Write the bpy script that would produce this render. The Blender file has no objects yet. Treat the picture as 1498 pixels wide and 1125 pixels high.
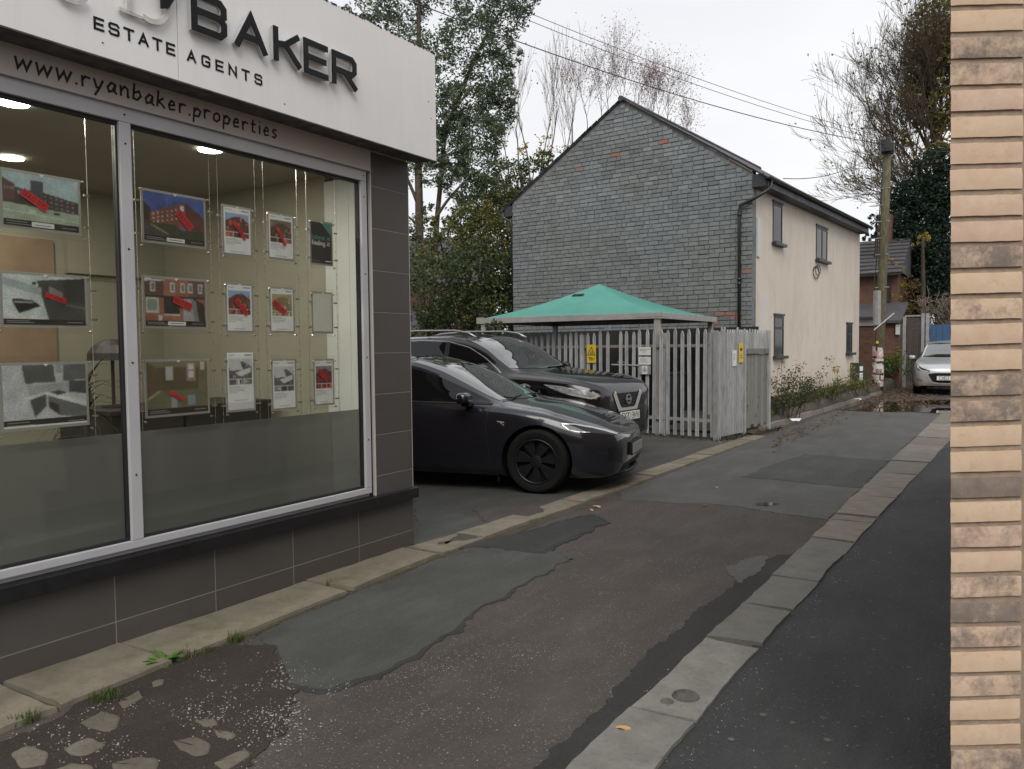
import bpy, bmesh, math, random
import numpy as np
from mathutils import Matrix, Vector, noise
from mathutils.bvhtree import BVHTree
from math import sin, cos, pi, radians, sqrt, atan2
random.seed(7); RNG = np.random.default_rng(11)
S = bpy.context.scene; COL = S.collection

# ---------------------------------------------------------------- camera
CAMZ = 1.56; F = 1150.0
RC = (Matrix.Rotation(radians(32.6), 3, 'Z') @ Matrix.Rotation(pi/2 - radians(2.7), 3, 'X') @ Matrix.Rotation(radians(-0.6), 3, 'Z'))
cd = bpy.data.cameras.new('camera'); cam = bpy.data.objects.new('camera', cd); COL.objects.link(cam)
cd.sensor_fit = 'HORIZONTAL'; cd.sensor_width = 36.0; cd.lens = F/1498*36; cd.clip_start = .05; cd.clip_end = 2000
cam.matrix_world = Matrix.Translation((0, 0, CAMZ)) @ RC.to_4x4()
S.camera = cam
# ---------------------------------------------------------------- sky and sun
SUN_EL, SUN_AZ = radians(48), radians(150)      # overcast: one very soft sun, from over the camera's right shoulder
W = bpy.data.worlds.new('World'); S.world = W; W.use_nodes = True
nt = W.node_tree; nt.nodes.clear()
out = nt.nodes.new('ShaderNodeOutputWorld'); bg = nt.nodes.new('ShaderNodeBackground')
sky = nt.nodes.new('ShaderNodeTexSky'); sky.sky_type = 'NISHITA'; sky.sun_disc = False
sky.sun_elevation = SUN_EL; sky.sun_rotation = SUN_AZ; sky.air_density = 1.0; sky.dust_density = 2.0
tc = nt.nodes.new('ShaderNodeTexCoord'); mp = nt.nodes.new('ShaderNodeMapping'); mp.inputs['Scale'].default_value = (1, 1, 2.6)
nz = nt.nodes.new('ShaderNodeTexNoise'); nz.inputs['Scale'].default_value = 1.6; nz.inputs['Detail'].default_value = 5; nz.inputs['Roughness'].default_value = .52
cr = nt.nodes.new('ShaderNodeValToRGB')
cr.color_ramp.elements[0].position = .3; cr.color_ramp.elements[0].color = (6.0, 6.1, 6.4, 1)
cr.color_ramp.elements[1].position = .68; cr.color_ramp.elements[1].color = (7.3, 7.3, 7.35, 1)
mx = nt.nodes.new('ShaderNodeMix'); mx.data_type = 'RGBA'; mx.inputs[0].default_value = .92
nt.links.new(tc.outputs['Generated'], mp.inputs[0]); nt.links.new(mp.outputs[0], nz.inputs['Vector'])
nt.links.new(nz.outputs[0], cr.inputs[0]); nt.links.new(sky.outputs[0], mx.inputs[6]); nt.links.new(cr.outputs[0], mx.inputs[7])
nt.links.new(mx.outputs[2], bg.inputs[0]); bg.inputs[1].default_value = .1; nt.links.new(bg.outputs[0], out.inputs[0])
sl = bpy.data.lights.new('sun', 'SUN'); sl.energy = 1.5; sl.angle = radians(40); sl.color = (1, .95, .88)
so = bpy.data.objects.new('sun', sl); COL.objects.link(so)
so.rotation_euler = Vector((sin(SUN_AZ)*cos(SUN_EL), cos(SUN_AZ)*cos(SUN_EL), sin(SUN_EL))).to_track_quat('Z', 'Y').to_euler()
S.view_settings.view_transform = 'Standard'; S.view_settings.look = 'None'
S.view_settings.exposure = 0.5; S.view_settings.gamma = 1.0
try: S.view_settings.use_curve_mapping = False
except Exception: pass

# ---------------------------------------------------------------- helpers
def ray(u, v): return RC @ Vector(((u-749)/F, -(v-562.5)/F, -1.0))
def gp(u, v, z=0.0):                       # the point of a level plane seen at a photo position
    d = ray(u, v); t = (z-CAMZ)/d.z; return Vector((0, 0, CAMZ)) + d*t
def pt(u, v, dist):                        # a point at a given depth
    return Vector((0, 0, CAMZ)) + ray(u, v)*dist

class MB:
    def __init__(s): s.v = []; s.f = []; s.m = []; s.c = []
    def add(s, vs, fs, mi=0, col=None):
        b = len(s.v); s.v += [tuple(p) for p in vs]
        for f in fs:
            s.f.append([b+i for i in f]); s.m.append(mi); s.c.append(col)
    def box(s, a, b, M=None, mi=0, col=None):
        x0, y0, z0 = a; x1, y1, z1 = b
        vs = [Vector(p) for p in ((x0,y0,z0),(x1,y0,z0),(x1,y1,z0),(x0,y1,z0),(x0,y0,z1),(x1,y0,z1),(x1,y1,z1),(x0,y1,z1))]
        if M is not None: vs = [M @ p for p in vs]
        s.add(vs, [(0,3,2,1),(4,5,6,7),(0,1,5,4),(1,2,6,5),(2,3,7,6),(3,0,4,7)], mi, col)
    def tube(s, pts, rad, n=6, cap=True, mi=0, col=None):
        pts = [Vector(p) for p in pts]; k = len(pts)
        if not hasattr(rad, '__len__'): rad = [rad]*k
        vs = []; up = None
        for i, p in enumerate(pts):
            t = (pts[min(i+1, k-1)] - pts[max(i-1, 0)])
            t = t.normalized() if t.length > 1e-9 else Vector((0, 0, 1))
            if up is None:
                up = Vector((0, 0, 1)) if abs(t.z) < .9 else Vector((1, 0, 0))
            a = t.cross(up); a = a.normalized() if a.length > 1e-6 else t.orthogonal().normalized()
            b = t.cross(a); up = -b if False else up
            for j in range(n):
                q = 2*pi*j/n; vs.append(p + (a*cos(q) + b*sin(q))*rad[i])
        fs = [(i*n+j, i*n+(j+1) % n, (i+1)*n+(j+1) % n, (i+1)*n+j) for i in range(k-1) for j in range(n)]
        if cap and n > 2: fs += [tuple(range(n))[::-1], tuple((k-1)*n+j for j in range(n))]
        s.add(vs, fs, mi, col)
    def lathe(s, prof, n=24, M=None, mi=0, closed=False):        # prof: (r, h) about local z
        vs = []
        for r, h in prof:
            for j in range(n): vs.append(Vector((r*cos(2*pi*j/n), r*sin(2*pi*j/n), h)))
        if M is not None: vs = [M @ p for p in vs]
        k = len(prof); rng = range(k if closed else k-1)
        fs = [(i*n+j, i*n+(j+1) % n, ((i+1) % k)*n+(j+1) % n, ((i+1) % k)*n+j) for i in rng for j in range(n)]
        if not closed: fs += [tuple(range(n))[::-1], tuple((k-1)*n+j for j in range(n))]
        s.add(vs, fs, mi)
    def prism(s, poly, d, M=None, mi=0, col=None):                # poly in local xy, thickness d along z
        n = len(poly); vs = [Vector((x, y, 0)) for x, y in poly] + [Vector((x, y, d)) for x, y in poly]
        if M is not None: vs = [M @ p for p in vs]
        s.add(vs, [tuple(range(n))[::-1], tuple(range(n, 2*n))] + [(i, (i+1) % n, n+(i+1) % n, n+i) for i in range(n)], mi, col)
    def grid(s, P, mi=0, col=None):                               # P: rows of points
        r = len(P); c = len(P[0])
        s.add([p for row in P for p in row], [(i*c+j, i*c+j+1, (i+1)*c+j+1, (i+1)*c+j) for i in range(r-1) for j in range(c-1)], mi, col)

def wmat(o):
    if o is None: return Matrix()
    return (wmat(o.parent) @ o.matrix_parent_inverse if o.parent else Matrix()) @ o.matrix_basis
def mesh_of(name, mb, mat=None, smooth=False, bevel=0, recalc=True):
    me = bpy.data.meshes.new(name)
    me.from_pydata([tuple(p) for p in mb.v], [], mb.f)
    mats = mat if isinstance(mat, (list, tuple)) else [mat]
    for m in mats:
        if m: me.materials.append(m)
    if any(mb.m): me.polygons.foreach_set('material_index', mb.m)
    if any(c is not None for c in mb.c):
        at = me.attributes.new('tint', 'FLOAT_COLOR', 'FACE')
        at.data.foreach_set('color', np.array([(c if c is not None else (0, 0, 0, 1)) for c in mb.c], dtype=np.float32).ravel())
    if recalc or bevel:
        bm = bmesh.new(); bm.from_mesh(me)
        if recalc: bmesh.ops.recalc_face_normals(bm, faces=bm.faces)
        if bevel:
            es = [e for e in bm.edges if len(e.link_faces) == 2 and e.calc_face_angle(0) > .5]
            bmesh.ops.bevel(bm, geom=es, offset=bevel, segments=2, profile=.6, affect='EDGES', clamp_overlap=True)
        bm.to_mesh(me); bm.free()
    if smooth: me.polygons.foreach_set('use_smooth', [True]*len(me.polygons))
    return me
def link(name, me, parent=None, local=False):
    o = bpy.data.objects.new(name, me); COL.objects.link(o)
    if parent is not None:
        o.parent = parent
        if not local: o.matrix_parent_inverse = wmat(parent).inverted()
    return o
def part(name, mb, mat, parent=None, smooth=False, bevel=0, local=False, recalc=True):
    return link(name, mesh_of(name, mb, mat, smooth, bevel, recalc), parent, local)
def smooth_by_angle(o, ang=35):
    me = o.data; bm = bmesh.new(); bm.from_mesh(me)
    for f in bm.faces: f.smooth = True
    for e in bm.edges:
        if len(e.link_faces) == 2 and e.calc_face_angle(0) > radians(ang): e.smooth = False
    bm.to_mesh(me); bm.free()
def tag(o, label, cat, group=None):
    o['label'] = label; o['category'] = cat
    if group: o['group'] = group
    return o
def thing(name, label, cat, loc=(0, 0, 0), rotz=0.0, group=None):
    o = bpy.data.objects.new(name, None); COL.objects.link(o); o.empty_display_size = .2
    o.location = loc; o.rotation_euler = (0, 0, rotz)
    o.matrix_basis = Matrix.Translation(loc) @ Matrix.Rotation(rotz, 4, 'Z')
    return tag(o, label, cat, group)
def struct(o): o['kind'] = 'structure'; return o
def stuff(o): o['kind'] = 'stuff'; return o
def dup_tree(o, parent=None):
    c = o.copy(); COL.objects.link(c); c.parent = parent
    for ch in [q for q in o.children]: dup_tree(ch, c)
    return c

# ---------------------------------------------------------------- materials
MATS = {}
class NT:
    def __init__(s, name):
        s.m = bpy.data.materials.new(name); s.m.use_nodes = True; s.t = s.m.node_tree; s.t.nodes.clear()
        s.o = s.t.nodes.new('ShaderNodeOutputMaterial'); s.p = s.t.nodes.new('ShaderNodeBsdfPrincipled')
        s.l(s.p.outputs[0], s.o.inputs[0]); s._pos = None
    def n(s, t, **k):
        n = s.t.nodes.new(t)
        for a, b in k.items(): setattr(n, a, b)
        return n
    def l(s, a, b): s.t.links.new(a, b)
    def pos(s, kind='Object'):
        return s.n('ShaderNodeTexCoord').outputs[kind]
    def wpos(s): return s.n('ShaderNodeNewGeometry').outputs['Position']
    def noise(s, sc, det=4, rough=.5, vec=None, dist=0):
        n = s.n('ShaderNodeTexNoise'); n.inputs['Scale'].default_value = sc; n.inputs['Detail'].default_value = det
        n.inputs['Roughness'].default_value = rough; n.inputs['Distortion'].default_value = dist
        s.l(vec if vec is not None else s.wpos(), n.inputs['Vector']); return n.outputs[0]
    def vor(s, sc, vec=None, out='Distance', feat='F1'):
        n = s.n('ShaderNodeTexVoronoi', feature=feat); n.inputs['Scale'].default_value = sc
        s.l(vec if vec is not None else s.wpos(), n.inputs['Vector']); return n.outputs[out]
    def ramp(s, x, stops):
        n = s.n('ShaderNodeValToRGB'); e = n.color_ramp.elements
        while len(e) < len(stops): e.new(.5)
        for i, (p, c) in enumerate(stops):
            e[i].position = p; e[i].color = (c, c, c, 1) if not hasattr(c, '__len__') else (*c[:3], 1)
        s.l(x, n.inputs[0]); return n.outputs[0]
    def mix(s, f, a, b, mode='MIX'):
        n = s.n('ShaderNodeMix', data_type='RGBA', blend_type=mode)
        for i, x in ((0, f), (6, a), (7, b)):
            if hasattr(x, 'links'): s.l(x, n.inputs[i])
            elif i == 0: n.inputs[0].default_value = x
            else: n.inputs[i].default_value = (*x[:3], 1) if hasattr(x, '__len__') else (x, x, x, 1)
        return n.outputs[2]
    def math(s, op, a, b=0.0):
        n = s.n('ShaderNodeMath', operation=op)
        for i, x in ((0, a), (1, b)):
            if hasattr(x, 'links'): s.l(x, n.inputs[i])
            else: n.inputs[i].default_value = x
        return n.outputs[0]
    def mapping(s, vec, sc=(1, 1, 1), loc=(0, 0, 0), rot=(0, 0, 0)):
        n = s.n('ShaderNodeMapping'); n.inputs['Scale'].default_value = sc; n.inputs['Location'].default_value = loc; n.inputs['Rotation'].default_value = rot
        s.l(vec, n.inputs[0]); return n.outputs[0]
    def bump(s, h, strength=.5, dist=.01, prev=None):
        n = s.n('ShaderNodeBump'); n.inputs['Strength'].default_value = strength; n.inputs['Distance'].default_value = dist
        s.l(h, n.inputs['Height'])
        if prev is not None: s.l(prev, n.inputs['Normal'])
        s.l(n.outputs[0], s.p.inputs['Normal']); return n.outputs[0]
    def col(s, c):
        if hasattr(c, 'links'): s.l(c, s.p.inputs['Base Color'])
        else: s.p.inputs['Base Color'].default_value = (*c[:3], 1)
    def set(s, **k):
        for a, b in k.items():
            i = s.p.inputs[{'rough': 'Roughness', 'metal': 'Metallic', 'spec': 'Specular IOR Level', 'coat': 'Coat Weight', 'coatr': 'Coat Roughness', 'trans': 'Transmission Weight', 'ior': 'IOR', 'alpha': 'Alpha', 'sss': 'Subsurface Weight'}[a]]
            if hasattr(b, 'links'): s.l(b, i)
            else: i.default_value = b
        return s

def simple(name, c, rough=.6, var=.12, sc=6, metal=0, spec=.5, bumps=0, bsc=60, coat=0):
    m = NT(name); v = m.noise(sc, 5, .6)
    m.col(m.mix(m.ramp(v, [(.3, 0.), (.7, 1.)]), [x*(1-var) for x in c], [min(1, x*(1+var)) for x in c]))
    r = m.ramp(m.noise(sc*2.3, 4), [(.3, max(0, rough-.08)), (.7, min(1, rough+.08))])
    m.set(rough=r, metal=metal, spec=spec, coat=coat)
    if bumps: m.bump(m.noise(bsc, 5, .6), bumps, .004)
    return m.m

def asphalt(name, c, speck=(.4, .37, .33), amount=.3, bumps=.6, tint=None, vs=150, blotch=.35, rough=.82):
    m = NT(name); w = m.wpos()
    big = m.noise(.9, 5, .6, w); mid = m.noise(6, 5, .65, w); fine = m.noise(180, 3, .7, w)
    base = m.mix(m.ramp(big, [(.3, 0.), (.7, 1.)]), [x*(1-blotch) for x in c], [x*(1+blotch) for x in c])
    if tint: base = m.mix(m.ramp(m.noise(.6, 3, .5, m.mapping(w, loc=(7, 3, 0))), [(.42, 0.), (.65, .8)]), base, tint)
    base = m.mix(m.ramp(mid, [(.35, .0), (.75, .45)]), base, [x*.62 for x in c])
    base = m.mix(m.ramp(m.noise(55, 4, .8, w), [(.42, .0), (.66, .55)]), base, [x*.42 for x in c])
    base = m.mix(m.ramp(fine, [(.38, .0), (.7, .5)]), base, [min(1, x*1.9) for x in c])
    base = m.mix(m.ramp(m.noise(2.3, 6, .7, m.mapping(w, sc=(1.6, .5, 1), loc=(3, 1, 0))), [(.46, .0), (.72, .55)]), base, [min(1, x*1.75) for x in c])
    cell = m.vor(vs, w); cellc = m.vor(vs, w, 'Color')
    cl = m.ramp(m.noise(3.2, 4, .65, m.mapping(w, loc=(11, 5, 0))), [(.38, .12), (.66, 1.)])
    sel = m.math('MULTIPLY', cl, m.math('MULTIPLY', m.ramp(cell, [(.2, 1.), (.42, 0.)]), m.ramp(cellc, [(1-amount-.02, 0.), (1-amount+.02, 1.)])))
    base = m.mix(m.math('MULTIPLY', sel, .85), base, speck)
    m.col(base); m.set(rough=rough, spec=.28)
    h = m.math('ADD', m.math('MULTIPLY', m.ramp(cell, [(0, 1.), (.5, 0.)]), .6), m.noise(60, 5, .7, w))
    m.bump(h, bumps, .006)
    return m.m

M = {}
M['road'] = asphalt('road aggregate asphalt', (.060, .053, .048), (.30, .275, .25), .30, 1.0, (.062, .052, .047), vs=85)
M['dirt'] = asphalt('dirt and chippings', (.030, .025, .021), (.20, .18, .16), .16, 1.0, vs=80)
M['patch'] = asphalt('old grey tarmac patch', (.054, .0555, .052), (.2, .2, .19), .12, .5, vs=110, blotch=.3)
M['patchfar'] = asphalt('far tarmac', (.068, .068, .064), (.2, .2, .19), .12, .5, vs=80, blotch=.32, rough=.66)
M['patchdark'] = asphalt('dark tarmac patch', (.032, .032, .032), (.14, .14, .13), .06, .4, vs=170)
M['path'] = asphalt('new black tarmac', (.033, .0335, .0345), (.19, .19, .18), .2, 1.0, vs=62, blotch=.6, rough=.7)
M['seam'] = asphalt('black sealing tarmac', (.028, .027, .026), (.12, .12, .11), .08, .7, vs=150)
M['carpark'] = asphalt('car park tarmac', (.05, .05, .047), (.22, .2, .18), .12, .5, (.06, .052, .045), vs=130)
M['ground'] = simple('bare ground', (.055, .048, .035), .95, .3, 1.5)
M['verge'] = simple('verge soil', (.05, .042, .03), .95, .35, 5, bumps=.8, bsc=30)

def stone(name, c, moss=.0, dark=.25):
    m = NT(name); w = m.wpos(); oi = m.n('ShaderNodeObjectInfo')
    a = m.mix(m.ramp(oi.outputs['Random'], [(0, 0.), (1, 1.)]), [x*.8 for x in c], [x*1.18 for x in c])
    a = m.mix(m.ramp(m.noise(7, 6, .65, w), [(.35, 0.), (.7, .6)]), a, [x*.55 for x in c])
    a = m.mix(m.ramp(m.noise(38, 4, .6, w), [(.55, 0.), (.75, .5)]), a, [x*.4 for x in c])
    a = m.mix(m.ramp(m.noise(90, 2, .6, w), [(.6, 0.), (.8, .35)]), a, [min(1, x*1.5) for x in c])
    if moss: a = m.mix(m.ramp(m.noise(3.1, 5, .7, w), [(.5, 0.), (.68, moss)]), a, (.07, .085, .025))
    m.col(a); m.set(rough=.85, spec=.3)
    m.bump(m.math('ADD', m.noise(14, 6, .7, w), m.math('MULTIPLY', m.noise(120, 3, .6, w), .3)), .55, .012)
    return m.m
M['kerbstone'] = stone('sandstone kerb', (.20, .175, .135), .55)
M['kerbgrey'] = stone('grey stone kerb', (.18, .176, .16), .0)
M['kerbbrown'] = stone('brown stone kerb', (.20, .18, .15), .0)
M['sett'] = stone('worn sett stone', (.135, .12, .098), .0)
M['pebble'] = simple('loose chippings', (.26, .24, .22), .8, .5, 40)

# shop
def tile_mat():
    m = NT('grey porcelain tile'); w = m.wpos(); oi = m.n('ShaderNodeObjectInfo')
    a = m.mix(oi.outputs['Random'], (.078, .0715, .067), (.092, .085, .081))
    a = m.mix(m.ramp(m.noise(2.4, 5, .65, w), [(.4, 0.), (.75, .45)]), a, (.055, .051, .047))
    z = m.n('ShaderNodeSeparateXYZ'); m.l(w, z.inputs[0])
    sp = m.math('MULTIPLY', m.ramp(z.outputs[2], [(0.0, 1.), (.2, 0.)]), m.ramp(m.noise(9, 6, .7, w), [(.35, 0.), (.75, .7)]))
    a = m.mix(sp, a, (.075, .06, .045))
    m.col(a); m.set(rough=m.ramp(m.noise(30, 3, .5, w), [(.3, .36), (.7, .5)]), spec=.4); m.bump(m.noise(220, 3, .6, w), .05, .002)
    return m.m
M['tile'] = tile_mat()
M['grout'] = simple('pale grout', (.23, .215, .2), .9)
M['sill'] = simple('black sill', (.010, .010, .011), .45, .3, 8)
M['frame'] = simple('grey powder coated aluminium', (.46, .455, .475), .42, .06, 3)
M['framedark'] = simple('dark aluminium', (.012, .012, .013), .5)
M['trim'] = simple('pale metal edge trim', (.55, .52, .5), .4, .05, 3)
M['gasket'] = simple('black rubber gasket', (.012, .013, .015), .6)
def signboard(name, c, streak):
    m = NT(name); w = m.wpos()
    a = m.mix(m.ramp(m.noise(1.2, 4, .6, w), [(.35, 0.), (.7, 1.)]), [x*.95 for x in c], [min(1, x*1.03) for x in c])
    st = m.noise(7, 5, .7, m.mapping(w, sc=(1, 3.2, .22)))
    z = m.n('ShaderNodeSeparateXYZ'); m.l(w, z.inputs[0])
    g = m.math('MULTIPLY', m.ramp(st, [(.5, 0.), (.75, 1.)]), streak)
    a = m.mix(m.math('MULTIPLY', g, .5), a, [x*.75 for x in c])
    ed = m.math('MULTIPLY', m.ramp(m.noise(24, 5, .7, w), [(.45, 0.), (.62, 1.)]), m.ramp(m.math('SUBTRACT', z.outputs[2], 2.7), [(1.055, 0.), (1.1, .8)]) if False else 0.0)
    m.col(a); m.set(rough=.42, spec=.45); m.bump(m.noise(3, 3, .5, w), .06, .02)
    return m.m
M['sign'] = signboard('white sign panel', (.80, .795, .79), .35)
M['signgrime'] = simple('grimy sign edge', (.075, .07, .06), .8, .6, 14)
M['signunder'] = simple('dirty grey soffit', (.10, .097, .09), .8, .5, 9)
M['urlboard'] = signboard('off white board', (.58, .53, .50), .25)
M['letter'] = simple('black acrylic letter', (.005, .005, .006), .45, spec=.25)
M['letterback'] = simple('frosted letter return', (.42, .42, .42), .35)
M['vinyl'] = simple('black vinyl lettering', (.02, .018, .018), .5)
M['emblem'] = simple('scuffed silver emblem', (.5, .49, .47), .4, .3, 20)

def glass_mat(name, tint=(.93, .95, .94), refl=.10):
    m = NT(name); t = m.t; t.nodes.remove(m.p)
    tr = m.n('ShaderNodeBsdfTransparent'); tr.inputs[0].default_value = (*tint, 1)
    gl = m.n('ShaderNodeBsdfGlossy'); gl.inputs['Roughness'].default_value = .012; gl.inputs[0].default_value = (1, 1, 1, 1)
    lw = m.n('ShaderNodeLayerWeight'); lw.inputs[0].default_value = .5
    f = m.math('ADD', refl, m.math('MULTIPLY', m.math('POWER', lw.outputs['Facing'], 4.0), .6))
    mxn = m.n('ShaderNodeMixShader'); m.l(f, mxn.inputs[0]); m.l(tr.outputs[0], mxn.inputs[1]); m.l(gl.outputs[0], mxn.inputs[2])
    m.l(mxn.outputs[0], m.o.inputs[0]); return m.m
M['glass'] = glass_mat('shop window glass', (.955, .965, .95), .028)
M['acrylic'] = glass_mat('clear acrylic', (.98, .98, .975), .010)
def frost():
    m = NT('frosted privacy film'); t = m.t; t.nodes.remove(m.p)
    df = m.n('ShaderNodeBsdfDiffuse'); df.inputs[0].default_value = (.15, .157, .155, 1)
    tl = m.n('ShaderNodeBsdfTranslucent'); tl.inputs[0].default_value = (.30, .31, .31, 1)
    rf = m.n('ShaderNodeBsdfRefraction'); rf.inputs['Roughness'].default_value = .32; rf.inputs['IOR'].default_value = 1.05; rf.inputs[0].default_value = (.5, .52, .5, 1)
    gl = m.n('ShaderNodeBsdfGlossy'); gl.inputs['Roughness'].default_value = .07; gl.inputs[0].default_value = (1, 1, 1, 1)
    fr = m.n('ShaderNodeFresnel'); fr.inputs[0].default_value = 1.5
    a = m.n('ShaderNodeMixShader'); a.inputs[0].default_value = .45; m.l(df.outputs[0], a.inputs[1]); m.l(tl.outputs[0], a.inputs[2])
    b = m.n('ShaderNodeMixShader'); b.inputs[0].default_value = .28; m.l(a.outputs[0], b.inputs[1]); m.l(rf.outputs[0], b.inputs[2])
    lw = m.n('ShaderNodeLayerWeight'); lw.inputs[0].default_value = .5; ff = m.math('ADD', .03, m.math('MULTIPLY', m.math('POWER', lw.outputs['Facing'], 4.0), .5))
    c = m.n('ShaderNodeMixShader'); m.l(ff, c.inputs[0]); m.l(b.outputs[0], c.inputs[1]); m.l(gl.outputs[0], c.inputs[2])
    m.l(c.outputs[0], m.o.inputs[0]); return m.m
M['frost'] = frost()
M['roomwall'] = simple('olive cream room wall', (.275, .268, .21), .8, .06, 2)
M['roomceil'] = simple('ceiling', (.30, .285, .225), .85, .05, 2)
M['roomfloor'] = simple('room carpet', (.08, .08, .085), .95)
M['upvc'] = simple('white panel', (.50, .52, .50), .4, .05, 3)
M['blackwood'] = simple('black furniture', (.02, .019, .019), .5, .3, 5)
M['tan'] = simple('tan board', (.22, .155, .10), .7, .15, 4)
M['navy'] = simple('navy fabric', (.012, .016, .05), .9)
def emis(name, c, s):
    m = NT(name); m.col(c); m.p.inputs['Emission Color'].default_value = (*c, 1); m.p.inputs['Emission Strength'].default_value = s; return m.m
M['lamp'] = emis('lit downlight', (1, .97, .88), 9.0)
M['print'] = None
def tintmat(name, rough=.55, spec=.4, mul=1.0):
    m = NT(name); a = m.n('ShaderNodeAttribute'); a.attribute_name = 'tint'; a.attribute_type = 'GEOMETRY'
    m.col(m.mix(1.0, a.outputs['Color'], (mul, mul, mul), 'MULTIPLY')); m.set(rough=rough, spec=spec); return m.m
M['print'] = tintmat('printed paper', .5)
M['paper'] = simple('white paper', (.72, .72, .72), .6, .03, 3)
M['sticker'] = simple('red sticker', (.52, .025, .03), .45, .08, 8)
M['stickertext'] = simple('dark sticker lettering', (.10, .006, .008), .6)
M['pocket'] = simple('grey poster surround', (.34, .335, .315), .5, .06, 5)
M['steel'] = simple('brushed steel', (.6, .58, .55), .3, .1, 20, metal=1)
M['leafindoor'] = simple('dark spiky leaf', (.016, .021, .011), .8, spec=.1)

# metals, paint, timber
M['galv'] = simple('galvanised steel', (.30, .305, .31), .5, .22, 7, metal=.25, spec=.5)
def pale_mat():
    m = NT('weathered grey paling'); w = m.wpos(); oi = m.n('ShaderNodeObjectInfo')
    a = m.mix(oi.outputs['Random'], (.28, .29, .298), (.41, .418, .42))
    a = m.mix(m.ramp(m.noise(5, 6, .7, m.mapping(w, sc=(3, 3, .8))), [(.42, 0.), (.75, .7)]), a, (.13, .13, .12))
    a = m.mix(m.ramp(m.noise(17, 4, .65, w), [(.66, 0.), (.72, .8)]), a, (.16, .07, .03))
    m.col(a); m.set(rough=.6, spec=.4, metal=.1); m.bump(m.noise(50, 4, .6, w), .2, .003); return m.m
M['pale'] = pale_mat()
def plank_mat():
    m = NT('grey painted plank'); w = m.wpos(); oi = m.n('ShaderNodeObjectInfo')
    a = m.mix(oi.outputs['Random'], (.17, .172, .155), (.25, .245, .215))
    a = m.mix(m.ramp(m.noise(9, 6, .75, m.mapping(w, sc=(4, 4, .5))), [(.4, 0.), (.7, .6)]), a, (.12, .115, .10))
    pk = m.noise(6.5, 5, .6, m.mapping(w, sc=(1.6, 1.6, .7)))
    a = m.mix(m.ramp(pk, [(.63, 0.), (.67, 1.)]), a, (.035, .03, .022))
    m.col(a); m.set(rough=.75, spec=.3); m.bump(pk, .4, .004); return m.m
M['plank'] = plank_mat()
M['rust'] = simple('rusty rail', (.19, .15, .12), .75, .4, 12)
M['green'] = None
def canopy_mat():
    m = NT('green fibreglass'); w = m.wpos()
    a = m.mix(m.ramp(m.noise(1.4, 4, .6, w), [(.35, 0.), (.7, 1.)]), (.062, .245, .20), (.085, .30, .245))
    a = m.mix(m.ramp(m.noise(6, 6, .75, w), [(.5, 0.), (.8, .5)]), a, (.11, .22, .16))
    m.col(a); m.set(rough=.5, spec=.4); m.bump(m.noise(30, 3, .5, w), .08, .003); return m.m
M['green'] = canopy_mat()
M['canopyframe'] = simple('pale grey canopy beam', (.30, .29, .28), .55, .14, 6)
M['shadedark'] = simple('painted shade under canopy', (.02, .02, .02), .9)  # near-black colour stands in for the shade inside the shelter

# house
def wallbrick(name, stuffed):
    m = NT(name); w = m.wpos()
    if stuffed:
        at = m.n('ShaderNodeAttribute'); at.attribute_name = 'tint'; c = at.outputs['Color']
    else: c = m.n('ShaderNodeObjectInfo').outputs['Color']
    sep = m.n('ShaderNodeSeparateColor'); m.l(c, sep.inputs[0])      # r: lightness, g: red brick showing
    a = m.mix(sep.outputs[0], (.145, .155, .163), (.245, .262, .272))
    gr = m.ramp(m.noise(.55, 4, .6, w), [(.42, 0.), (.62, .75)])
    a = m.mix(gr, a, m.mix(sep.outputs[0], (.135, .142, .13), (.22, .232, .215)))
    a = m.mix(m.ramp(m.noise(9, 5, .7, w), [(.5, 0.), (.78, .55)]), a, (.085, .088, .088))
    red = m.mix(m.noise(14, 3, .5, w), (.27, .10, .065), (.36, .15, .10))
    a = m.mix(sep.outputs[1], a, red)
    m.col(a); m.set(rough=.8, spec=.25); m.bump(m.noise(30, 5, .65, w), .5, .01); return m.m
M['gbrick'] = wallbrick('grey painted brick', False); M['gbricks'] = wallbrick('grey painted brickwork', True)
M['gmortar'] = simple('dark recessed mortar', (.15, .157, .16), .95, .35, 3)
def render_mat():
    m = NT('cream masonry render'); w = m.wpos(); z = m.n('ShaderNodeSeparateXYZ'); m.l(w, z.inputs[0])
    a = m.mix(m.ramp(m.noise(.5, 5, .6, w), [(.35, 0.), (.7, 1.)]), (.60, .53, .455), (.665, .59, .51))
    a = m.mix(m.ramp(m.noise(2.2, 6, .75, m.mapping(w, sc=(1, 1, .35))), [(.48, 0.), (.78, .5)]), a, (.36, .31, .25))
    sp = m.math('MULTIPLY', m.ramp(z.outputs[2], [(.25, 1.), (1.0, 0.)]), m.ramp(m.noise(5, 6, .7, w), [(.35, 0.), (.7, .75)]))
    a = m.mix(sp, a, (.28, .23, .17))
    m.col(a); m.set(rough=.85, spec=.25); m.bump(m.noise(60, 4, .6, w), .2, .006); return m.m
M['render'] = render_mat()
M['renderpatch'] = simple('paler render patch', (.60, .55, .50), .85, .05, 3)
M['soffit'] = simple('dark fascia board', (.028, .03, .034), .55, .25, 3)
M['gutter'] = simple('black gutter pipe', (.016, .017, .018), .4, .25, 5)
M['slate'] = simple('roof slate', (.055, .052, .056), .7, .3, 4, bumps=.4, bsc=8)
M['winframe'] = simple('brown window frame', (.03, .027, .026), .5)
def darkglass(name, c=(.012, .013, .014), rough=.03, spec=.6, coat=.6):
    m = NT(name); m.col(c); m.set(rough=rough, spec=spec, coat=coat, coatr=.02); return m.m
M['pane'] = darkglass('house window pane', (.016, .017, .019), .08, .2, .0)
M['plinth'] = simple('brick plinth', (.12, .075, .05), .9, .35, 9)
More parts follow.
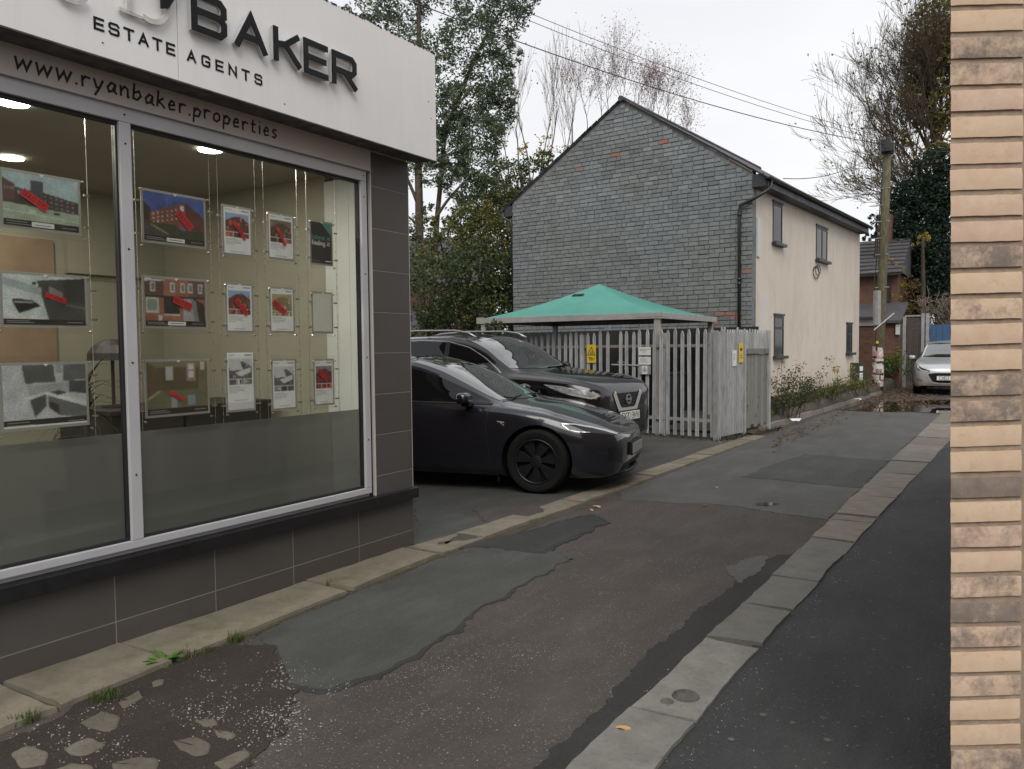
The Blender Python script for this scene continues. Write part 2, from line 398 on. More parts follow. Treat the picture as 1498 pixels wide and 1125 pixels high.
def brickwall(name, c1, c2, mo, sc=4.2):
    m = NT(name); w = m.wpos(); s = m.n('ShaderNodeSeparateXYZ'); m.l(w, s.inputs[0]); cmb = m.n('ShaderNodeCombineXYZ')
    m.l(m.math('ADD', s.outputs[0], s.outputs[1]), cmb.inputs[0]); m.l(s.outputs[2], cmb.inputs[1])
    b = m.n('ShaderNodeTexBrick'); b.inputs['Scale'].default_value = sc; b.inputs['Mortar Size'].default_value = .018
    b.inputs['Color1'].default_value = (*c1, 1); b.inputs['Color2'].default_value = (*c2, 1); b.inputs['Mortar'].default_value = (*mo, 1)
    b.inputs['Brick Width'].default_value = .95; b.inputs['Row Height'].default_value = .32
    m.l(cmb.outputs[0], b.inputs['Vector'])
    a = m.mix(m.ramp(m.noise(5, 5, .7, w), [(.45, 0.), (.75, .5)]), b.outputs[0], [x*.5 for x in c1])
    m.col(a); m.set(rough=.88, spec=.25); m.bump(b.outputs['Fac'], -.4, .008); return m.m
M['redbrick'] = brickwall('old red brickwork', (.15, .075, .05), (.10, .055, .042), (.12, .10, .085))
M['tanbrick'] = brickwall('tan brickwork', (.45, .32, .21), (.38, .27, .19), (.3, .23, .17))

def pierbrick():
    m = NT('tumbled tan brick'); w = m.wpos(); oi = m.n('ShaderNodeObjectInfo'); sep = m.n('ShaderNodeSeparateColor'); m.l(oi.outputs['Color'], sep.inputs[0])
    # r: how burnt the brick is, g: pinkness, b: yellowness
    a = m.mix(sep.outputs[1], (.57, .42, .30), (.57, .40, .31))
    a = m.mix(sep.outputs[2], a, (.63, .47, .31))
    a = m.mix(m.ramp(m.noise(16, 5, .65, w), [(.38, 0.), (.72, .7)]), a, (.68, .53, .41))
    a = m.mix(m.ramp(m.noise(28, 5, .7, w), [(.55, 0.), (.78, .45)]), a, (.40, .27, .165))
    sm = m.noise(15, 7, .78, w)
    thr = m.math('SUBTRACT', m.math('ADD', sm, m.math('MULTIPLY', sep.outputs[0], .5)), .6)
    a = m.mix(m.ramp(thr, [(.07, 0.), (.30, .92)]), a, m.mix(m.noise(26, 5, .7, w), (.075, .068, .068), (.33, .265, .22)))
    m.col(a); m.set(rough=.9, spec=.2)
    h = m.math('ADD', m.noise(22, 6, .7, w), m.math('MULTIPLY', m.noise(130, 4, .6, w), .35))
    m.bump(h, .28, .004); return m.m
M['pierbrick'] = pierbrick()
M['piermortar'] = simple('brown mortar', (.31, .235, .175), .95, .2, 30, bumps=.5, bsc=160)

# cars
def carpaint(name, c, metal=.0, rough=.3, coat=.85):
    m = NT(name); w = m.pos('Object')
    fl = m.vor(900, w, 'Color')
    m.col(m.mix(m.ramp(fl, [(.4, 0.), (.9, .35)]), c, [min(1, x*2.0+.004) for x in c]))
    dirt = m.ramp(m.noise(3, 6, .7, w), [(.4, rough), (.8, rough+.1)])
    m.set(rough=dirt, metal=metal, coat=coat, coatr=.025, spec=.5); return m.m
M['darkgreymet'] = carpaint('dark grey metallic paint', (.013, .0145, .020), .35, .17)
M['blackpaint'] = carpaint('black metallic paint', (.0025, .0025, .003), .05, .16, .55)
M['silverpaint'] = carpaint('silver metallic paint', (.50, .51, .53), .7, .34)
M['carglass'] = darkglass('dark car glass', (.004, .0045, .005), .02, .4, 0)
M['screen'] = darkglass('windscreen glass', (.014, .018, .018), .02, 1.0, 1.0); M['screen'].node_tree.nodes['Principled BSDF'].inputs['Coat IOR'].default_value = 1.8
M['blackplastic'] = simple('black plastic', (.008, .008, .009), .55, .2, 10, spec=.3)
M['tyre'] = simple('tyre rubber', (.009, .009, .009), .85, .2, 20, spec=.2)
M['rimdark'] = simple('dark wheel cover', (.010, .010, .0115), .35, .2, 10, spec=.4)
M['rimsilver'] = simple('alloy rim', (.35, .35, .36), .35, .1, 10, metal=.8)
M['chrome'] = simple('chrome', (.72, .70, .68), .15, .05, 10, metal=.55)
M['lens'] = darkglass('headlamp lens', (.02, .021, .023), .05, .4, .0)
M['lensclear'] = simple('clear headlamp', (.34, .345, .35), .12, .6, 30, metal=.4)
M['platedim'] = simple('dimmed number plate', (.22, .22, .2), .5, .2, 12)  # dim light on a white plate, put into its colour
M['lensbright'] = simple('headlamp reflector', (.5, .52, .54), .15, .1, 10, metal=.6)
M['platew'] = simple('number plate', (.70, .70, .67), .4, .04, 10)
M['plateblack'] = simple('plate characters', (.012, .012, .013), .5)
M['blue'] = simple('blue painted gate', (.03, .085, .17), .6, .15, 6)
M['yellow'] = simple('yellow sign', (.60, .43, .02), .5, .06, 6)
M['signwhite'] = simple('white sign plate', (.62, .62, .60), .45, .06, 6)
M['ink'] = simple('black print', (.02, .02, .02), .6)
M['inkgrey'] = simple('grey print', (.16, .16, .16), .6)

# plants
def bark(name, c):
    m = NT(name); w = m.wpos()
    a = m.mix(m.ramp(m.noise(9, 6, .7, m.mapping(w, sc=(2, 2, .5))), [(.35, 0.), (.7, 1.)]), [x*.55 for x in c], [x*1.3 for x in c])
    m.col(a); m.set(rough=.9, spec=.2); m.bump(m.noise(20, 5, .7, m.mapping(w, sc=(2, 2, .4))), .7, .02); return m.m
M['bark'] = bark('grey brown bark', (.10, .078, .058)); M['barkpale'] = bark('reddish twig bark', (.24, .185, .165)); M['birchbark'] = bark('dull reddish bark', (.17, .12, .105)); M['barkdark'] = bark('dark bark', (.065, .05, .036))
M['polewood'] = bark('weathered pole', (.13, .12, .075))
def leafmat(name, ca, cb, cc=None):
    m = NT(name); at = m.n('ShaderNodeAttribute'); at.attribute_name = 'tint'; sep = m.n('ShaderNodeSeparateColor'); m.l(at.outputs['Color'], sep.inputs[0])
    a = m.mix(sep.outputs[0], ca, cb)
    if cc: a = m.mix(m.ramp(sep.outputs[1], [(.78, 0.), (.86, 1.)]), a, cc)
    m.col(a); m.set(rough=.55, spec=.3)
    t = m.n('ShaderNodeBsdfTranslucent'); m.l(a, t.inputs[0]); x = m.n('ShaderNodeMixShader'); x.inputs[0].default_value = .3
    m.l(m.p.outputs[0], x.inputs[1]); m.l(t.outputs[0], x.inputs[2]); m.l(x.outputs[0], m.o.inputs[0]); return m.m
M['leafeuc'] = leafmat('grey green leaves', (.065, .09, .052), (.16, .20, .12))
M['leafdark'] = leafmat('dark evergreen leaves', (.025, .042, .02), (.07, .10, .042), (.14, .15, .04))
M['leafolive'] = leafmat('olive shrub leaves', (.05, .065, .02), (.13, .15, .05), (.25, .2, .06))
M['leafconifer'] = leafmat('dark conifer leaves', (.008, .018, .012), (.025, .045, .028))
M['leafyellow'] = leafmat('yellow autumn leaves', (.24, .17, .03), (.42, .31, .05), (.2, .22, .05))
M['leafoak'] = leafmat('thin autumn leaves', (.10, .09, .03), (.26, .21, .07), (.16, .17, .05))
M['leafpink'] = leafmat('reddish seed heads', (.30, .2, .18), (.45, .33, .30))
M['leafbrown'] = leafmat('brown shrub leaves', (.10, .055, .025), (.2, .12, .05), (.12, .12, .04))
M['leafweed'] = leafmat('green weed', (.05, .11, .02), (.13, .23, .05))
M['grassmat'] = leafmat('grass', (.045, .075, .02), (.11, .15, .045), (.16, .13, .07))
M['roughgrass'] = leafmat('rough verge grass', (.03, .04, .018), (.085, .085, .04), (.13, .10, .06))
M['hedgetwig'] = leafmat('dry hedge', (.06, .045, .03), (.17, .14, .10), (.10, .11, .06))
M['litter'] = leafmat('fallen leaves', (.07, .04, .024), (.17, .095, .05), (.24, .16, .075))
def water():
    m = NT('puddle water'); m.col((.012, .011, .010)); m.set(rough=.02, spec=.8); m.bump(m.noise(6, 2, .5), .02, .01); return m.m
M['water'] = water()

# ================================================================ GROUND
def jag(pts, amp=.02, step=.12, closed=True):
    o = []; n = len(pts); rr = random.Random(len(pts)*17+int(abs(pts[0][0])*1000))
    for i in range(n if closed else n-1):
        a = Vector(pts[i][:2]); b = Vector(pts[(i+1) % n][:2]); L = (b-a).length; k = max(1, int(L/step))
        nrm = Vector((-(b-a).y, (b-a).x)); nrm = nrm/nrm.length if nrm.length else nrm
        for j in range(k):
            q = a.lerp(b, j/k)
            if j: q = q + nrm*amp*(1.5*noise.noise(Vector((q.x*3.1, q.y*3.1, 1.7)))+1.1*noise.noise(Vector((q.x*11, q.y*11, 4.2)))+.7*noise.noise(Vector((q.x*29, q.y*29, 7.7))))
            o.append(q)
    if not closed: o.append(Vector(pts[-1][:2]))
    return o
def slab(mb, outline, z0, z1, inset=.012, jz=0.0):
    n = len(outline); c = sum((Vector(p[:2]) for p in outline), Vector((0, 0)))/n
    top = []; 
    for i in range(n):
        a, b, d = Vector(outline[i-1][:2]), Vector(outline[i][:2]), Vector(outline[(i+1) % n][:2])
        t = (d-a); nr = Vector((-t.y, t.x)); nr = nr/nr.length if nr.length > 1e-9 else nr
        top.append(b + nr*inset)
    ar = sum(outline[i-1][0]*outline[i][1]-outline[i][0]*outline[i-1][1] for i in range(n))
    if ar < 0: top = [Vector(outline[i][:2])*2-top[i] for i in range(n)]
    vs = [(p[0], p[1], z0) for p in outline] + [(p.x, p.y, z1) for p in top]
    mb.add(vs, [tuple(range(n, 2*n))] + [(i, (i+1) % n, n+(i+1) % n, n+i) for i in range(n)])
def sheet(name, pts, z, mat, parent=None, amp=.02, step=.12, inset=.006, z0=None):
    mb = MB(); slab(mb, jag(pts, amp*1.3, step*.35), z-.012 if z0 is None else z0, z, inset)
    return part(name, mb, mat, parent)
def P2(*uv): return [gp(u, v).to_2d() for u, v in uv]

mb = MB(); mb.add([(-400, -60, -.03), (400, -60, -.03), (400, 700, -.03), (-400, 700, -.03)], [(0, 1, 2, 3)])
struct(part('ground', mb, M['ground'], recalc=False))
mb = MB()
mb.add([(-3.62, -6, 0), (-.6, -6, 0), (-.6, 36, 0), (-4.2, 36, 0), (-3.62, 14, 0)], [(0, 1, 2, 3, 4)])
road = struct(part('road', mb, M['road'], recalc=False))
mb = MB(); mb.add([(-16, 4.745, .012), (-3.7, 4.745, .012), (-3.7, 15.5, .012), (-16, 15.5, .012)], [(0, 1, 2, 3)])
carpark = struct(part('car_park', mb, M['carpark'], recalc=False))
mb = MB(); slab(mb, jag([(-1.13, -6), (3, -6), (3, 30), (-.80, 30), (-.93, 14), (-1.05, 8), (-1.12, 4)], .012, .2), -.01, .018, .01)
path = struct(part('pavement', mb, M['path']))

# patches in the alley's surface
sheet('patch_seam', P2((402, 966), (416, 1006), (470, 1016), (562, 988), (653, 933), (693, 902), (762, 859), (839, 818), (800, 805), (720, 801), (640, 817), (500, 877), (420, 907), (367, 935), (400, 950)), .0058, M['patchdark'], road, .03, .06)
sheet('patch_seam', P2((648, 807), (700, 800), (795, 812), (850, 784), (894, 766), (870, 753), (850, 755), (760, 780)), .0078, M['seam'], road, .02, .06)
sheet('tarmac_patch', P2((408, 962), (420, 1000), (470, 1010), (560, 985), (650, 930), (690, 900), (760, 858), (838, 818), (800, 806), (720, 802), (640, 818), (500, 878), (420, 908), (370, 935), (405, 950)), .007, M['patch'], road, .018, .1)
sheet('tarmac_patch', P2((655, 805), (700, 801), (790, 808), (845, 782), (888, 766), (870, 755), (850, 757), (760, 782)), .0085, M['patchdark'], road, .02, .08)
sheet('tarmac_patch', [(-3.52, 7.6), (-3.4, 7.3), (-2.9, 7.35), (-2.4, 7.5), (-1.9, 7.42), (-1.36, 7.3), (-1.37, 13.8), (-1.3, 19.5), (-3.5, 19.5), (-3.55, 13.5)], .006, M['patchfar'], road, .02, .15)
sheet('tarmac_patch', [(-2.7, 9.2), (-1.38, 9.1), (-1.37, 11.4), (-2.5, 11.6)], .010, M['patch'], road, .03, .15)
sheet('sealing_strip', P2((765, 1150), (850, 1060), (925, 985), (962, 940), (1040, 880), (1080, 848), (1135, 812), (1175, 812), (1140, 850), (1082, 905), (1000, 985), (920, 1062), (870, 1112), (840, 1150)), .0055, M['seam'], road, .02, .05)
sheet('tarmac_patch', P2((1062, 835), (1085, 818), (1125, 815), (1110, 842), (1082, 855)), .0095, M['patchfar'], road, .02, .06)
sheet('dirt_patch', P2((-40, 1125), (20, 1080), (210, 985), (330, 945), (395, 945), (415, 985), (440, 1012), (420, 1060), (360, 1125), (300, 1200), (-100, 1200)), .005, M['dirt'], road, .03, .08)
sheet('tarmac_patch', P2((606, 800), (606, 735), (640, 738), (690, 760), (715, 770), (620, 808)), .018, M['patch'], carpark, .02, .1)
sheet('dirt_patch', P2((690, 748), (775, 742), (800, 748), (700, 790), (640, 800), (715, 768)), .020, M['road'], carpark, .03, .1)
sheet('tarmac_patch', [(-8, 8.9), (-3.95, 8.6), (-3.95, 11.6), (-8, 12.2)], .017, M['carpark'], carpark, .04, .2)

# left stone edging: one object per stone
def stones(struct_o, cuts, inner, outer, mat, ztop, name, gap=.012, zb=-.08):
    for i in range(len(cuts)-1):
        y0, y1 = cuts[i]+gap/2, cuts[i+1]-gap/2
        r = random.Random(i*31+7)
        o = [(inner(y0), y0+r.uniform(-.02, .02)), (outer(y0), y0+r.uniform(-.03, .03)), (outer((y0+y1)/2)+r.uniform(-.01, .01), (y0+y1)/2), (outer(y1), y1+r.uniform(-.03, .03)), (inner(y1), y1+r.uniform(-.02, .02)), (inner((y0+y1)/2)+r.uniform(-.006, .006), (y0+y1)/2)]
        mb = MB(); slab(mb, jag(o, .007, .07), zb, ztop+r.uniform(-.005, .005), .012)
        q = part(name, mb, mat, struct_o)
lut = lambda xs, ys: (lambda y: float(np.interp(y, xs, ys)))
mb = MB(); mb.box((-3.9, -2, -.1), (-3.5, 14.6, .002)); kerbL = struct(part('stone_edging', mb, M['verge']))
stones(kerbL, [-2, -.6, .75, 1.75, 2.32, 3.62, 4.62, 5.2, 6.05, 6.9, 8.0, 8.7, 9.3, 9.75, 10.3, 10.75, 11.5, 12.0, 12.75, 13.5],
       lut([-2, 1.7, 4.74, 4.8, 5.4, 8, 14], [-3.97, -3.97, -3.97, -3.95, -3.88, -3.84, -3.83]), lut([-2, 1.5, 2.3, 3.5, 4.7, 8, 14], [-3.42, -3.45, -3.5, -3.55, -3.6, -3.56, -3.52]), M['kerbstone'], .022, 'edging_stone')
mb = MB(); mb.box((-1.34, -3, -.1), (-1.06, 22, .002)); kerbR = struct(part('kerb', mb, M['verge']))
stones(kerbR, [-2, -.4, .9, 2.0, 3.02, 3.98, 4.62, 5.28, 6.05, 6.5, 7.25, 7.5, 8.55, 9.15, 10.2, 11.3, 12.3, 13.2, 14.4, 15.6, 17, 18.5, 20],
       lut([0, 2.5, 4.7, 9, 18], [-1.37, -1.365, -1.345, -1.355, -1.345]), lut([0, 2.6, 4.5, 8, 14, 20], [-1.06, -1.065, -1.05, -.97, -.83, -.75]), M['kerbgrey'], .03, 'kerb_stone')
for o in list(kerbR.children)[9:]: o.data.materials[0] = M['kerbbrown']
# round iron plug let into a kerb stone
c = gp(1003, 1018, .03); mb = MB()
T = Matrix.Translation((c.x, c.y, .028))
mb.lathe([(.0, -.004), (.038, -.004), (.046, .004), (.05, .008), (.056, .008), (.06, .002)], 20, T); part('iron_plug', mb, M['signgrime'], kerbR)
mb = MB(); mb.lathe([(0, -.002), (.02, .003), (.026, .006), (.03, .002)], 14, Matrix.Translation((c.x-.05, c.y-.09, .027))); part('iron_plug', mb, M['signgrime'], kerbR)

# worn setts showing through the dirt, bottom left
for poly in [[(115,1058),(150,1040),(178,1050),(172,1068),(155,1074),(125,1066)], [(92,1098),(130,1080),(158,1092),(125,1108),(100,1106)], [(14,1105),(40,1093),(72,1102),(68,1122),(30,1128)],
             [(250,1086),(285,1080),(310,1090),(306,1106),(285,1110),(262,1100)], [(282,1056),(315,1053),(322,1062),(300,1067)], [(312,1070),(348,1076),(340,1084),(318,1080)],
             [(170,1030),(205,1010),(213,1022),(180,1040)], [(160,1120),(200,1108),(235,1112),(230,1130),(170,1135)], [(310,1118),(362,1098),(370,1106),(330,1130)], [(220,1000),(242,994),(240,1004),(222,1008)],
             [(60,1135),(105,1118),(140,1124),(120,1150),(70,1155)], [(255,1140),(300,1128),(330,1140),(300,1160),(262,1158)]]:
    o = jag(P2(*poly), .008, .022); n = len(o); c = sum((Vector(p) for p in o), Vector((0, 0)))/n; o = [(Vector(o[i-1])+Vector(o[i])*4+Vector(o[(i+1) % n]))/6 for i in range(n)]; mb = MB()
    rows = [[((c+(p-c)*s).x, (c+(p-c)*s).y, z+(random.uniform(-.0025, .0025) if s < 1 else 0)) for p in o+[o[0]]] for s, z in ((1, -.002), (.93, .0085), (.78, .0105), (.4, .0115), (.02, .0115))]; mb.grid(rows); part('sett', mb, M['sett'], road, smooth=True)

# loose chippings
mb = MB()
def pebbles(n, quad, smin, smax, z=.004):
    n = int(n*1.7)
    a, b, c, d = [Vector(p) for p in quad]
    for _ in range(n):
        s, t = random.random(), random.random(); p = a.lerp(b, s).lerp(d.lerp(c, s), t)
        if noise.noise(Vector((p.x*4, p.y*4, 9))) + random.uniform(-.25, .25) < .0: continue
        r = random.uniform(smin, smax)*random.choice((.6, .8, 1))
        q = random.random()*6.28; k = []
        for j in range(4): k.append((p.x+r*cos(q+j*1.57)*random.uniform(.6, 1.2), p.y+r*sin(q+j*1.57)*random.uniform(.6, 1.2), z))
        mb.add(k+[(p.x, p.y, z+r*random.uniform(.6, 1.1))], [(0, 1, 4), (1, 2, 4), (2, 3, 4), (3, 0, 4)])
pebbles(900, P2((0, 1080), (390, 950), (520, 1040), (250, 1190)), .0035, .008)
pebbles(700, P2((150, 1060), (430, 960), (520, 1000), (330, 1125)), .003, .007)
pebbles(900, P2((300, 1125), (560, 990), (830, 900), (800, 1125)), .0022, .0045)
pebbles(250, P2((600, 960), (840, 820), (1050, 820), (900, 1000)), .002, .004)
pebbles(60, P2((900, 1060), (980, 985), (1080, 900), (1000, 1000)), .003, .006, .03)
pebbles(160, P2((1000, 640), (1060, 650), (1120, 640), (1060, 655)), .006, .014, .01)
for y0 in np.arange(1.6, 9, .02):
    for _ in range(2): pebbles(1, [(float(np.interp(y0, [0, 2.6, 4.5, 8, 14], [-1.05, -1.05, -1.03, -.95, -.81]))+abs(random.gauss(0, .05)), y0, 0)]*4, .0018, .005, .018)
stuff(part('loose_chippings', mb, M['pebble'], recalc=False)); 

# verge beside the house and the rough ground beyond
def verge_z(y): return .05 + .17*min(1, max(0, (y-14)/3.2)) + .012*max(0, y-17)
rows = []
for j in range(40):
    y = 13.5 + j*.55
    xr = float(np.interp(y, [13.5, 15, 17, 22, 27, 36], [-3.75, -3.85, -3.78, -3.62, -3.45, -3.4])); xl = -9
    row = []
    for i in range(9):
        t = i/8; x = xl + (xr-xl)*(1-(1-t)**2)
        row.append((x, y, verge_z(y)*(1 if i < 8 else .55) + random.uniform(-.012, .012)))
    row.append((xr+.01, y, -.02)); rows.append(row)
mb = MB(); mb.grid(rows); struct(part('verge', mb, M['verge'], smooth=True))
mb = MB(); mb.box((-3.72, -2, -.1), (-3.5, 14.6, -.05)); kerbV = None
mb = MB()
ys = np.arange(14.2, 26.2, .95)
kv = MB(); kv.box((-3.85, 14.2, -.1), (-3.7, 15, -.04)); kerbV = struct(part('verge_kerb', kv, M['verge']))
for y in ys:
    xr = float(np.interp(y, [13.5, 15, 17, 22, 27], [-3.72, -3.8, -3.74, -3.58, -3.42])); x2 = float(np.interp(y+.93, [13.5, 15, 17, 22, 27], [-3.72, -3.8, -3.74, -3.58, -3.42]))
    mb = MB(); slab(mb, jag([(xr-.12, y), (xr+.02, y), (x2+.02, y+.93), (x2-.12, y+.93)], .008, .2), -.05, .10+random.uniform(-.012, .012), .012); part('kerb_stone', mb, M['kerbbrown'], kerbV)

# puddles
sheet('puddle', P2((1190, 592), (1240, 587), (1300, 588), (1396, 585), (1450, 590), (1400, 606), (1330, 602), (1280, 603), (1230, 600)), .0095, M['water'], road, .05, .25, .0)
sheet('puddle', P2((1103, 738), (1120, 735), (1140, 738), (1125, 742), (1108, 741)), .0085, M['water'], road, .008, .06, .0)

# ================================================================ ESTATE AGENT'S SHOP
FX = -3.96                                   # the shopfront's plane
shop = thing('shop', 'single storey estate agents shop with grey tiled front and a wide display window', 'shop', (FX, 3.2, 0))
mb = MB()
mb.box((-4.02, -2.2, -.1), (FX-.0015, 4.722, .43)); mb.box((-4.30, 4.31, .43), (FX-.0015, 4.722, 3.0))       # backing of the stall riser and pier
part('wall_backing', mb, M['grout'], shop)
mb = MB(); mb.box((-9.5, 4.36, -.1), (-4.30, 4.722, 3.0)); mb.box((-9.5, -2.2, 2.9), (-4.0, 4.722, 3.05)); mb.box((-9.5, -2.2, -.1), (-9.3, 4.7, 3.0))
part('wall', mb, M['redbrick'], shop)
mb = MB(); mb.box((-14, -2.2, 3.051), (-6.6, 4.70, 7.4)); part('unseen_upper_storey', mb, M['redbrick'], shop)  # storey out of view, added so the car windows reflect something dark
mb = MB(); mb.box((-14, -2.4, 7.401), (-6.4, 4.9, 7.55)); part('unseen_upper_roof', mb, M['slate'], shop)  # roof of the added storey, also out of view
G = .003                                      # half a grout joint
def tile(y0, y1, z0, z1, x0=FX-.012, x1=FX):
    mb = MB(); mb.box((x0, y0+G, z0+G), (x1, y1-G, z1-G)); part('tile', mb, M['tile'], shop, bevel=.0015)
cols = [-2.2, -1.46, -.86, -.26, .34, .92, 1.52, 2.30-.0+.13-.0, 2.43, 3.03, 3.63, 4.235, 4.735]
cols = [-1.8, -1.2, -.6, 0, .61, 1.22, 1.82, 2.43, 3.04, 3.65, 4.13, 4.735]
cols = [4.735, 4.13, 3.513-.0, 2.738+.17-.0]
cols = sorted([4.735, 4.125, 3.512, 2.915, 2.302, 1.69, 1.08, .47, -.14, -.75, -1.36, -1.97])
for a, b in zip(cols, cols[1:]):
    tile(a, b, -.06, .14); tile(a, b, .14, .40)
z = .478
for zt in [.62, .925, 1.225, 1.53, 1.83, 2.135, 2.44, 2.745, 2.99]:
    tile(4.318, 4.735, z, zt); z = zt
for y in []: pass
mb = MB(); mb.box((FX-.03, 4.735, .475), (FX, 4.738, 2.99)); part('corner_trim', mb, M['trim'], shop)
mb = MB(); mb.box((FX-.02, 4.303, .478), (FX+.004, 4.315, 2.99)); part('corner_trim', mb, M['trim'], shop)
mb = MB(); mb.box((FX-.06, 4.265, .478), (FX-.02, 4.302, 2.84)); part('dark_gap', mb, M['framedark'], shop)
mb = MB(); mb.box((FX-.10, -2.2, .40), (FX+.055, 4.742, .478)); part('sill', mb, M['sill'], shop, bevel=.004)
# window: frame bars, panes, film
def bar(y0, y1, z0, z1, x0=FX-.055, x1=FX+.008, name='frame_bar', bev=.004, mat='frame'):
    mb = MB(); mb.box((x0, y0, z0), (x1, y1, z1)); return part(name, mb, M[mat], win, bevel=bev)
mb = MB(); mb.box((FX-.06, -2.2, .480), (FX-.02, 4.264, .505)); win = part('window', mb, M['frame'], shop)
bar(-2.2, 4.262, .506, .548); bar(-2.2, 4.262, 2.762, 2.838)
bar(4.205, 4.262, .549, 2.761); bar(2.405, 2.470, .549, 2.761); bar(-.2, -.14, .549, 2.761)
for y0, y1 in ((-.14, 2.405), (2.47, 4.205)):
    for (a, b, c, d) in ((y0, y0+.012, .549, 2.761), (y1-.012, y1, .549, 2.761), (y0+.012, y1-.012, .549, .561), (y0+.012, y1-.012, 2.745, 2.761)):
        bar(a, b, c, d, FX-.045, FX-.012, 'gasket', 0, 'gasket')
    mb = MB(); mb.box((FX-.036, y0+.012, .561), (FX-.030, y1-.012, 2.745)); part('pane', mb, M['glass'], win)
    mb = MB(); mb.add([(FX-.0385, y0+.013, .561), (FX-.0385, y1-.013, .561), (FX-.0385, y1-.013, 1.125), (FX-.0385, y0+.013, 1.125)], [(0, 1, 2, 3)]); part('privacy_film', mb, M['frost'], win, recalc=False)
for y in (2.437, 4.235):
    for z in (.9, 1.5, 2.1, 2.65, 2.8):
        mb = MB(); mb.lathe([(0, 0), (.006, 0), (.005, .003)], 8, Matrix.Translation((FX+.008, y, z)) @ Matrix.Rotation(pi/2, 4, 'Y')); part('screw', mb, M['framedark'], win)
# shutter housing board with the web address
mb = MB(); mb.box((FX-.06, -2.2, 2.842), (FX+.006, 4.302, 2.995)); part('header_board', mb, M['urlboard'], shop)
mb = MB(); mb.box((FX-.06, -2.2, 2.8385), (FX+.03, 4.302, 2.8415)); part('header_trim', mb, M['frame'], shop)
# room behind the glass
mb = MB(); mb.box((-9.29, -2.2, -.02), (-4.03, 4.35, .02)); part('room_floor', mb, M['roomfloor'], shop)
mb = MB(); mb.box((-9.29, -2.2, 2.872), (-4.03, 4.349, 2.895)); part('ceiling', mb, M['roomceil'], shop)
mb = MB(); mb.box((-9.29, 4.31, .02), (-4.42, 4.355, 2.871)); mb.box((-6.6, -2.2, .02), (-6.5, 4.309, 2.871)); part('room_wall', mb, M['roomwall'], shop)
for k in range(3):
    mb = MB(); mb.box((-4.415+k*.128, 4.295-.004*k, .45), (-4.292+k*.128, 4.352, 2.82)); part('wall_panel', mb, M['upvc'], shop, bevel=.003)
mb = MB(); mb.box((-6.499, 3.45, 2.2), (-6.44, 4.309, 2.871)); part('bulkhead', mb, M['roomwall'], shop)
for y in (2.125, 3.32, 1.0, -.3):  # only the first two are in view; the others are added
    mb = MB(); mb.lathe([(0, 0), (.074, 0), (.074, -.006), (0, -.008)], 24, Matrix.Translation((-4.44, y, 2.865))); part('downlight', mb, M['lamp'], shop)
    if True:
        L = bpy.data.lights.new('downlight', 'AREA'); L.shape = 'DISK'; L.size = .13; L.energy = 9; L.color = (1, .93, .8)
        q = bpy.data.objects.new('downlight', L); COL.objects.link(q); q.location = (-4.44, y, 2.855)
for y in (2.7, .9):  # unseen lamps added deeper in the room for more light
    mb = MB(); mb.lathe([(0, 0), (.074, 0), (.074, -.006), (0, -.008)], 24, Matrix.Translation((-5.7, y, 2.865))); part('downlight', mb, M['lamp'], shop)
    L = bpy.data.lights.new('downlight', 'AREA'); L.shape = 'DISK'; L.size = .13; L.energy = 10; L.color = (1, .93, .8)
    q = bpy.data.objects.new('downlight', L); COL.objects.link(q); q.location = (-5.7, y, 2.855)

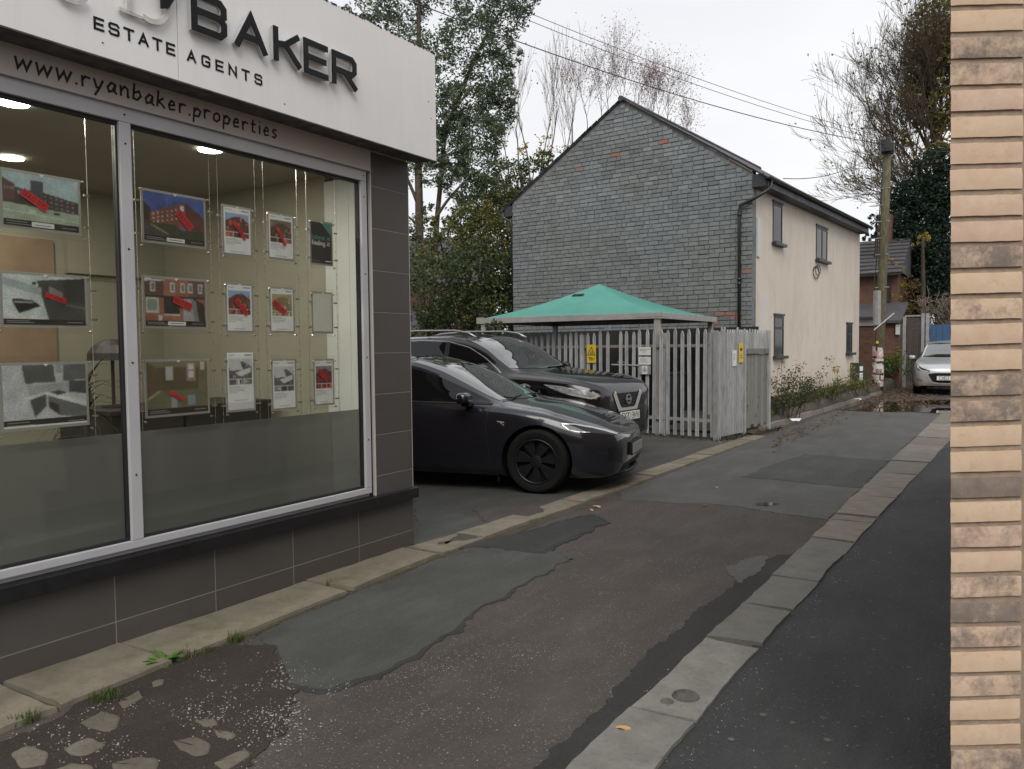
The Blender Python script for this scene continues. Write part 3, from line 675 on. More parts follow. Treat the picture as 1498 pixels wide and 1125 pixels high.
# ---- lettering: a stroke alphabet
GL = {
'A': (1., [[(0,0),(.5,1),(1,0)], [(.2,.33),(.8,.33)]]), 'B': (1., [[(.87,.53),(1,.63),(1,.87),(.87,1),(0,1),(0,0),(.87,0),(1,.13),(1,.4),(.87,.53)], [(0,.53),(.88,.53)]]),
'C': (1., [[(1,.82),(.87,1),(.13,1),(0,.87),(0,.13),(.13,0),(.87,0),(1,.18)]]), 'D': (1., [[(0,0),(0,1),(.83,1),(1,.83),(1,.17),(.83,0),(0,0)]]),
'E': (.92, [[(1,1),(0,1),(0,0),(1,0)], [(0,.5),(.9,.5)]]), 'F': (.9, [[(1,1),(0,1),(0,0)], [(0,.5),(.85,.5)]]), 'G': (1., [[(1,.84),(.87,1),(.13,1),(0,.87),(0,.13),(.13,0),(.87,0),(1,.13),(1,.47),(.55,.47)]]),
'H': (1., [[(0,0),(0,1)], [(1,0),(1,1)], [(0,.5),(1,.5)]]), 'I': (.1, [[(.5,0),(.5,1)]]), 'K': (1., [[(0,0),(0,1)], [(1,1),(.42,.58),(0,.5)], [(.4,.57),(1,0)]]),
'L': (.85, [[(0,1),(0,0),(1,0)]]), 'M': (1.2, [[(0,0),(0,1),(.5,.35),(1,1),(1,0)]]), 'N': (1., [[(0,0),(0,1),(1,0),(1,1)]]),
'O': (1., [[(.13,0),(.87,0),(1,.13),(1,.87),(.87,1),(.13,1),(0,.87),(0,.13),(.13,0)]]), 'P': (1., [[(0,0),(0,1),(.87,1),(1,.87),(1,.57),(.87,.44)], [(.87,.44),(0,.44)]]),
'R': (1., [[(0,0),(0,1),(.87,1),(1,.88),(1,.57),(.87,.45)], [(.87,.45),(0,.45)], [(.5,.45),(1,0)]]), 'S': (1., [[(1,.84),(.87,1),(.13,1),(0,.88),(0,.63),(.13,.52),(.87,.52),(1,.4),(1,.12),(.87,0),(.13,0),(0,.16)]]),
'T': (1., [[(0,1),(1,1)], [(.5,1),(.5,0)]]), 'U': (1., [[(0,1),(0,.13),(.13,0),(.87,0),(1,.13),(1,1)]]), 'W': (1.4, [[(0,1),(.25,0),(.5,.9),(.75,0),(1,1)]]), 'X': (1., [[(0,0),(1,1)], [(0,1),(1,0)]]), 'Y': (1., [[(0,1),(.5,.5),(1,1)], [(.5,.5),(.5,0)]]), 'V': (1., [[(0,1),(.5,0),(1,1)]]),
'0': (.9, [[(.13,0),(.87,0),(1,.13),(1,.87),(.87,1),(.13,1),(0,.87),(0,.13),(.13,0)]]), '2': (.9, [[(0,.82),(.13,1),(.87,1),(1,.87),(1,.62),(0,.12),(0,0),(1,0)]]), '3': (.9, [[(0,.85),(.13,1),(.87,1),(1,.87),(1,.62),(.8,.52),(1,.4),(1,.13),(.87,0),(.13,0),(0,.15)]]), '6': (.9, [[(1,.85),(.87,1),(.13,1),(0,.87),(0,.13),(.13,0),(.87,0),(1,.13),(1,.42),(.87,.54)], [(.87,.54),(0,.54)]]), '!': (.1, [[(.5,1),(.5,.35)], [(.5,.12),(.5,0)]]),
' ': (.5, []), '.': (.12, [[(.3,.0),(.6,.07)]]),
'w': (1.15, [[(0,.62),(.18,.02),(.5,.5),(.72,.02),(1,.62)]]), 'r': (.62, [[(0,.62),(.1,0)], [(.06,.38),(.4,.62),(1,.58)]]), 'y': (.75, [[(0,.62),(.3,.12),(.62,.16)], [(1,.64),(.6,.1),(.15,-.36)]]),
'a': (.78, [[(.85,.55),(.45,.62),(.05,.3),(.2,.02),(.6,.12),(.9,.55)], [(.88,.5),(.8,.1),(1.05,.0)]]), 'n': (.78, [[(0,.62),(.08,0)], [(.05,.3),(.45,.62),(.8,.5),(.85,.0),(1,.02)]]),
'b': (.72, [[(.1,1),(0,.05),(.5,0),(.95,.28),(.7,.58),(.05,.4)]]), 'k': (.72, [[(.1,1),(0,0)], [(.8,.62),(.08,.3),(.5,.22),(1,-.03)]]), 'e': (.7, [[(.08,.3),(.8,.36),(.7,.58),(.35,.62),(.03,.3),(.2,.02),(.9,.08)]]),
'p': (.75, [[(.08,.62),(0,-.36)], [(.04,.35),(.45,.62),(.95,.45),(.7,.08),(.05,.06)]]), 'o': (.75, [[(.5,.62),(.1,.45),(.05,.12),(.45,0),(.9,.2),(.88,.5),(.5,.62)]]), 't': (.6, [[(.4,.9),(.35,.1),(.9,.03)], [(0,.6),(.9,.64)]]),
'i': (.25, [[(.4,.6),(.5,0)], [(.4,.82),(.5,.88)]]), 's': (.6, [[(.9,.58),(.3,.6),(.1,.42),(.85,.2),(.6,.0),(0,.04)]]), 'l': (.15, [[(.5,1),(.5,0)]]), 'v': (.7, [[(0,.62),(.5,0),(1,.62)]]), 'f': (.5, [[(.95,1),(.5,.95),(.4,0)], [(0,.6),(.9,.6)]]), 'd': (.72, [[(.9,.55),(.4,.62),(.05,.3),(.3,0),(.9,.1)], [(.92,1),(.92,0)]]), 'g': (.72, [[(.9,.55),(.4,.62),(.05,.3),(.3,0),(.9,.1)], [(.92,.62),(.9,-.2),(.5,-.36),(.05,-.28)]]),
}
def ribbon(pl, w):
    pl = [Vector(p) for p in pl]; n = len(pl); L, R = [], []
    closed = (pl[0]-pl[-1]).length < 1e-5
    for i in range(n):
        if closed: a, b = pl[i-1] if i else pl[-2], pl[(i+1) % n] if i < n-1 else pl[1]
        else: a, b = pl[max(0, i-1)], pl[min(n-1, i+1)]
        d1 = (pl[i]-a); d2 = (b-pl[i])
        d1 = d1.normalized() if d1.length else d2.normalized(); d2 = d2.normalized() if d2.length else d1
        t = d1+d2; t = t.normalized() if t.length > .2 else d1
        nr = Vector((-t.y, t.x)); k = 1/max(.38, nr.dot(Vector((-d1.y, d1.x))))
        L.append(pl[i]+nr*w/2*k); R.append(pl[i]-nr*w/2*k)
    if not closed:                                 # square ends
        e = (pl[0]-pl[1]).normalized()*w*.0; L[0] += e; R[0] += e
    return L, R
def glyph_mesh(mb, ch, W, H, sw, depth, T, dz=.0007, slant=0, extra=.5):
    for k, pl in enumerate(GL[ch][1]):
        q = [(x*W*1.0 + slant*y*H, y*H) for x, y in pl]
        q = [Vector(p) for p in q]
        closed = (q[0]-q[-1]).length < 1e-5
        if not closed and extra:
            a = (q[0]-q[1]).normalized()*sw*extra; b = (q[-1]-q[-2]).normalized()*sw*extra
            q[0] = q[0]+a*(1 if k == 0 else .0); q[-1] = q[-1]+b*(1 if k == 0 or True else 0)
        L, R = ribbon(q, sw)
        n = len(q); zt = depth + k*dz
        vs = [Vector((p.x, p.y, 0)) for p in L]+[Vector((p.x, p.y, 0)) for p in R]+[Vector((p.x, p.y, zt)) for p in L]+[Vector((p.x, p.y, zt)) for p in R]
        vs = [T @ v for v in vs]; fs = []
        for i in range(n-1):
            fs += [(2*n+i, 2*n+i+1, 3*n+i+1, 3*n+i), (i, i+1, 2*n+i+1, 2*n+i), (n+i, 3*n+i, 3*n+i+1, n+i+1), (i, n+i, n+i+1, i+1)]
        if not closed: fs += [(0, 2*n, 3*n, n), (n-1, 2*n-1, 4*n-1, 3*n-1)]
        mb.add(vs, fs)
def wall_T(x, y, z):       # letters on a face that looks along +x: text runs along +y, up is z, out is +x
    return Matrix(((0, 0, 1, x), (1, 0, 0, y), (0, 1, 0, z), (0, 0, 0, 1)))
def text_line(mb, s, W, H, sw, gap, depth, T, slant=0, jit=0, seed=1, extra=.5):
    x = 0; r = random.Random(seed)
    for ch in s:
        g = GL[ch]; w = W*g[0]
        if g[1]: glyph_mesh(mb, ch, w, H*(1+r.uniform(-jit, jit)), sw, depth, T @ Matrix.Translation((x, r.uniform(-jit, jit)*H*.3, 0)), slant=slant, extra=extra)
        x += w + gap
    return x
def text_width(s, W, gap): return sum(W*GL[c][0]+gap for c in s)-gap

# ---- fascia sign
sign = thing('fascia_sign', 'long white fascia sign with black raised letters over the shop window', 'shop sign', (FX+.2, 3.2, 2.99))
SX = -3.76
mb = MB()
for y0, y1 in ((-2.4, -.01), (-.01, 2.6305), (2.6325, 4.84)):
    mb2 = MB(); mb2.box((SX-.02, y0+.0008, 2.992), (SX, y1-.0008, 3.80)); part('panel', mb2, M['sign'], sign, bevel=.002)
mb.box((-3.955, -2.4, 2.9975), (SX-.021, 4.835, 3.0)); part('soffit_board', mb, M['signunder'], sign)
mb = MB(); mb.box((-3.955, 4.815, 3.001), (SX-.021, 4.838, 3.79)); mb.box((-3.96, -2.4, 3.77), (SX-.021, 4.814, 3.795)); part('return', mb, M['sign'], sign)
mb = MB(); mb.box((SX-.02, -2.4, 2.984), (SX+.003, 4.842, 2.9915)); part('edge_trim', mb, M['signgrime'], sign)
# grime along the top edge
mb = MB()
for i in range(420):
    y = random.uniform(1.5, 4.84); h = random.uniform(.004, .016)*random.choice((.6, 1, 1.6)); mb.box((SX-.004, y, 3.80-h*.5), (SX+.0012, y+random.uniform(.004, .02), 3.8015+random.uniform(0, .004)))
stuff(part('moss', mb, M['signgrime'], sign))
H0, Z0 = .178, 3.289
for ch, y, w in (('B', 2.71, .188), ('A', 2.985, .195), ('K', 3.262, .178), ('E', 3.497, .168), ('R', 3.735, .188)):
    mb = MB(); glyph_mesh(mb, ch, w, H0, .036, .006, wall_T(SX+.034, y, Z0), extra=.3 if ch in 'AK' else .5); lt = part('letter', mb, M['letter'], sign)
    mb = MB(); glyph_mesh(mb, ch, w, H0, .033, .020, wall_T(SX+.0135, y-.004, Z0-.002), extra=.3); part('letter_return', mb, M['letterback'], lt)
    mb = MB()
    for q in GL[ch][1]:
        for (a, b) in (q[0], q[-1]): mb.lathe([(.004, 0), (.004, .03)], 6, Matrix.Translation((SX, y+a*w*.98, Z0+b*H0*.98)) @ Matrix.Rotation(pi/2, 4, 'Y'))
    part('letter_stud', mb, M['framedark'], lt)
for word, y in (('ESTATE', 2.182), ('AGENTS', 2.688)):
    x = 0; Wd = .0455
    n = text_width(word, Wd, 0); gap = ((2.608-2.182) - n)/5 if word == 'ESTATE' else ((3.178-2.688)-n)/5
    for ch in word:
        mb = MB(); glyph_mesh(mb, ch, Wd*GL[ch][0], .0505, .0105, .003, wall_T(SX, y+x, 3.1175), extra=.5); part('letter', mb, M['letter'], sign); x += Wd*GL[ch][0]+gap
# silver emblem, worn: bowl and foot of a serif capital and a dark diagonal
mb = MB()
arc = [(2.375+.105*cos(a)*.95, 3.345+.105*sin(a)) for a in np.linspace(radians(75), radians(-115), 16)]
T = wall_T(SX+.012, 0, 0)
L, R = ribbon([Vector((y+.09, z)) for y, z in arc], .026); n = len(L)
mb.add([T @ Vector((p.x, p.y, 0)) for p in L]+[T @ Vector((p.x, p.y, 0)) for p in R]+[T @ Vector((p.x, p.y, .014)) for p in L]+[T @ Vector((p.x, p.y, .014)) for p in R], [f for i in range(n-1) for f in ((2*n+i, 2*n+i+1, 3*n+i+1, 3*n+i), (i, i+1, 2*n+i+1, 2*n+i), (n+i, 3*n+i, 3*n+i+1, n+i+1))])
mb.prism([(2.30, 3.236), (2.47, 3.232), (2.47, 3.245), (2.30, 3.256)], .012, wall_T(SX+.01, 0, 0)); mb.prism([(2.335, 3.25), (2.365, 3.25), (2.365, 3.55), (2.335, 3.55)], .012, wall_T(SX+.011, 0, 0))
part('emblem', mb, M['emblem'], sign)
mb = MB(); mb.prism([(2.515, 3.318), (2.56, 3.335), (2.66, 3.50), (2.52, 3.47)], .010, wall_T(SX+.028, 0, 0)); part('emblem_wedge', mb, M['letter'], sign)
mb = MB(); arc = [(2.06+.075*cos(a), 3.25+.055*sin(a)) for a in np.linspace(radians(190), radians(350), 12)]
L, R = ribbon([Vector(p) for p in arc], .02); n = len(L)
mb.add([T @ Vector((p.x, p.y, 0)) for p in L]+[T @ Vector((p.x, p.y, 0)) for p in R]+[T @ Vector((p.x, p.y, .012)) for p in L]+[T @ Vector((p.x, p.y, .012)) for p in R], [f for i in range(n-1) for f in ((2*n+i, 2*n+i+1, 3*n+i+1, 3*n+i), (i, i+1, 2*n+i+1, 2*n+i), (n+i, 3*n+i, 3*n+i+1, n+i+1))])
part('emblem', mb, M['emblem'], sign)
for y, z in ((2.60, 3.17), (2.95, 3.12), (2.22, 3.06), (3.35, 3.05), (4.78, 3.3), (4.75, 3.42)):
    mb = MB(); mb.lathe([(0, 0), (.005, 0), (.004, .002)], 8, Matrix.Translation((SX, y, z)) @ Matrix.Rotation(pi/2, 4, 'Y')); part('screw', mb, M['signgrime'], sign)

# web address in brush script on the header board (vinyl letters)
s = 'www.ryanbaker.properties'; x = 0; TT = text_width(s, .052, .019); k = (3.452-1.905)/TT; r = random.Random(4)
for ch in s:
    mb = MB(); w = .052*GL[ch][0]*k
    glyph_mesh(mb, ch, w, .082, .0115, .0012, wall_T(FX+.0062, 1.905+x, 2.893+r.uniform(-.004, .004)), slant=.06, extra=.2, dz=.0003)
    part('letter', mb, M['vinyl'], shop); x += w+.019*k

# ================================================================ WINDOW DISPLAYS
PX = -4.085
def canvas(h, w, c): return np.tile(np.array(c, dtype=np.float32), (h, w, 1))
def lin(c): return tuple((x/12.92 if x <= .04045 else ((x+.055)/1.055)**2.4) for x in c)
def poly(C, pts, col):                      # pts in 0..1, origin top left
    h, w, _ = C.shape; yy, xx = np.mgrid[0:h, 0:w]; X = (xx+.5)/w; Y = (yy+.5)/h; ins = np.zeros((h, w), bool)
    n = len(pts)
    for i in range(n):
        (x1, y1), (x2, y2) = pts[i], pts[(i+1) % n]
        if abs(y2-y1) < 1e-9: continue
        c = ((y1 > Y) != (y2 > Y)) & (X < (x2-x1)*(Y-y1)/(y2-y1)+x1); ins ^= c
    C[ins] = lin(col)
def rect(C, x0, y0, x1, y1, col): poly(C, [(x0, y0), (x1, y0), (x1, y1), (x0, y1)], col)
def grain(C, a=.12):
    h, w, _ = C.shape
    P = np.pad(C, ((1, 1), (1, 1), (0, 0)), mode='edge'); B = sum(P[i:i+h, j:j+w]*k for i, j, k in ((1, 1, .4), (0, 1, .12), (2, 1, .12), (1, 0, .12), (1, 2, .12), (0, 0, .03), (2, 2, .03), (0, 2, .03), (2, 0, .03)))
    g = RNG.random((7, 9)); yi = np.linspace(0, 5.99, h); xi = np.linspace(0, 7.99, w); y0 = yi.astype(int); x0 = xi.astype(int); fy = (yi-y0)[:, None]; fx = (xi-x0)[None, :]
    lo = g[y0][:, x0]*(1-fy)*(1-fx)+g[y0+1][:, x0]*fy*(1-fx)+g[y0][:, x0+1]*(1-fy)*fx+g[y0+1][:, x0+1]*fy*fx
    n = RNG.random((h, w, 1)); C[:] = B*(1-a*1.6+3.2*a*n)*(1-a*1.5+3*a*lo[:, :, None]); return C
def caption(C, right=True):
    rect(C, 0, .88, 1, 1, (.12, .12, .11)); rect(C, .03, .915, .30, .93, (.5, .5, .5)); rect(C, .03, .95, .36, .965, (.5, .5, .5))
    if right: rect(C, .36, .9, .66, .985, (.85, .85, .83)); rect(C, .39, .935, .62, .955, (.4, .4, .4))
    rect(C, .76, .94, .97, .955, (.5, .5, .5))
def pic_court():
    C = canvas(66, 84, lin((.62, .72, .75))); poly(C, [(0, .22), (.28, .3), (.5, .3), (1, .42), (1, .66), (0, .6)], (.27, .22, .22)); poly(C, [(0, .12), (.16, .22), (.16, .5), (0, .55)], (.36, .25, .21))
    rect(C, .36, .1, .52, .5, (.25, .28, .32))
    for i in range(6):
        for j in range(3): rect(C, .53+i*.075, .36+j*.085+i*.012, .565+i*.075, .40+j*.085+i*.012, (.45, .46, .47))
    for i in range(4): rect(C, .19+i*.045, .34, .21+i*.045, .4, (.6, .6, .6)); rect(C, .02+i*.035, .28, .04+i*.035, .34, (.55, .5, .48))
    poly(C, [(0, .57), (1, .66), (1, 1), (0, 1)], (.62, .68, .58)); poly(C, [(0, .7), (1, .8), (1, .82), (0, .715)], (.75, .8, .72)); rect(C, .33, .66, .42, .74, (.78, .8, .76)); rect(C, .66, .66, .74, .71, (.12, .12, .13)); grain(C); caption(C); return C
def pic_appliance():
    C = canvas(62, 84, lin((.75, .79, .78))); poly(C, [(.4, .1), (1, 0), (1, 1), (.55, 1)], (.26, .26, .25)); poly(C, [(.72, .05), (1, 0), (1, .55), (.75, .5)], (.20, .2, .2)); poly(C, [(.0, .05), (.45, .25), (.45, .4), (0, .22)], (.62, .67, .69))
    poly(C, [(.1, .48), (.34, .5), (.44, .62), (.18, .78), (.12, .6)], (.1, .1, .1)); rect(C, .13, .53, .34, .565, (.6, .6, .6)); poly(C, [(.55, .2), (.72, .33), (.72, .55), (.55, .5)], (.5, .51, .5)); rect(C, .35, .13, .39, .19, (.2, .22, .22)); poly(C, [(0, .7), (.5, .88), (0, 1)], (.83, .84, .82)); poly(C, [(.75, .55), (1, .62), (1, .66), (.75, .59)], (.4, .38, .35)); grain(C); caption(C, False); return C
def pic_kitchen():
    C = canvas(66, 84, lin((.72, .73, .75))); poly(C, [(.22, 0), (.6, 0), (.62, .28), (.26, .3)], (.32, .33, .33)); poly(C, [(.72, 0), (1, 0), (1, .26), (.72, .27)], (.36, .37, .38)); rect(C, .62, 0, .7, .14, (.55, .56, .58)); poly(C, [(.28, .33), (1, .28), (1, .45), (.3, .52)], (.62, .64, .64))
    poly(C, [(.78, .28), (1, .27), (1, .5), (.78, .46)], (.28, .29, .31)); poly(C, [(.26, .52), (.5, .44), (1, .62), (1, .72), (.52, .5), (.3, .56)], (.82, .82, .83)); poly(C, [(.3, .56), (.5, .48), (.5, .68), (.36, .85)], (.3, .31, .32)); poly(C, [(.52, .5), (1, .72), (1, .92), (.66, .84), (.52, .68)], (.38, .39, .40)); poly(C, [(.54, .6), (.66, .67), (.66, .84), (.54, .72)], (.2, .2, .2)); poly(C, [(.55, .45), (.66, .42), (.76, .47), (.64, .51)], (.22, .22, .22)); poly(C, [(.36, .85), (.5, .7), (.66, .86), (.5, .92)], (.75, .75, .77)); grain(C); caption(C, False); rect(C, 0, .975, 1, 1, (.86, .86, .85)); return C
def pic_redblock():
    C = canvas(62, 84, lin((.16, .30, .62))); poly(C, [(0, .2), (.12, .35), (.1, .7), (0, .7)], (.2, .17, .13))
    for i in range(16): a = random.uniform(.2, .45); poly(C, [(a, .4), (a+random.uniform(-.1, .1), random.uniform(.08, .25)), (a+.01, .4)], (.25, .2, .2))
    poly(C, [(.1, .42), (.68, .12), (.68, .68), (.1, .62)], (.52, .27, .20)); poly(C, [(.68, .12), (.95, .36), (1, .4), (1, .72), (.68, .68)], (.36, .17, .14))
    for i in range(7):
        for j in range(3): x = .14+i*.075; rect(C, x, .42-i*.028+j*.09, x+.025, .46-i*.028+j*.09, (.78, .72, .66))
    rect(C, .6, .2, .65, .3, (.8, .82, .85)); poly(C, [(0, .6), (.5, .62), (.62, .72), (1, .7), (1, 1), (0, 1)], (.22, .25, .14)); poly(C, [(0, .66), (.16, .66), (.42, .85), (.4, 1), (0, 1)], (.24, .24, .25)); poly(C, [(.12, .66), (.4, .82), (.38, .84), (.1, .67)], (.62, .54, .3)); grain(C, .2); caption(C); return C
def pic_terrace():
    C = canvas(62, 84, lin((.60, .36, .25))); rect(C, 0, 0, .3, .38, (.38, .24, .22)); rect(C, .72, 0, 1, .4, (.42, .28, .25)); poly(C, [(0, .0), (.4, .03), (0, .06)], (.75, .77, .78))
    for x in (.13, .45, .62, .75, .92): poly(C, [(x-.04, .06), (x+.04, .06), (x+.035, .27), (x-.045, .27)], (.72, .72, .7)); rect(C, x-.025, .09, x+.02, .24, (.42, .45, .47))
    rect(C, 0, .36, 1, .4, (.2, .16, .15)); rect(C, .01, .4, .22, .72, (.75, .76, .72)); rect(C, .04, .43, .19, .68, (.5, .58, .52)); rect(C, .3, .36, .56, .76, (.17, .17, .17)); rect(C, .3, .74, .56, .78, (.76, .74, .7)); rect(C, .62, .4, .8, .9, (.6, .62, .64)); poly(C, [(.8, .38), (.98, .5), (1, .95), (.85, .85)], (.2, .14, .14)); poly(C, [(.76, .4), (.84, .45), (.88, .88), (.8, .9)], (.45, .48, .46)); poly(C, [(.2, .78), (.27, .78), (.26, 1), (.2, 1)], (.75, .73, .7)); rect(C, 0, .78, .2, 1, (.55, .32, .22)); grain(C, .15); caption(C); return C
def pic_room():
    C = canvas(62, 84, lin((.36, .31, .20))); poly(C, [(0, 0), (1, 0), (.85, .12), (.15, .12)], (.47, .43, .32)); poly(C, [(0, .0), (.15, .12), (.15, .55), (0, .7)], (.40, .32, .22)); rect(C, .3, .1, .42, .36, (.70, .71, .68)); rect(C, .64, .04, .8, .38, (.66, .48, .40)); rect(C, .68, .07, .76, .16, (.75, .8, .86)); rect(C, .68, .2, .76, .32, (.75, .8, .86)); poly(C, [(.85, .12), (1, 0), (1, .7), (.85, .55)], (.44, .40, .28)); rect(C, .88, .02, .95, .18, (.75, .72, .55)); poly(C, [(.15, .55), (.85, .55), (1, .72), (1, 1), (0, 1), (0, .7)], (.40, .40, .26)); poly(C, [(0, .69), (.2, .54), (.22, .56), (0, .73)], (.66, .60, .42)); rect(C, .38, .66, .48, .88, (.52, .56, .55)); rect(C, .66, .66, .78, .86, (.50, .58, .62)); grain(C, .1); caption(C, False); return C
def sheet_card(kind, seed):
    r = random.Random(seed); C = canvas(84, 56, lin((.88, .88, .88))); rect(C, .06, .04, .3, .055, (.7, .7, .7)); rect(C, .66, .03, .94, .06, (.4, .4, .42))
    base = {'brick': (.42, .2, .15), 'inside': (.55, .47, .33), 'grey': (.35, .35, .36), 'pub': (.36, .25, .18), 'red': (.4, .13, .12)}[kind]
    sky_ = {'brick': (.5, .65, .82), 'inside': (.7, .6, .42), 'grey': (.75, .76, .77), 'pub': (.45, .4, .36), 'red': (.5, .5, .5)}[kind]
    rect(C, .06, .12, .94, .52, sky_); poly(C, [(.06, .3), (.35, .2), (.62, .18), (.94, .3), (.94, .52), (.06, .52)], base)
    for _ in range(26):
        x, y = r.uniform(.08, .88), r.uniform(.2, .48); k = r.uniform(.5, 1.7); rect(C, x, y, x+r.uniform(.02, .1), y+r.uniform(.02, .08), [min(1, c*k+r.choice((0, 0, .12))) for c in base])
    if kind == 'grey': poly(C, [(.06, .12), (.45, .14), (.6, .34), (.1, .36)], (.78, .78, .78)); poly(C, [(.3, .4), (.9, .3), (.9, .4), (.5, .48)], (.82, .82, .82))
    for k in range(3):
        x = .06+k*.3; kk = r.uniform(.7, 1.7); c = [min(1, b*kk) for b in base]; rect(C, x, .53, x+.28, .64, c)
        for _ in range(5): k2 = r.uniform(.4, 1.8); xx = x+r.uniform(0, .22); rect(C, xx, .54+r.random()*.06, xx+.06, .6+r.random()*.03, [min(1, q*k2) for q in c])
    for k, w in enumerate((.4, .62, .55, .58, .3)): rect(C, .06, .675+k*.03, .06+w, .685+k*.03, (.62, .62, .62))
    rect(C, .25, .95, .75, .965, (.55, .55, .55)); return grain(C, .04)
def pic_find():
    C = canvas(84, 56, lin((.15, .15, .18))); poly(C, [(.5, 0), (1, 0), (1, .3)], (.25, .56, .48)); rect(C, .05, .54, .8, .552, (.55, .55, .56)); rect(C, .05, .94, .4, .952, (.5, .5, .5)); rect(C, .68, .93, .96, .955, (.85, .85, .85)); return C
def pic_blank(): return grain(canvas(30, 20, lin((.80, .80, .75))), .02)
def print_mesh(C, y0, y1, z0, z1, x):
    lum = C.mean(axis=2, keepdims=True); C = np.clip((lum+(C-lum)*.78)*1.12+.012, 0, .9)
    h, w, _ = C.shape; me = bpy.data.meshes.new('print')
    ys = np.linspace(y0, y1, w+1); zs = np.linspace(z1, z0, h+1); Y, Z = np.meshgrid(ys, zs)
    co = np.stack([np.full_like(Y, x), Y, Z], -1).reshape(-1, 3); idx = np.arange((h+1)*(w+1)).reshape(h+1, w+1)
    fc = np.stack([idx[1:, :-1], idx[1:, 1:], idx[:-1, 1:], idx[:-1, :-1]], -1).reshape(-1, 4)
    me.from_pydata(co.tolist(), [], fc.tolist()); at = me.attributes.new('tint', 'FLOAT_COLOR', 'FACE')
    at.data.foreach_set('color', np.concatenate([C.reshape(-1, 3), np.ones((h*w, 1))], 1).astype(np.float32).ravel()); me.materials.append(M['print']); return me

def display(y0, y1, z0, z1, C, label, big, sticker=None, stext='SOLD STC', group=None, lift=0):
    t = thing('property_poster', label, 'poster', (PX, (y0+y1)/2, z0), group='property posters hung in the shop window')
    pa, pb = (.030, .045) if big else (.022, .038)
    b = .014
    mb = MB(); mb.box((PX-.004, y0-b, z0-b), (PX-.001, y1+b, z1+b)); part('surround', mb, M['pocket'], t)
    q = link('print', print_mesh(C, y0, y1, z0+lift, z1+lift, PX+.0005), t)
    if lift:
        mb = MB(); mb.box((PX-.001, y0, z0+lift), (PX, y1, z1+lift)); part('sheet', mb, M['paper'], t)
        mb = MB(); mb.box((PX-.0005, y0, z0), (PX, y1, z0+lift)); part('blank_sheet', mb, M['paper'], t)
    mb = MB(); mb.box((PX+.004, y0-pa, z0-pb), (PX+.006, y1+pa, z1+pb)); part('acrylic_pocket', mb, M['acrylic'], t)
    stud = MB(); stud.lathe([(0, -.004), (.0055, -.004), (.0055, .012), (0, .013)], 8, Matrix.Rotation(pi/2, 4, 'Y')); sm = mesh_of('stud', stud, M['steel'])
    for yy in (y0-pa+.009, y1+pa-.009):
        for zz in (z0-pb+.012, z1+pb-.04): o = link('stud', sm, t); o.matrix_basis = Matrix.Translation((PX+.004, yy, zz))
    cl = MB(); cl.box((-.004, -.014, -.005), (.010, .014, .005)); cm = mesh_of('cable_clip', cl, M['steel'])
    for yy in (y0-pa-.012, y1+pa+.012):
        for zz in (z0+.03, z1-.06): o = link('cable_clip', cm, t); o.matrix_basis = Matrix.Translation((PX+.001, yy, zz))
    mb = MB(); mb.prism([(-.012, .0), (.012, 0), (0, -.014)], .002, wall_T(PX+.0062, (y0+y1)/2, z1+.006)); part('notch', mb, M['paper'], t)
    if sticker:
        cy, cz, L, Hh, ang = sticker
        T = wall_T(PX+.0068, y0+(y1-y0)*cy, z0+(z1-z0)*cz) @ Matrix.Rotation(radians(ang), 4, 'Z')
        mb = MB(); mb.prism([(-L/2, -Hh/2), (L/2, -Hh/2), (L/2, Hh/2), (-L/2, Hh/2)], .0008, T); sk = part('sticker', mb, M['sticker'], t)
        mb = MB(); h = Hh*.46; w = h*.72; g = h*.2; tw = text_width(stext, w, g)
        if tw > L*.9: w *= L*.9/tw; g *= L*.9/tw; tw = L*.9
        text_line(mb, stext, w, h, h*.17, g, .0004, T @ Matrix.Translation((-tw/2, -h/2, .0008)), extra=.3); part('lettering', mb, M['stickertext'], sk)
    return t
BS = (.115, .040)
display(1.890, 2.250, 2.175, 2.432, pic_court(), 'landscape poster of dark brick flats by a pale green court with a red sold sticker', True, (.40, .52, .135, .042, -31))
display(1.872, 2.268, 1.697, 1.940, pic_appliance(), 'landscape poster of a pale room with black hob and a red let agreed sticker', True, (.62, .56, .105, .026, -17), 'LET AGREED')
display(1.855, 2.256, 1.192, 1.497, pic_kitchen(), 'landscape poster of a grey fitted kitchen with no sticker', True)
display(2.612, 2.998, 2.180, 2.452, pic_redblock(), 'landscape poster of a red brick block under blue sky with a red sold sticker', True, (.66, .50, .125, .044, -46))
display(2.604, 2.990, 1.703, 1.970, pic_terrace(), 'landscape poster of an orange brick terraced house with a red sold sticker', True, (.60, .50, .125, .044, -22))
display(2.600, 2.990, 1.198, 1.500, pic_room(), 'landscape poster of an empty olive carpeted room with a small red sticker', True, (.46, .34, .10, .022, -27), 'LET')
display(3.138, 3.335, 2.160, 2.440, sheet_card('brick', 1), 'small portrait poster of a brick house below blue sky with a steep red sticker', False, (.55, .52, .135, .024, -48))
display(3.146, 3.331, 1.682, 1.965, sheet_card('brick', 2), 'small portrait poster of dark brick terrace in the middle row with a red sticker', False, (.55, .52, .125, .032, -46))
display(3.135, 3.330, 1.19, 1.500, sheet_card('grey', 3), 'small portrait poster slipped up out of its holder showing a grey interior', False, lift=.045)
display(3.483, 3.682, 2.165, 2.442, sheet_card('pub', 4), 'small portrait poster of a dark wood interior with a red sticker in the top row', False, (.48, .50, .13, .022, -58))
display(3.484, 3.670, 1.685, 1.960, sheet_card('inside', 5), 'small portrait poster of a cream room with a red sticker at its left', False, (.36, .56, .125, .036, -36))
display(3.486, 3.672, 1.175, 1.487, sheet_card('grey', 6), 'small portrait poster of grey terraced houses with no sticker in the bottom row', False)
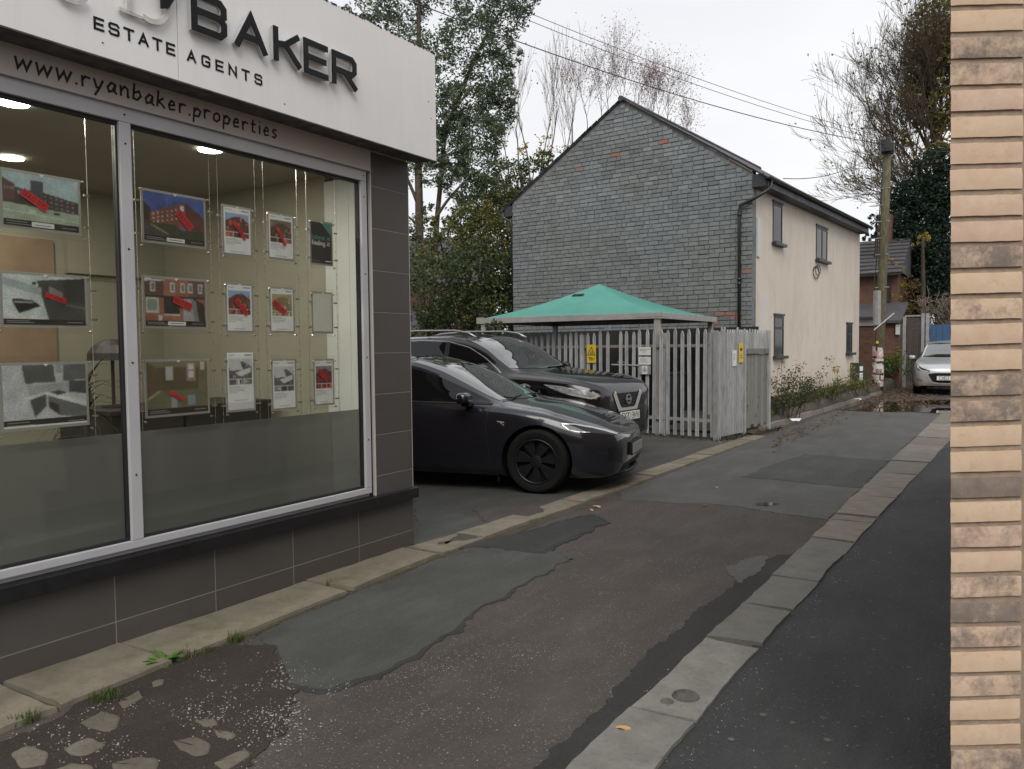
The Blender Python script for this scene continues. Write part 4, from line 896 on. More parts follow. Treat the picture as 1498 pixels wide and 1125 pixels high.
fd = display(3.846, 4.036, 2.160, 2.440, pic_find(), 'dark navy portrait poster with green corner reading believe in finding it', False)
mb = MB(); text_line(mb, 'believe in', .021, .030, .0045, .006, .0003, wall_T(PX+.0012, 3.852, 2.325), extra=.2); part('lettering', mb, simple('green lettering', (.12, .36, .28), .5), fd)
mb = MB(); text_line(mb, 'finding it', .021, .030, .0055, .006, .0003, wall_T(PX+.0012, 3.852, 2.285), extra=.2); part('lettering', mb, M['paper'], fd)
display(3.848, 4.024, 1.685, 1.948, pic_blank(), 'blank cream sheet in the display holder nearest the shop corner', False)
display(3.852, 4.022, 1.180, 1.480, sheet_card('red', 8), 'small portrait poster with red sticker at bottom right corner of the display', False, (.42, .66, .115, .034, -40))
for y, lab in ((2.300, 'fine steel display cable right of the posters in the left hand pane'), (2.566, 'fine steel display cable beside the window mullion'), (3.040, 'fine steel display cable just right of the three landscape posters'), (3.098, 'fine steel display cable left of the first column of portrait posters'),
               (3.376, 'fine steel display cable right of the first column of portrait posters'), (3.443, 'fine steel display cable left of the second column of portrait posters'), (3.722, 'fine steel display cable right of the second column of portrait posters'), (3.806, 'fine steel display cable left of the navy poster'), (4.076, 'fine steel display cable against the white reveal panels')):
    mb = MB(); mb.tube([(PX+.001, y, 1.05), (PX+.001, y, 2.872)], .0014, 5)
    mb.tube([(PX+.001, y, 2.82), (PX+.001, y, 2.872)], .003, 6); tag(part('display_cable', mb, M['steel']), lab, 'cable', 'cables carrying the window posters')

# things seen inside the office
d = thing('office_desk', 'black office desk unit standing behind the window posters', 'desk', (-5.2, 3.0, .02))
for y0, y1 in ((2.9, 3.42), (3.44, 4.2)):
    mb = MB(); mb.box((-5.6, y0, .03), (-4.95, y1, 1.14)); part('cabinet', mb, M['blackwood'], d, bevel=.006)
mb = MB(); mb.box((-5.62, 2.88, 1.142), (-4.93, 4.22, 1.17)); part('top', mb, M['blackwood'], d)
nb = thing('notice_board', 'tan notice board on the office back wall seen between the left posters', 'notice board', (-6.49, 2.6, 1.2))
mb = MB(); mb.box((-6.49, 2.35, 1.35), (-6.46, 3.35, 2.45)); part('board', mb, M['tan'], nb); mb = MB(); mb.box((-6.458, 2.2, 1.3), (-6.45, 2.36, 2.45)); part('edge', mb, simple('dark brown edge', (.09, .05, .025), .7), nb)
pl = thing('spiky_houseplant', 'dark spiky leaved houseplant in a pot beside the window mullion', 'houseplant', (-4.75, 2.62, .02))
mb = MB(); mb.lathe([(0, 0), (.13, 0), (.17, .3), (.17, .32), (.15, .32), (.14, .28), (0, .28)], 20, Matrix.Translation((-4.75, 2.62, .72))); mb.box((-5.0, 2.45, .02), (-4.5, 2.8, .72)); part('pot', mb, M['blackwood'], pl)
mb = MB(); mb.tube([(-4.75, 2.62, 1.0), (-4.74, 2.62, 1.32)], .02, 6); part('stem', mb, M['bark'], pl)
mb = MB()
for i in range(46):
    a = random.random()*6.28; el = random.uniform(-.3, 1.3); L = random.uniform(.25, .42); p = Vector((-4.745, 2.62, 1.3+random.uniform(-.1, .08))); q = []
    dr = Vector((cos(a)*cos(el), sin(a)*cos(el), sin(el))); sd = Vector((-sin(a), cos(a), 0))
    for k in range(5): tt = k/4; c = p+dr*L*tt+Vector((0, 0, -.22*tt*tt*L*2)); w = .011*(1-tt)+.001; q.append([c-sd*w, c+sd*w])
    mb.grid(q)
part('leaves', mb, M['leafindoor'], pl, recalc=False)
lp = thing('desk_lamp', 'black domed desk lamp behind the empty room poster', 'lamp', (-5.3, 3.12, 1.17))
mb = MB(); mb.lathe([(0, 0), (.08, 0), (.08, .012), (.012, .02), (.012, .36), (0, .36)], 16, Matrix.Translation((-5.3, 3.12, 1.171))); part('stand', mb, M['blackwood'], lp)
mb = MB(); mb.lathe([(.16, 0), (.155, .05), (.12, .105), (.06, .14), (0, .15)], 20, Matrix.Translation((-5.3, 3.12, 1.50))); part('lamp_shade', mb, M['blackwood'], lp)
oc = thing('office_chair', 'navy blue padded office chair at the left edge of the shop window', 'chair', (-5.1, 2.0, .02))
mb = MB(); mb.box((-5.35, 1.72, .45), (-4.9, 2.2, .54)); part('seat', mb, M['navy'], oc, bevel=.03)
mb = MB(); mb.box((-5.0, 1.75, .6), (-4.9, 2.17, 1.52)); part('backrest', mb, M['navy'], oc, bevel=.04)
mb = MB(); mb.tube([(-5.12, 1.96, .05), (-5.12, 1.96, .45)], .03, 8)
for a in range(5): mb.tube([(-5.12, 1.96, .1), (-5.12+.26*cos(a*1.257), 1.96+.26*sin(a*1.257), .05)], .018, 6)
part('base', mb, M['blackplastic'], oc)

# ================================================================ GREY GABLED HOUSE
P0 = Vector((-4.84, 17.33, 0)); HR = radians(-4.2)
house = thing('house', 'two storey house with grey painted brick gable and cream rendered side wall', 'house', P0, HR)
HM = Matrix.Translation(P0) @ Matrix.Rotation(HR, 4, 'Z')            # local: x left (negative) along the gable, y along the cream wall
GW, HL, EV, AP, AX, ZB = 6.5, 9.3, 5.33, 7.44, -3.19, .1
LE = 5.42
def hp(name, mb, mat, **k): return part(name, mb, mat, house, local=True, **k)
# mortar bed: gable panel and the remaining walls
mb = MB(); mb.prism([(0, ZB), (0, EV), (AX, AP), (-GW, LE), (-GW, ZB)], .2, Matrix(((1, 0, 0, 0), (0, 0, 1, .009), (0, 1, 0, 0), (0, 0, 0, 1)))); hp('mortar_bed', mb, M['gmortar'])
mb = MB(); mb.box((-.2, .232, ZB), (-.001, HL, 5.2)); mb.box((-GW, .232, ZB), (-GW+.2, HL, 5.2)); mb.prism([(-.001, ZB), (-.001, 5.2), (AX, 7.2), (-GW, 5.2), (-GW, ZB)], .2, Matrix(((1, 0, 0, 0), (0, 0, 1, HL), (0, 1, 0, 0), (0, 0, 0, 1)))); hp('wall', mb, M['render'])
# bricks of the gable
BWD, BH = .25, .1005
def roofz(x): return EV+(AP-EV)*(x/AX) if x > AX else LE+(AP-LE)*((x+GW)/(AX+GW))
variants = {}
def brick_mesh(w, k):
    key = (round(w, 3), k)
    if key not in variants:
        r = random.Random(k*7+int(w*1000)); g = .005+.002*r.random(); mb = MB(); h = BH
        j = lambda s=.0035: r.uniform(-s, s)
        f = [(-w/2+g+j(), 0, g*.8+j()), (w/2-g+j(), 0, g*.8+j()), (w/2-g+j(), 0, h-g*.8+j()), (-w/2+g+j(), 0, h-g*.8+j())]
        b = .006; fr = [(x*(1-b/ (w/2)), -.012+j(.002), h/2+(z-h/2)*(1-b/(h/2))) for x, _, z in f]
        bk = [(x, .045, z) for x, _, z in f]
        mb.add(fr+[(x, .0+.002, z) for x, _, z in f]+bk, [(0, 1, 2, 3), (0, 4, 5, 1), (1, 5, 6, 2), (2, 6, 7, 3), (3, 7, 4, 0), (4, 8, 9, 5), (5, 9, 10, 6), (6, 10, 11, 7), (7, 11, 8, 4)])
        variants[key] = mesh_of('brick', mb, M['gbrick'])
    return variants[key]
reds = [(966, 210), (852, 246), (902, 226), (1090, 398), (1058, 462), (1070, 468), (1078, 462), (1066, 456), (1050, 472)]
hinv = HM.inverted(); reds_l = []
for u, v in reds:
    a = hinv @ Vector((0, 0, CAMZ)); b = (hinv.to_3x3() @ ray(u, v)); t = -a.y/b.y; q = a+b*t; reds_l.append((q.x, q.z))
bl = []; rr = random.Random(5)
for row in range(80):
    z = ZB + row*BH
    if z > AP: break
    x = 0.0 - (BWD/2 if row % 2 else 0) ; first = row % 2
    spans = []
    if row % 2: spans.append((-BWD/2, 0))
    while x > -GW+.02:
        x2 = max(x-(BWD if rr.random() > .16 else BWD/2)*rr.uniform(.95, 1.05), -GW)
        spans.append((x2, x)); x = x2
    for a, b in spans:
        if b-a < .05: continue
        za = min(roofz(a), roofz(b)) - .02
        if z+BH > za:
            # cut courses against the rake
            if b-a > .13 and z+BH < max(roofz(a), roofz(b)) - .02:
                if roofz(a) > roofz(b): b = a+(b-a)*.55
                else: a = b-(b-a)*.55
                if z+BH > min(roofz(a), roofz(b))-.01: continue
            else: continue
        bl.append((a, b, z))
def tint_of(a, b, z):
    n = noise.noise(Vector((a*.55, z*.7, 3.1))); l = .45+.35*n+rr.uniform(-.25, .25)
    if z > 5.0 and rr.random() < .3: l += .35
    red = 1.0 if any(a-.01 < x < b+.01 and z < zz < z+BH for x, zz in reds_l) else 0.0
    return (max(0, min(1, l)), red*rr.uniform(.45, .95), 0, 1)
vis = []
for i, (a, b, z) in enumerate(bl):
    p = HM @ Vector(((a+b)/2, 0, z)); c = RC.transposed() @ (p-Vector((0, 0, CAMZ))); u = 749+F*c.x/-c.z; v = 562.5-F*c.y/-c.z
    hid = (v > 470 and u < 1050) or v > 480 or (u < 1040 and v > 418+abs(u-874)*.36)
    vis.append((hid, -(b-a) * F/-c.z if not hid else 0, i))
keep = set(i for h, s, i in sorted(vis, key=lambda t: (t[0], t[1]))[:300])
rest = MB()
for i, (a, b, z) in enumerate(bl):
    w = b-a; cxx = (a+b)/2; t = tint_of(a, b, z); dy = rr.uniform(-.006, .006)
    if i in keep:
        o = link('brick', brick_mesh(w, rr.randrange(6)), house, local=True)
        o.matrix_basis = Matrix.Translation((cxx, dy, z+rr.uniform(-.003, .003))) @ Matrix.Rotation(rr.uniform(-.012, .012), 4, 'Y'); o.color = t
    else:
        me = brick_mesh(w, rr.randrange(6)); vs = [(v.co.x+cxx, v.co.y+dy, v.co.z+z) for v in me.vertices]
        rest.add(vs, [tuple(p.vertices) for p in me.polygons], 0, t)
stuff(hp('brickwork', rest, M['gbricks'], recalc=False))
# verges, roof, soffits, gutters
def rake(x0, z0, x1, z1, y0, y1, th, mb):
    d = Vector((x1-x0, 0, z1-z0)).normalized(); n = Vector((-d.z, 0, d.x));  n = n if n.z > 0 else -n
    vs = [];
    for y in (y0, y1):
        for (x, z) in ((x0, z0), (x1, z1)): vs += [Vector((x, y, z)), Vector((x, y, z))+n*th]
    mb.add(vs, [(0, 1, 3, 2), (4, 6, 7, 5), (0, 4, 5, 1), (2, 3, 7, 6), (1, 5, 7, 3), (0, 2, 6, 4)])
mb = MB(); rake(.32, 5.12, AX, AP+.0, -.03, HL+.2, .03, mb); rake(-GW-.28, 5.22, AX, AP+.0, -.03, HL+.2, .03, mb); rf = hp('roof', mb, M['slate'])
rr2 = random.Random(3)
for (x0, z0) in ((.3, 5.13), (-GW-.26, 5.24)):
    N = 22
    for k in range(N):
        t0, t1 = k/N, (k+1)/N-.004; a = (x0+(AX-x0)*t0, z0+(AP-z0)*t0); b = (x0+(AX-x0)*t1, z0+(AP-z0)*t1); e = rr2.uniform(-.012, .012)
        mb = MB(); rake(a[0], a[1]+.031+e*.3, b[0], b[1]+.036+e*.3, -.06+e, .25, .012, mb); part('slate', mb, M['slate'], rf, local=True)
mb = MB(); mb.tube([(AX, -.08, AP+.03), (AX, HL+.2, AP+.03)], .07, 8); part('ridge', mb, M['slate'], rf, local=True)
mb = MB(); rake(-.02, 5.30, AX+.12, AP-.06, -.02, .015, .035, mb); rake(-GW+.02, 5.40, AX-.12, AP-.06, -.02, .015, .035, mb); hp('verge_mortar', mb, simple('pinkish verge mortar', (.26, .20, .185), .9, .2, 8))
mb = MB(); mb.box((0, -.02, 4.97), (.28, HL+.1, 5.0)); mb.box((.25, -.015, 5.001), (.275, HL+.1, 5.18)); mb.box((.001, -.015, 5.001), (.248, .01, 5.24)); hp('soffit', mb, M['soffit'])
mb = MB(); mb.box((-GW-.25, -.02, 5.05), (-GW, HL+.1, 5.08)); mb.box((-GW-.25, -.018, 5.081), (-GW-.225, HL+.1, 5.3)); mb.box((-GW-.224, -.015, 5.081), (-GW-.001, .01, 5.32)); hp('soffit', mb, M['soffit'])
def gutter(x, z, y0, y1):
    mb = MB(); q = [(x+.06*cos(a), z+.06*sin(a)) for a in np.linspace(pi, 2*pi, 9)]; q2 = [(x+.053*cos(a), z+.053*sin(a)) for a in np.linspace(2*pi, pi, 9)]
    mb.prism(q+q2, y1-y0, Matrix(((1, 0, 0, 0), (0, 0, 1, y0), (0, 1, 0, 0), (0, 0, 0, 1)))); return mb
hp('gutter', gutter(.335, 5.17, -.05, HL+.12), M['gutter']); hp('gutter', gutter(-GW-.31, 5.26, -.05, HL+.12), M['gutter'])
dp = MB(); dp.tube([(.335, .18, 5.12), (.335, .18, 4.98), (.31, .1, 4.9), (.08, -.08, 4.72), (-.02, -.085, 4.68), (-.25, -.085, 4.60), (-.262, -.085, 4.5), (-.262, -.085, .2)], .036, 10)
for z in (4.4, 3.0, 2.9, 1.5): dp.tube([(-.262, -.085, z-.03), (-.262, -.085, z+.03)], .046, 10)
hp('downpipe', dp, M['gutter'], smooth=True)
dp = MB(); dp.tube([(-GW-.3, .0, 5.2), (-GW-.3, .0, 5.02), (-GW-.06, .0, 4.92), (-GW-.045, .03, 4.8), (-GW-.045, .03, .2)], .034, 8); hp('downpipe', dp, M['gutter'], smooth=True)
mb = MB(); mb.box((.002, .6, .1), (.03, HL+.01, .36)); hp('plinth', mb, M['plinth'])
mb = MB(); mb.box((.0, .46, 1.75), (.006, 1.02, 2.75)); hp('render_patch', mb, M['renderpatch'])
mb = MB(); mb.box((.001, .23, 3.5), (.035, .40, 4.36)); hp('white_board', mb, M['upvc'])
# windows in the cream wall
def hwin(y0, y1, z0, z1, mull=None, transom=None):
    f = MB(); x = .004
    for b in ((y0, y0+.05, z0, z1), (y1-.05, y1, z0, z1), (y0+.05, y1-.05, z0, z0+.05), (y0+.05, y1-.05, z1-.06, z1)): f.box((x-.05, b[0], b[2]), (x+.012, b[1], b[3]))
    if mull: f.box((x-.05, mull-.03, z0+.05), (x+.012, mull+.03, z1-.06))
    if transom: f.box((x-.05, y0+.05, transom-.03), (x+.014, (mull-.03 if mull else y1-.05), transom+.03))
    w = hp('window', f, M['winframe'])
    g = MB(); g.box((x-.03, y0+.05, z0+.05), (x+.002, y1-.05, z1-.06)); part('pane', g, M['pane'], w, local=True)
    s = MB(); s.box((x-.03, y0-.06, z0-.075), (x+.11, y1+.08, z0-.004)); part('window_sill', s, M['winframe'], w, local=True, bevel=.008)
    h = MB(); h.box((x-.01, y0-.03, z1+.004), (x+.03, y1+.03, z1+.05)); part('lintel', h, M['winframe'], w, local=True)
    return w
hwin(1.30, 1.95, 3.93, 4.84); hwin(4.75, 5.80, 3.83, 4.70, mull=5.3); hwin(1.42, 2.10, 1.30, 2.24, transom=1.95); hwin(7.95, 8.62, 1.30, 2.16, transom=1.85)
mb = MB(); mb.tube([(.02, 4.72+.3*sin(a)*.9, 3.62-.32*(1-cos(a))*.5) for a in np.linspace(0, 2*pi, 18)], .012, 5); mb.tube([(.03, 4.85+.26*sin(a)*.9, 3.66-.26*(1-cos(a))*.5) for a in np.linspace(0, 2*pi, 18)], .010, 5)
tag(part('coiled_cable', mb, M['gutter']), 'black cable hung in loops below the upper window of the cream wall', 'cable').matrix_basis = HM

# ================================================================ FENCED ENCLOSURE
FC = Vector((-4.063, 12.572, 0)); FR = radians(-8.7)
FM = Matrix.Translation(FC) @ Matrix.Rotation(FR, 4, 'Z')           # local: -x along the front, +y along the alley side
fence = thing('palisade_fence', 'grey steel palisade fence in front of the green roofed shelter with one pale missing', 'fence', FC, FR, 'palisade fencing round the shelter')
def pale_mesh(h, w=.070):
    mb = MB(); prof = [(-w/2, .0), (-w/2+.012, -.018), (-w*.15, -.010), (w*.15, -.010), (w/2-.012, -.018), (w/2, .0)]
    rows = []
    for z, s in ((0, 1), (h-.075, 1), (h-.02, .55), (h, .28)): rows.append([(x*s, y, z) for x, y in prof])
    mb.grid(rows); back = [[(x*.98, y+.004, z) for x, y, z in r] for r in rows]; mb.grid([r[::-1] for r in back])
    return mesh_of('pale', mb, M['pale'], recalc=False)
PM = [pale_mesh(1.76+.02*k) for k in range(3)]
frr = random.Random(2)
def add_pale(x, y, rz, par, lean=.012, zs=.05):
    o = link('pale', frr.choice(PM), par, local=True); o.matrix_basis = Matrix.Translation((x, y, zs)) @ Matrix.Rotation(rz, 4, 'Z') @ Matrix.Rotation(frr.uniform(-lean, lean), 4, 'Y')
x = -.10; k = 0
while x > -7.2:
    miss = abs(x+1.99) < .075
    if not miss: add_pale(x, 0, 0, fence)
    x -= .1375; k += 1
for z in (.32, 1.56):
    mb = MB(); mb.box((-7.2, .006, z-.025), (-.02, .012, z+.025)); mb.box((-7.2, .012, z+.018), (-.02, .05, z+.025)); part('rail', mb, M['rust'] if z > 1 else M['pale'], fence, local=True)
for x in (-.035, -1.02, -2.75, -3.95, -6.5):
    mb = MB(); mb.box((x-.04, .014, -.1), (x+.04, .10, 1.78)); part('post', mb, M['pale'], fence, local=True)
mb = MB(); mb.box((-.07, -.03, -.1), (.0, .04, 1.80)); part('post', mb, M['pale'], fence, local=True, bevel=.004)
sidef = thing('palisade_fence', 'short run of closely set grey palings on the alley side beside the wooden gate', 'fence', FM @ Vector((0, .1, 0)), FR, 'palisade fencing round the shelter')
y = .05
while y < .82:
    o = link('pale', frr.choice(PM), sidef, local=True); o.matrix_basis = Matrix.Translation((.0, y, .06)) @ Matrix.Rotation(pi/2, 4, 'Z') @ Matrix.Rotation(frr.uniform(-.01, .01), 4, 'Y'); y += .092
for z in (.35, 1.55):
    mb = MB(); mb.box((-.03, 0, z-.025), (-.012, .82, z+.025)); part('rail', mb, M['pale'], sidef, local=True)
SP = pale_mesh(.39)
gate = thing('plank_gate', 'grey painted plank gate with peeling paint below a row of palings', 'gate', FM @ Vector((0, .95, 0)), FR)
for k in range(7):
    y = .03+k*.135; mb = MB(); mb.box((-.03, y+.002, .14+frr.uniform(-.03, .03)), (.0+frr.uniform(-.003, .003), y+.132, 1.40)); part('board', mb, M['plank'], gate, local=True, bevel=.002)
mb = MB(); mb.box((-.03, .02, 1.405), (.028, .99, 1.50)); part('top_rail', mb, M['plank'], gate, local=True, bevel=.004)
for k in range(9):
    o = link('pale', SP, gate, local=True); o.matrix_basis = Matrix.Translation((-.01, .05+k*.108, 1.44+frr.uniform(-.01, .01))) @ Matrix.Rotation(pi/2, 4, 'Z')
for y in (-.02, 1.0):
    mb = MB(); mb.box((-.05, y, -.05), (.035, y+.06, 1.82)); part('post', mb, M['pale'], gate, local=True, bevel=.004)
for a, b in ((.25, .30), (.35, .6)):
    pass
# signs on the fence
def plaque(name, label, cat, cx, cz, w, h, mat, ang=0, y=-.028, alley=False, thick=.003):
    T = FM @ (Matrix.Translation((cx, y, cz)) if not alley else Matrix.Translation((y, cx, cz)) @ Matrix.Rotation(pi/2, 4, 'Z')) @ Matrix.Rotation(pi/2, 4, 'X')
    t = thing(name, label, cat, T.translation, group='signs and notices on the palisade fence')
    mb = MB(); mb.prism([(-w/2, -h/2), (w/2, -h/2), (w/2, h/2), (-w/2, h/2)], thick, T); part('plate', mb, mat, t)
    return t, T @ Matrix.Translation((0, 0, thick))
def triangle(mb, T, cx, cy, s, w):
    pts = [(cx-s/2, cy-s*.42), (cx+s/2, cy-s*.42), (cx, cy+s*.46), (cx-s/2, cy-s*.42)]
    L, R = ribbon([Vector(p) for p in pts], w); n = len(L)
    mb.add([T @ Vector((p.x, p.y, .0012)) for p in L]+[T @ Vector((p.x, p.y, .0012)) for p in R], [(i, i+1, n+i+1, n+i) for i in range(n-1)])
def lines(mb, T, rows):
    for x0, x1, y, h in rows: mb.prism([(x0, y), (x1, y), (x1, y+h), (x0, y+h)], .001, T)
sg, T = plaque('warning_sign', 'yellow warning triangle sign fixed to the fence above the black car bonnet', 'sign', -2.49, 1.43, .20, .33, M['yellow'])
mb = MB(); triangle(mb, T, 0, .045, .165, .014); part('triangle', mb, M['ink'], sg, recalc=False)
mb = MB(); T2 = T @ Matrix.Translation((0, 0, .0003))
for pl, w in (([(-.02, .0), (-.004, .03), (.01, .055)], .012), ([(.01, .03), (.03, .02)], .01), ([(-.03, -.004), (.035, -.004)], .012), ([(-.004, .03), (-.028, .022)], .009), ([(.03, .045), (.02, .015), (.032, .0)], .008)):
    L, R = ribbon([Vector(p) for p in pl], w); n = len(L); mb.add([T2 @ Vector((p.x, p.y, .0012+.0002*pl[0][0])) for p in L]+[T2 @ Vector((p.x, p.y, .0012)) for p in R], [(i, i+1, n+i+1, n+i) for i in range(n-1)])
part('figure', mb, M['ink'], sg, recalc=False)
mb = MB(); lines(mb, T, [(-.075, .02, -.075, .012), (-.06, .075, -.098, .012), (-.05, .05, -.12, .012)]); part('wording', mb, M['ink'], sg)
ww, T = plaque('notice_sign', 'upper white notice with printed lines fixed to the fence', 'sign', -1.36, 1.47, .245, .14, M['signwhite'], y=-.03)
mb = MB(); lines(mb, T, [(-.10, .11, .03, .010), (-.10, .04, .006, .007), (-.05, .02, -.018, .007)]); part('wording', mb, M['inkgrey'], ww)
ww, T = plaque('notice_sign', 'lower white notice hung on the fence just under another white notice', 'sign', -1.36, 1.305, .245, .135, M['signwhite'], y=-.03)
mb = MB(); lines(mb, T, [(-.09, .02, .035, .007), (-.09, .05, .015, .006), (-.09, .03, -.004, .006), (-.09, .06, -.024, .006)]); part('wording', mb, M['inkgrey'], ww)
ww, T = plaque('padlock_box', 'grey metal lock box on the fence carrying a small white warning label', 'box', -1.355, 1.145, .22, .155, M['galv'], y=-.02, thick=.02)
mb = MB(); mb.prism([(-.055, -.07), (.055, -.07), (.055, .075), (-.055, .075)], .002, T); lb = part('warning_label', mb, M['signwhite'], ww)
mb = MB(); triangle(mb, T @ Matrix.Translation((0, 0, .002)), 0, .02, .075, .007); lines(mb, T @ Matrix.Translation((0, 0, .002)), [(-.04, .04, -.035, .006), (-.006, .006, -.005, .03)]); part('triangle', mb, M['ink'], lb, recalc=False)
mb = MB(); mb.tube([FM @ Vector((-2.08, .02, 1.23)), FM @ Vector((-1.47, -.015, 1.22))], .016, 8); mb.tube([FM @ Vector((-1.95, .02, 1.28)), FM @ Vector((-1.8, .02, 1.28)), FM @ Vector((-1.8, .02, 1.15))], .01, 6); part('bolt_bar', mb, M['galv'], ww)
sg, T = plaque('warning_sign', 'narrow yellow warning sign on the alley side palings', 'sign', .80, 1.43, .17, .33, M['yellow'], alley=True, y=.024)
mb = MB(); lines(mb, T, [(-.05, .05, -.05, .012), (-.04, .06, -.09, .012), (-.04, .04, .03, .05)]); part('wording', mb, M['ink'], sg)
sg, T = plaque('notice_sign', 'white notice beside the narrow yellow sign on the alley side palings', 'sign', .55, 1.34, .16, .27, M['signwhite'], alley=True, y=.022)
mb = MB(); lines(mb, T, [(-.05, .05, .06, .008), (-.05, .03, .03, .008), (-.05, .04, 0, .008), (-.05, .02, -.03, .008)]); part('wording', mb, M['inkgrey'], sg)

# ---- green pyramid shelter
CC = Vector((-5.12, 12.60, 0)) + Vector((-sin(FR)*.12, .2, 0)); CC = Vector((-5.14, 12.80, 0)); CR = radians(.5)
can = thing('shelter', 'green pyramid roofed shelter on square grey posts behind the palisade fence', 'shelter', CC, CR)
CW, CD, CZ0, CZ1, CA = 3.76, 3.0, 2.03, 2.14, 2.81
def cp(name, mb, mat, **k): return part(name, mb, mat, can, local=True, **k)
mb = MB(); ax, ay = -CW*.5, CD*.5
N = 8; corners = [(0, 0), (0, CD), (-CW, CD), (-CW, 0)]
for i in range(4):
    a, b = Vector((*corners[i], CZ1-.02)), Vector((*corners[(i+1) % 4], CZ1-.02)); c = Vector((ax, ay, CA)); rows = []
    for j in range(N+1):
        t = j/N; l, r = a.lerp(c, t), b.lerp(c, t); sag = Vector((0, 0, -.06*sin(pi*t))); rows.append([l.lerp(r, s/6)+sag*1.0 for s in range(7)])
    mb.grid(rows)
cp('roof', mb, M['green'], smooth=False)
T = Matrix.Translation((ax-.10, ay-.30, CA-.185))
c0 = Vector((ax, 0, CZ1-.02)); sl_ = atan2(CA-CZ1+.02, ay)
mb = MB(); T = Matrix.Translation((ax-.26, ay*.72, CZ1+(CA-CZ1)*.72-.045)) @ Matrix.Rotation(sl_, 4, 'X'); mb.box((-.12, -.045, 0), (.12, .045, .012), T); cp('vent', mb, M['shadedark'])
for (a, b) in (((-CW-.01, -.03, CZ0), (.03, .02, CZ1)), ((-CW-.01, CD-.02, CZ0), (.03, CD+.03, CZ1)), ((-.022, .021, CZ0), (.028, CD-.021, CZ1)), ((-CW-.01, .021, CZ0), (-CW+.04, CD-.021, CZ1))):
    mb = MB(); mb.box(a, b); cp('fascia_beam', mb, M['canopyframe'], bevel=.004)
mb = MB(); mb.box((-.42, -.036, CZ0+.035), (.034, -.031, CZ1-.012)); mb.box((.029, -.036, CZ0+.035), (.034, .25, CZ1-.012)); cp('joint_plate', mb, M['canopyframe'])
mb = MB(); mb.box((-CW-.06, -.034, CZ0+.0), (-CW+.12, -.031, CZ1+.012)); cp('joint_plate', mb, M['canopyframe'])
for (x, y) in ((-.07, .03), (-.07, CD-.08), (-CW+.08, .03), (-CW+.08, CD-.08)):
    mb = MB(); mb.box((x-.05, y-.04, 0), (x+.05, y+.05, CZ0+.01)); cp('post', mb, M['canopyframe'], bevel=.006)
mb = MB(); mb.box((-CW+.05, .05, CZ1-.03), (-.05, CD-.05, CZ1-.024)); cp('ceiling', mb, M['shadedark'])  # underside given the painted shade colour
scr = thing('shade_screen', 'dark boards standing in for shade along the back of the shelter enclosure', 'screen', FM @ Vector((-2, 2.6, 0)), FR)  # boards added to darken the enclosure behind the palings
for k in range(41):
    mb = MB(); mb.box((-8.2+k*.18, 3.4+.004*(k % 2), .02), (-8.2+k*.18+.172, 3.43+.004*(k % 2), 1.93)); q = part('board', mb, M['shadedark'], scr); q.matrix_parent_inverse = wmat(scr).inverted() @ FM
# bins and stored crates in the enclosure are only dark shapes behind the palings
wb = thing('wheelie_bin', 'dark wheeled bin standing in the enclosure behind the palings', 'bin', FM @ Vector((-1.9, 1.2, 0)), FR)
mb = MB(); mb.prism([(-.26, .06), (.26, .06), (.30, 1.0), (-.30, 1.0)], .6, Matrix(((1, 0, 0, 0), (0, 0, 1, 0), (0, 1, 0, 0), (0, 0, 0, 1)))); part('body', mb, M['blackplastic'], wb, local=True, bevel=.02)
mb = MB(); mb.box((-.32, -.03, 1.005), (.32, .64, 1.06)); part('lid', mb, M['blackplastic'], wb, local=True, bevel=.015)
for sx in (-.27, .27):
    mb = MB(); mb.lathe([(0, -.03), (.1, -.03), (.1, .03), (0, .03)], 14, Matrix.Translation((sx, .56, .1)) @ Matrix.Rotation(pi/2, 4, 'Y')); part('wheel', mb, M['tyre'], wb, local=True)

# ================================================================ TAN BRICK CORNER ON THE RIGHT
axis = (RC @ Vector((0, 0, -1))); axis = Vector((axis.x, axis.y, 0)).normalized(); rgt = Vector((axis.y, -axis.x, 0))
B0 = axis*2.3 + rgt*(642/F*2.3)
pier = thing('brick_building', 'tan and burnt brick building corner filling the right edge of the view', 'building', B0)
PMt = Matrix(((rgt.x, axis.x, 0, B0.x), (rgt.y, axis.y, 0, B0.y), (0, 0, 1, 0), (0, 0, 0, 1))) @ Matrix.Translation((0, 0, CAMZ)) @ Matrix.Rotation(radians(-.9), 4, 'Y') @ Matrix.Translation((0, 0, -CAMZ))      # local: x right along the face, y away, z up
PH = 38*.075+.2
q = [PMt @ Vector((.06, .06, 0)), PMt @ Vector((.74, .06, 0))]
e1 = Vector((B0.x+.06, B0.y+8, 0)); body = [q[0].to_2d()+Vector((.0, 0)), q[1].to_2d(), Vector((q[1].x+3, q[1].y+.0)), Vector((q[1].x+3, B0.y+8)), Vector((q[0].x, B0.y+8))]
mb = MB(); mb.prism([tuple(p) for p in body], 4.9, Matrix.Translation((0, 0, -.1))); part('wall', mb, M['tanbrick'], pier)
mb = MB(); mb.prism([(.003, .0065), (.69, .0065), (.69, .056), (.052, .056)], 4.75, PMt @ Matrix.Translation((0, 0, -.1))); part('mortar_bed', mb, M['piermortar'], pier)
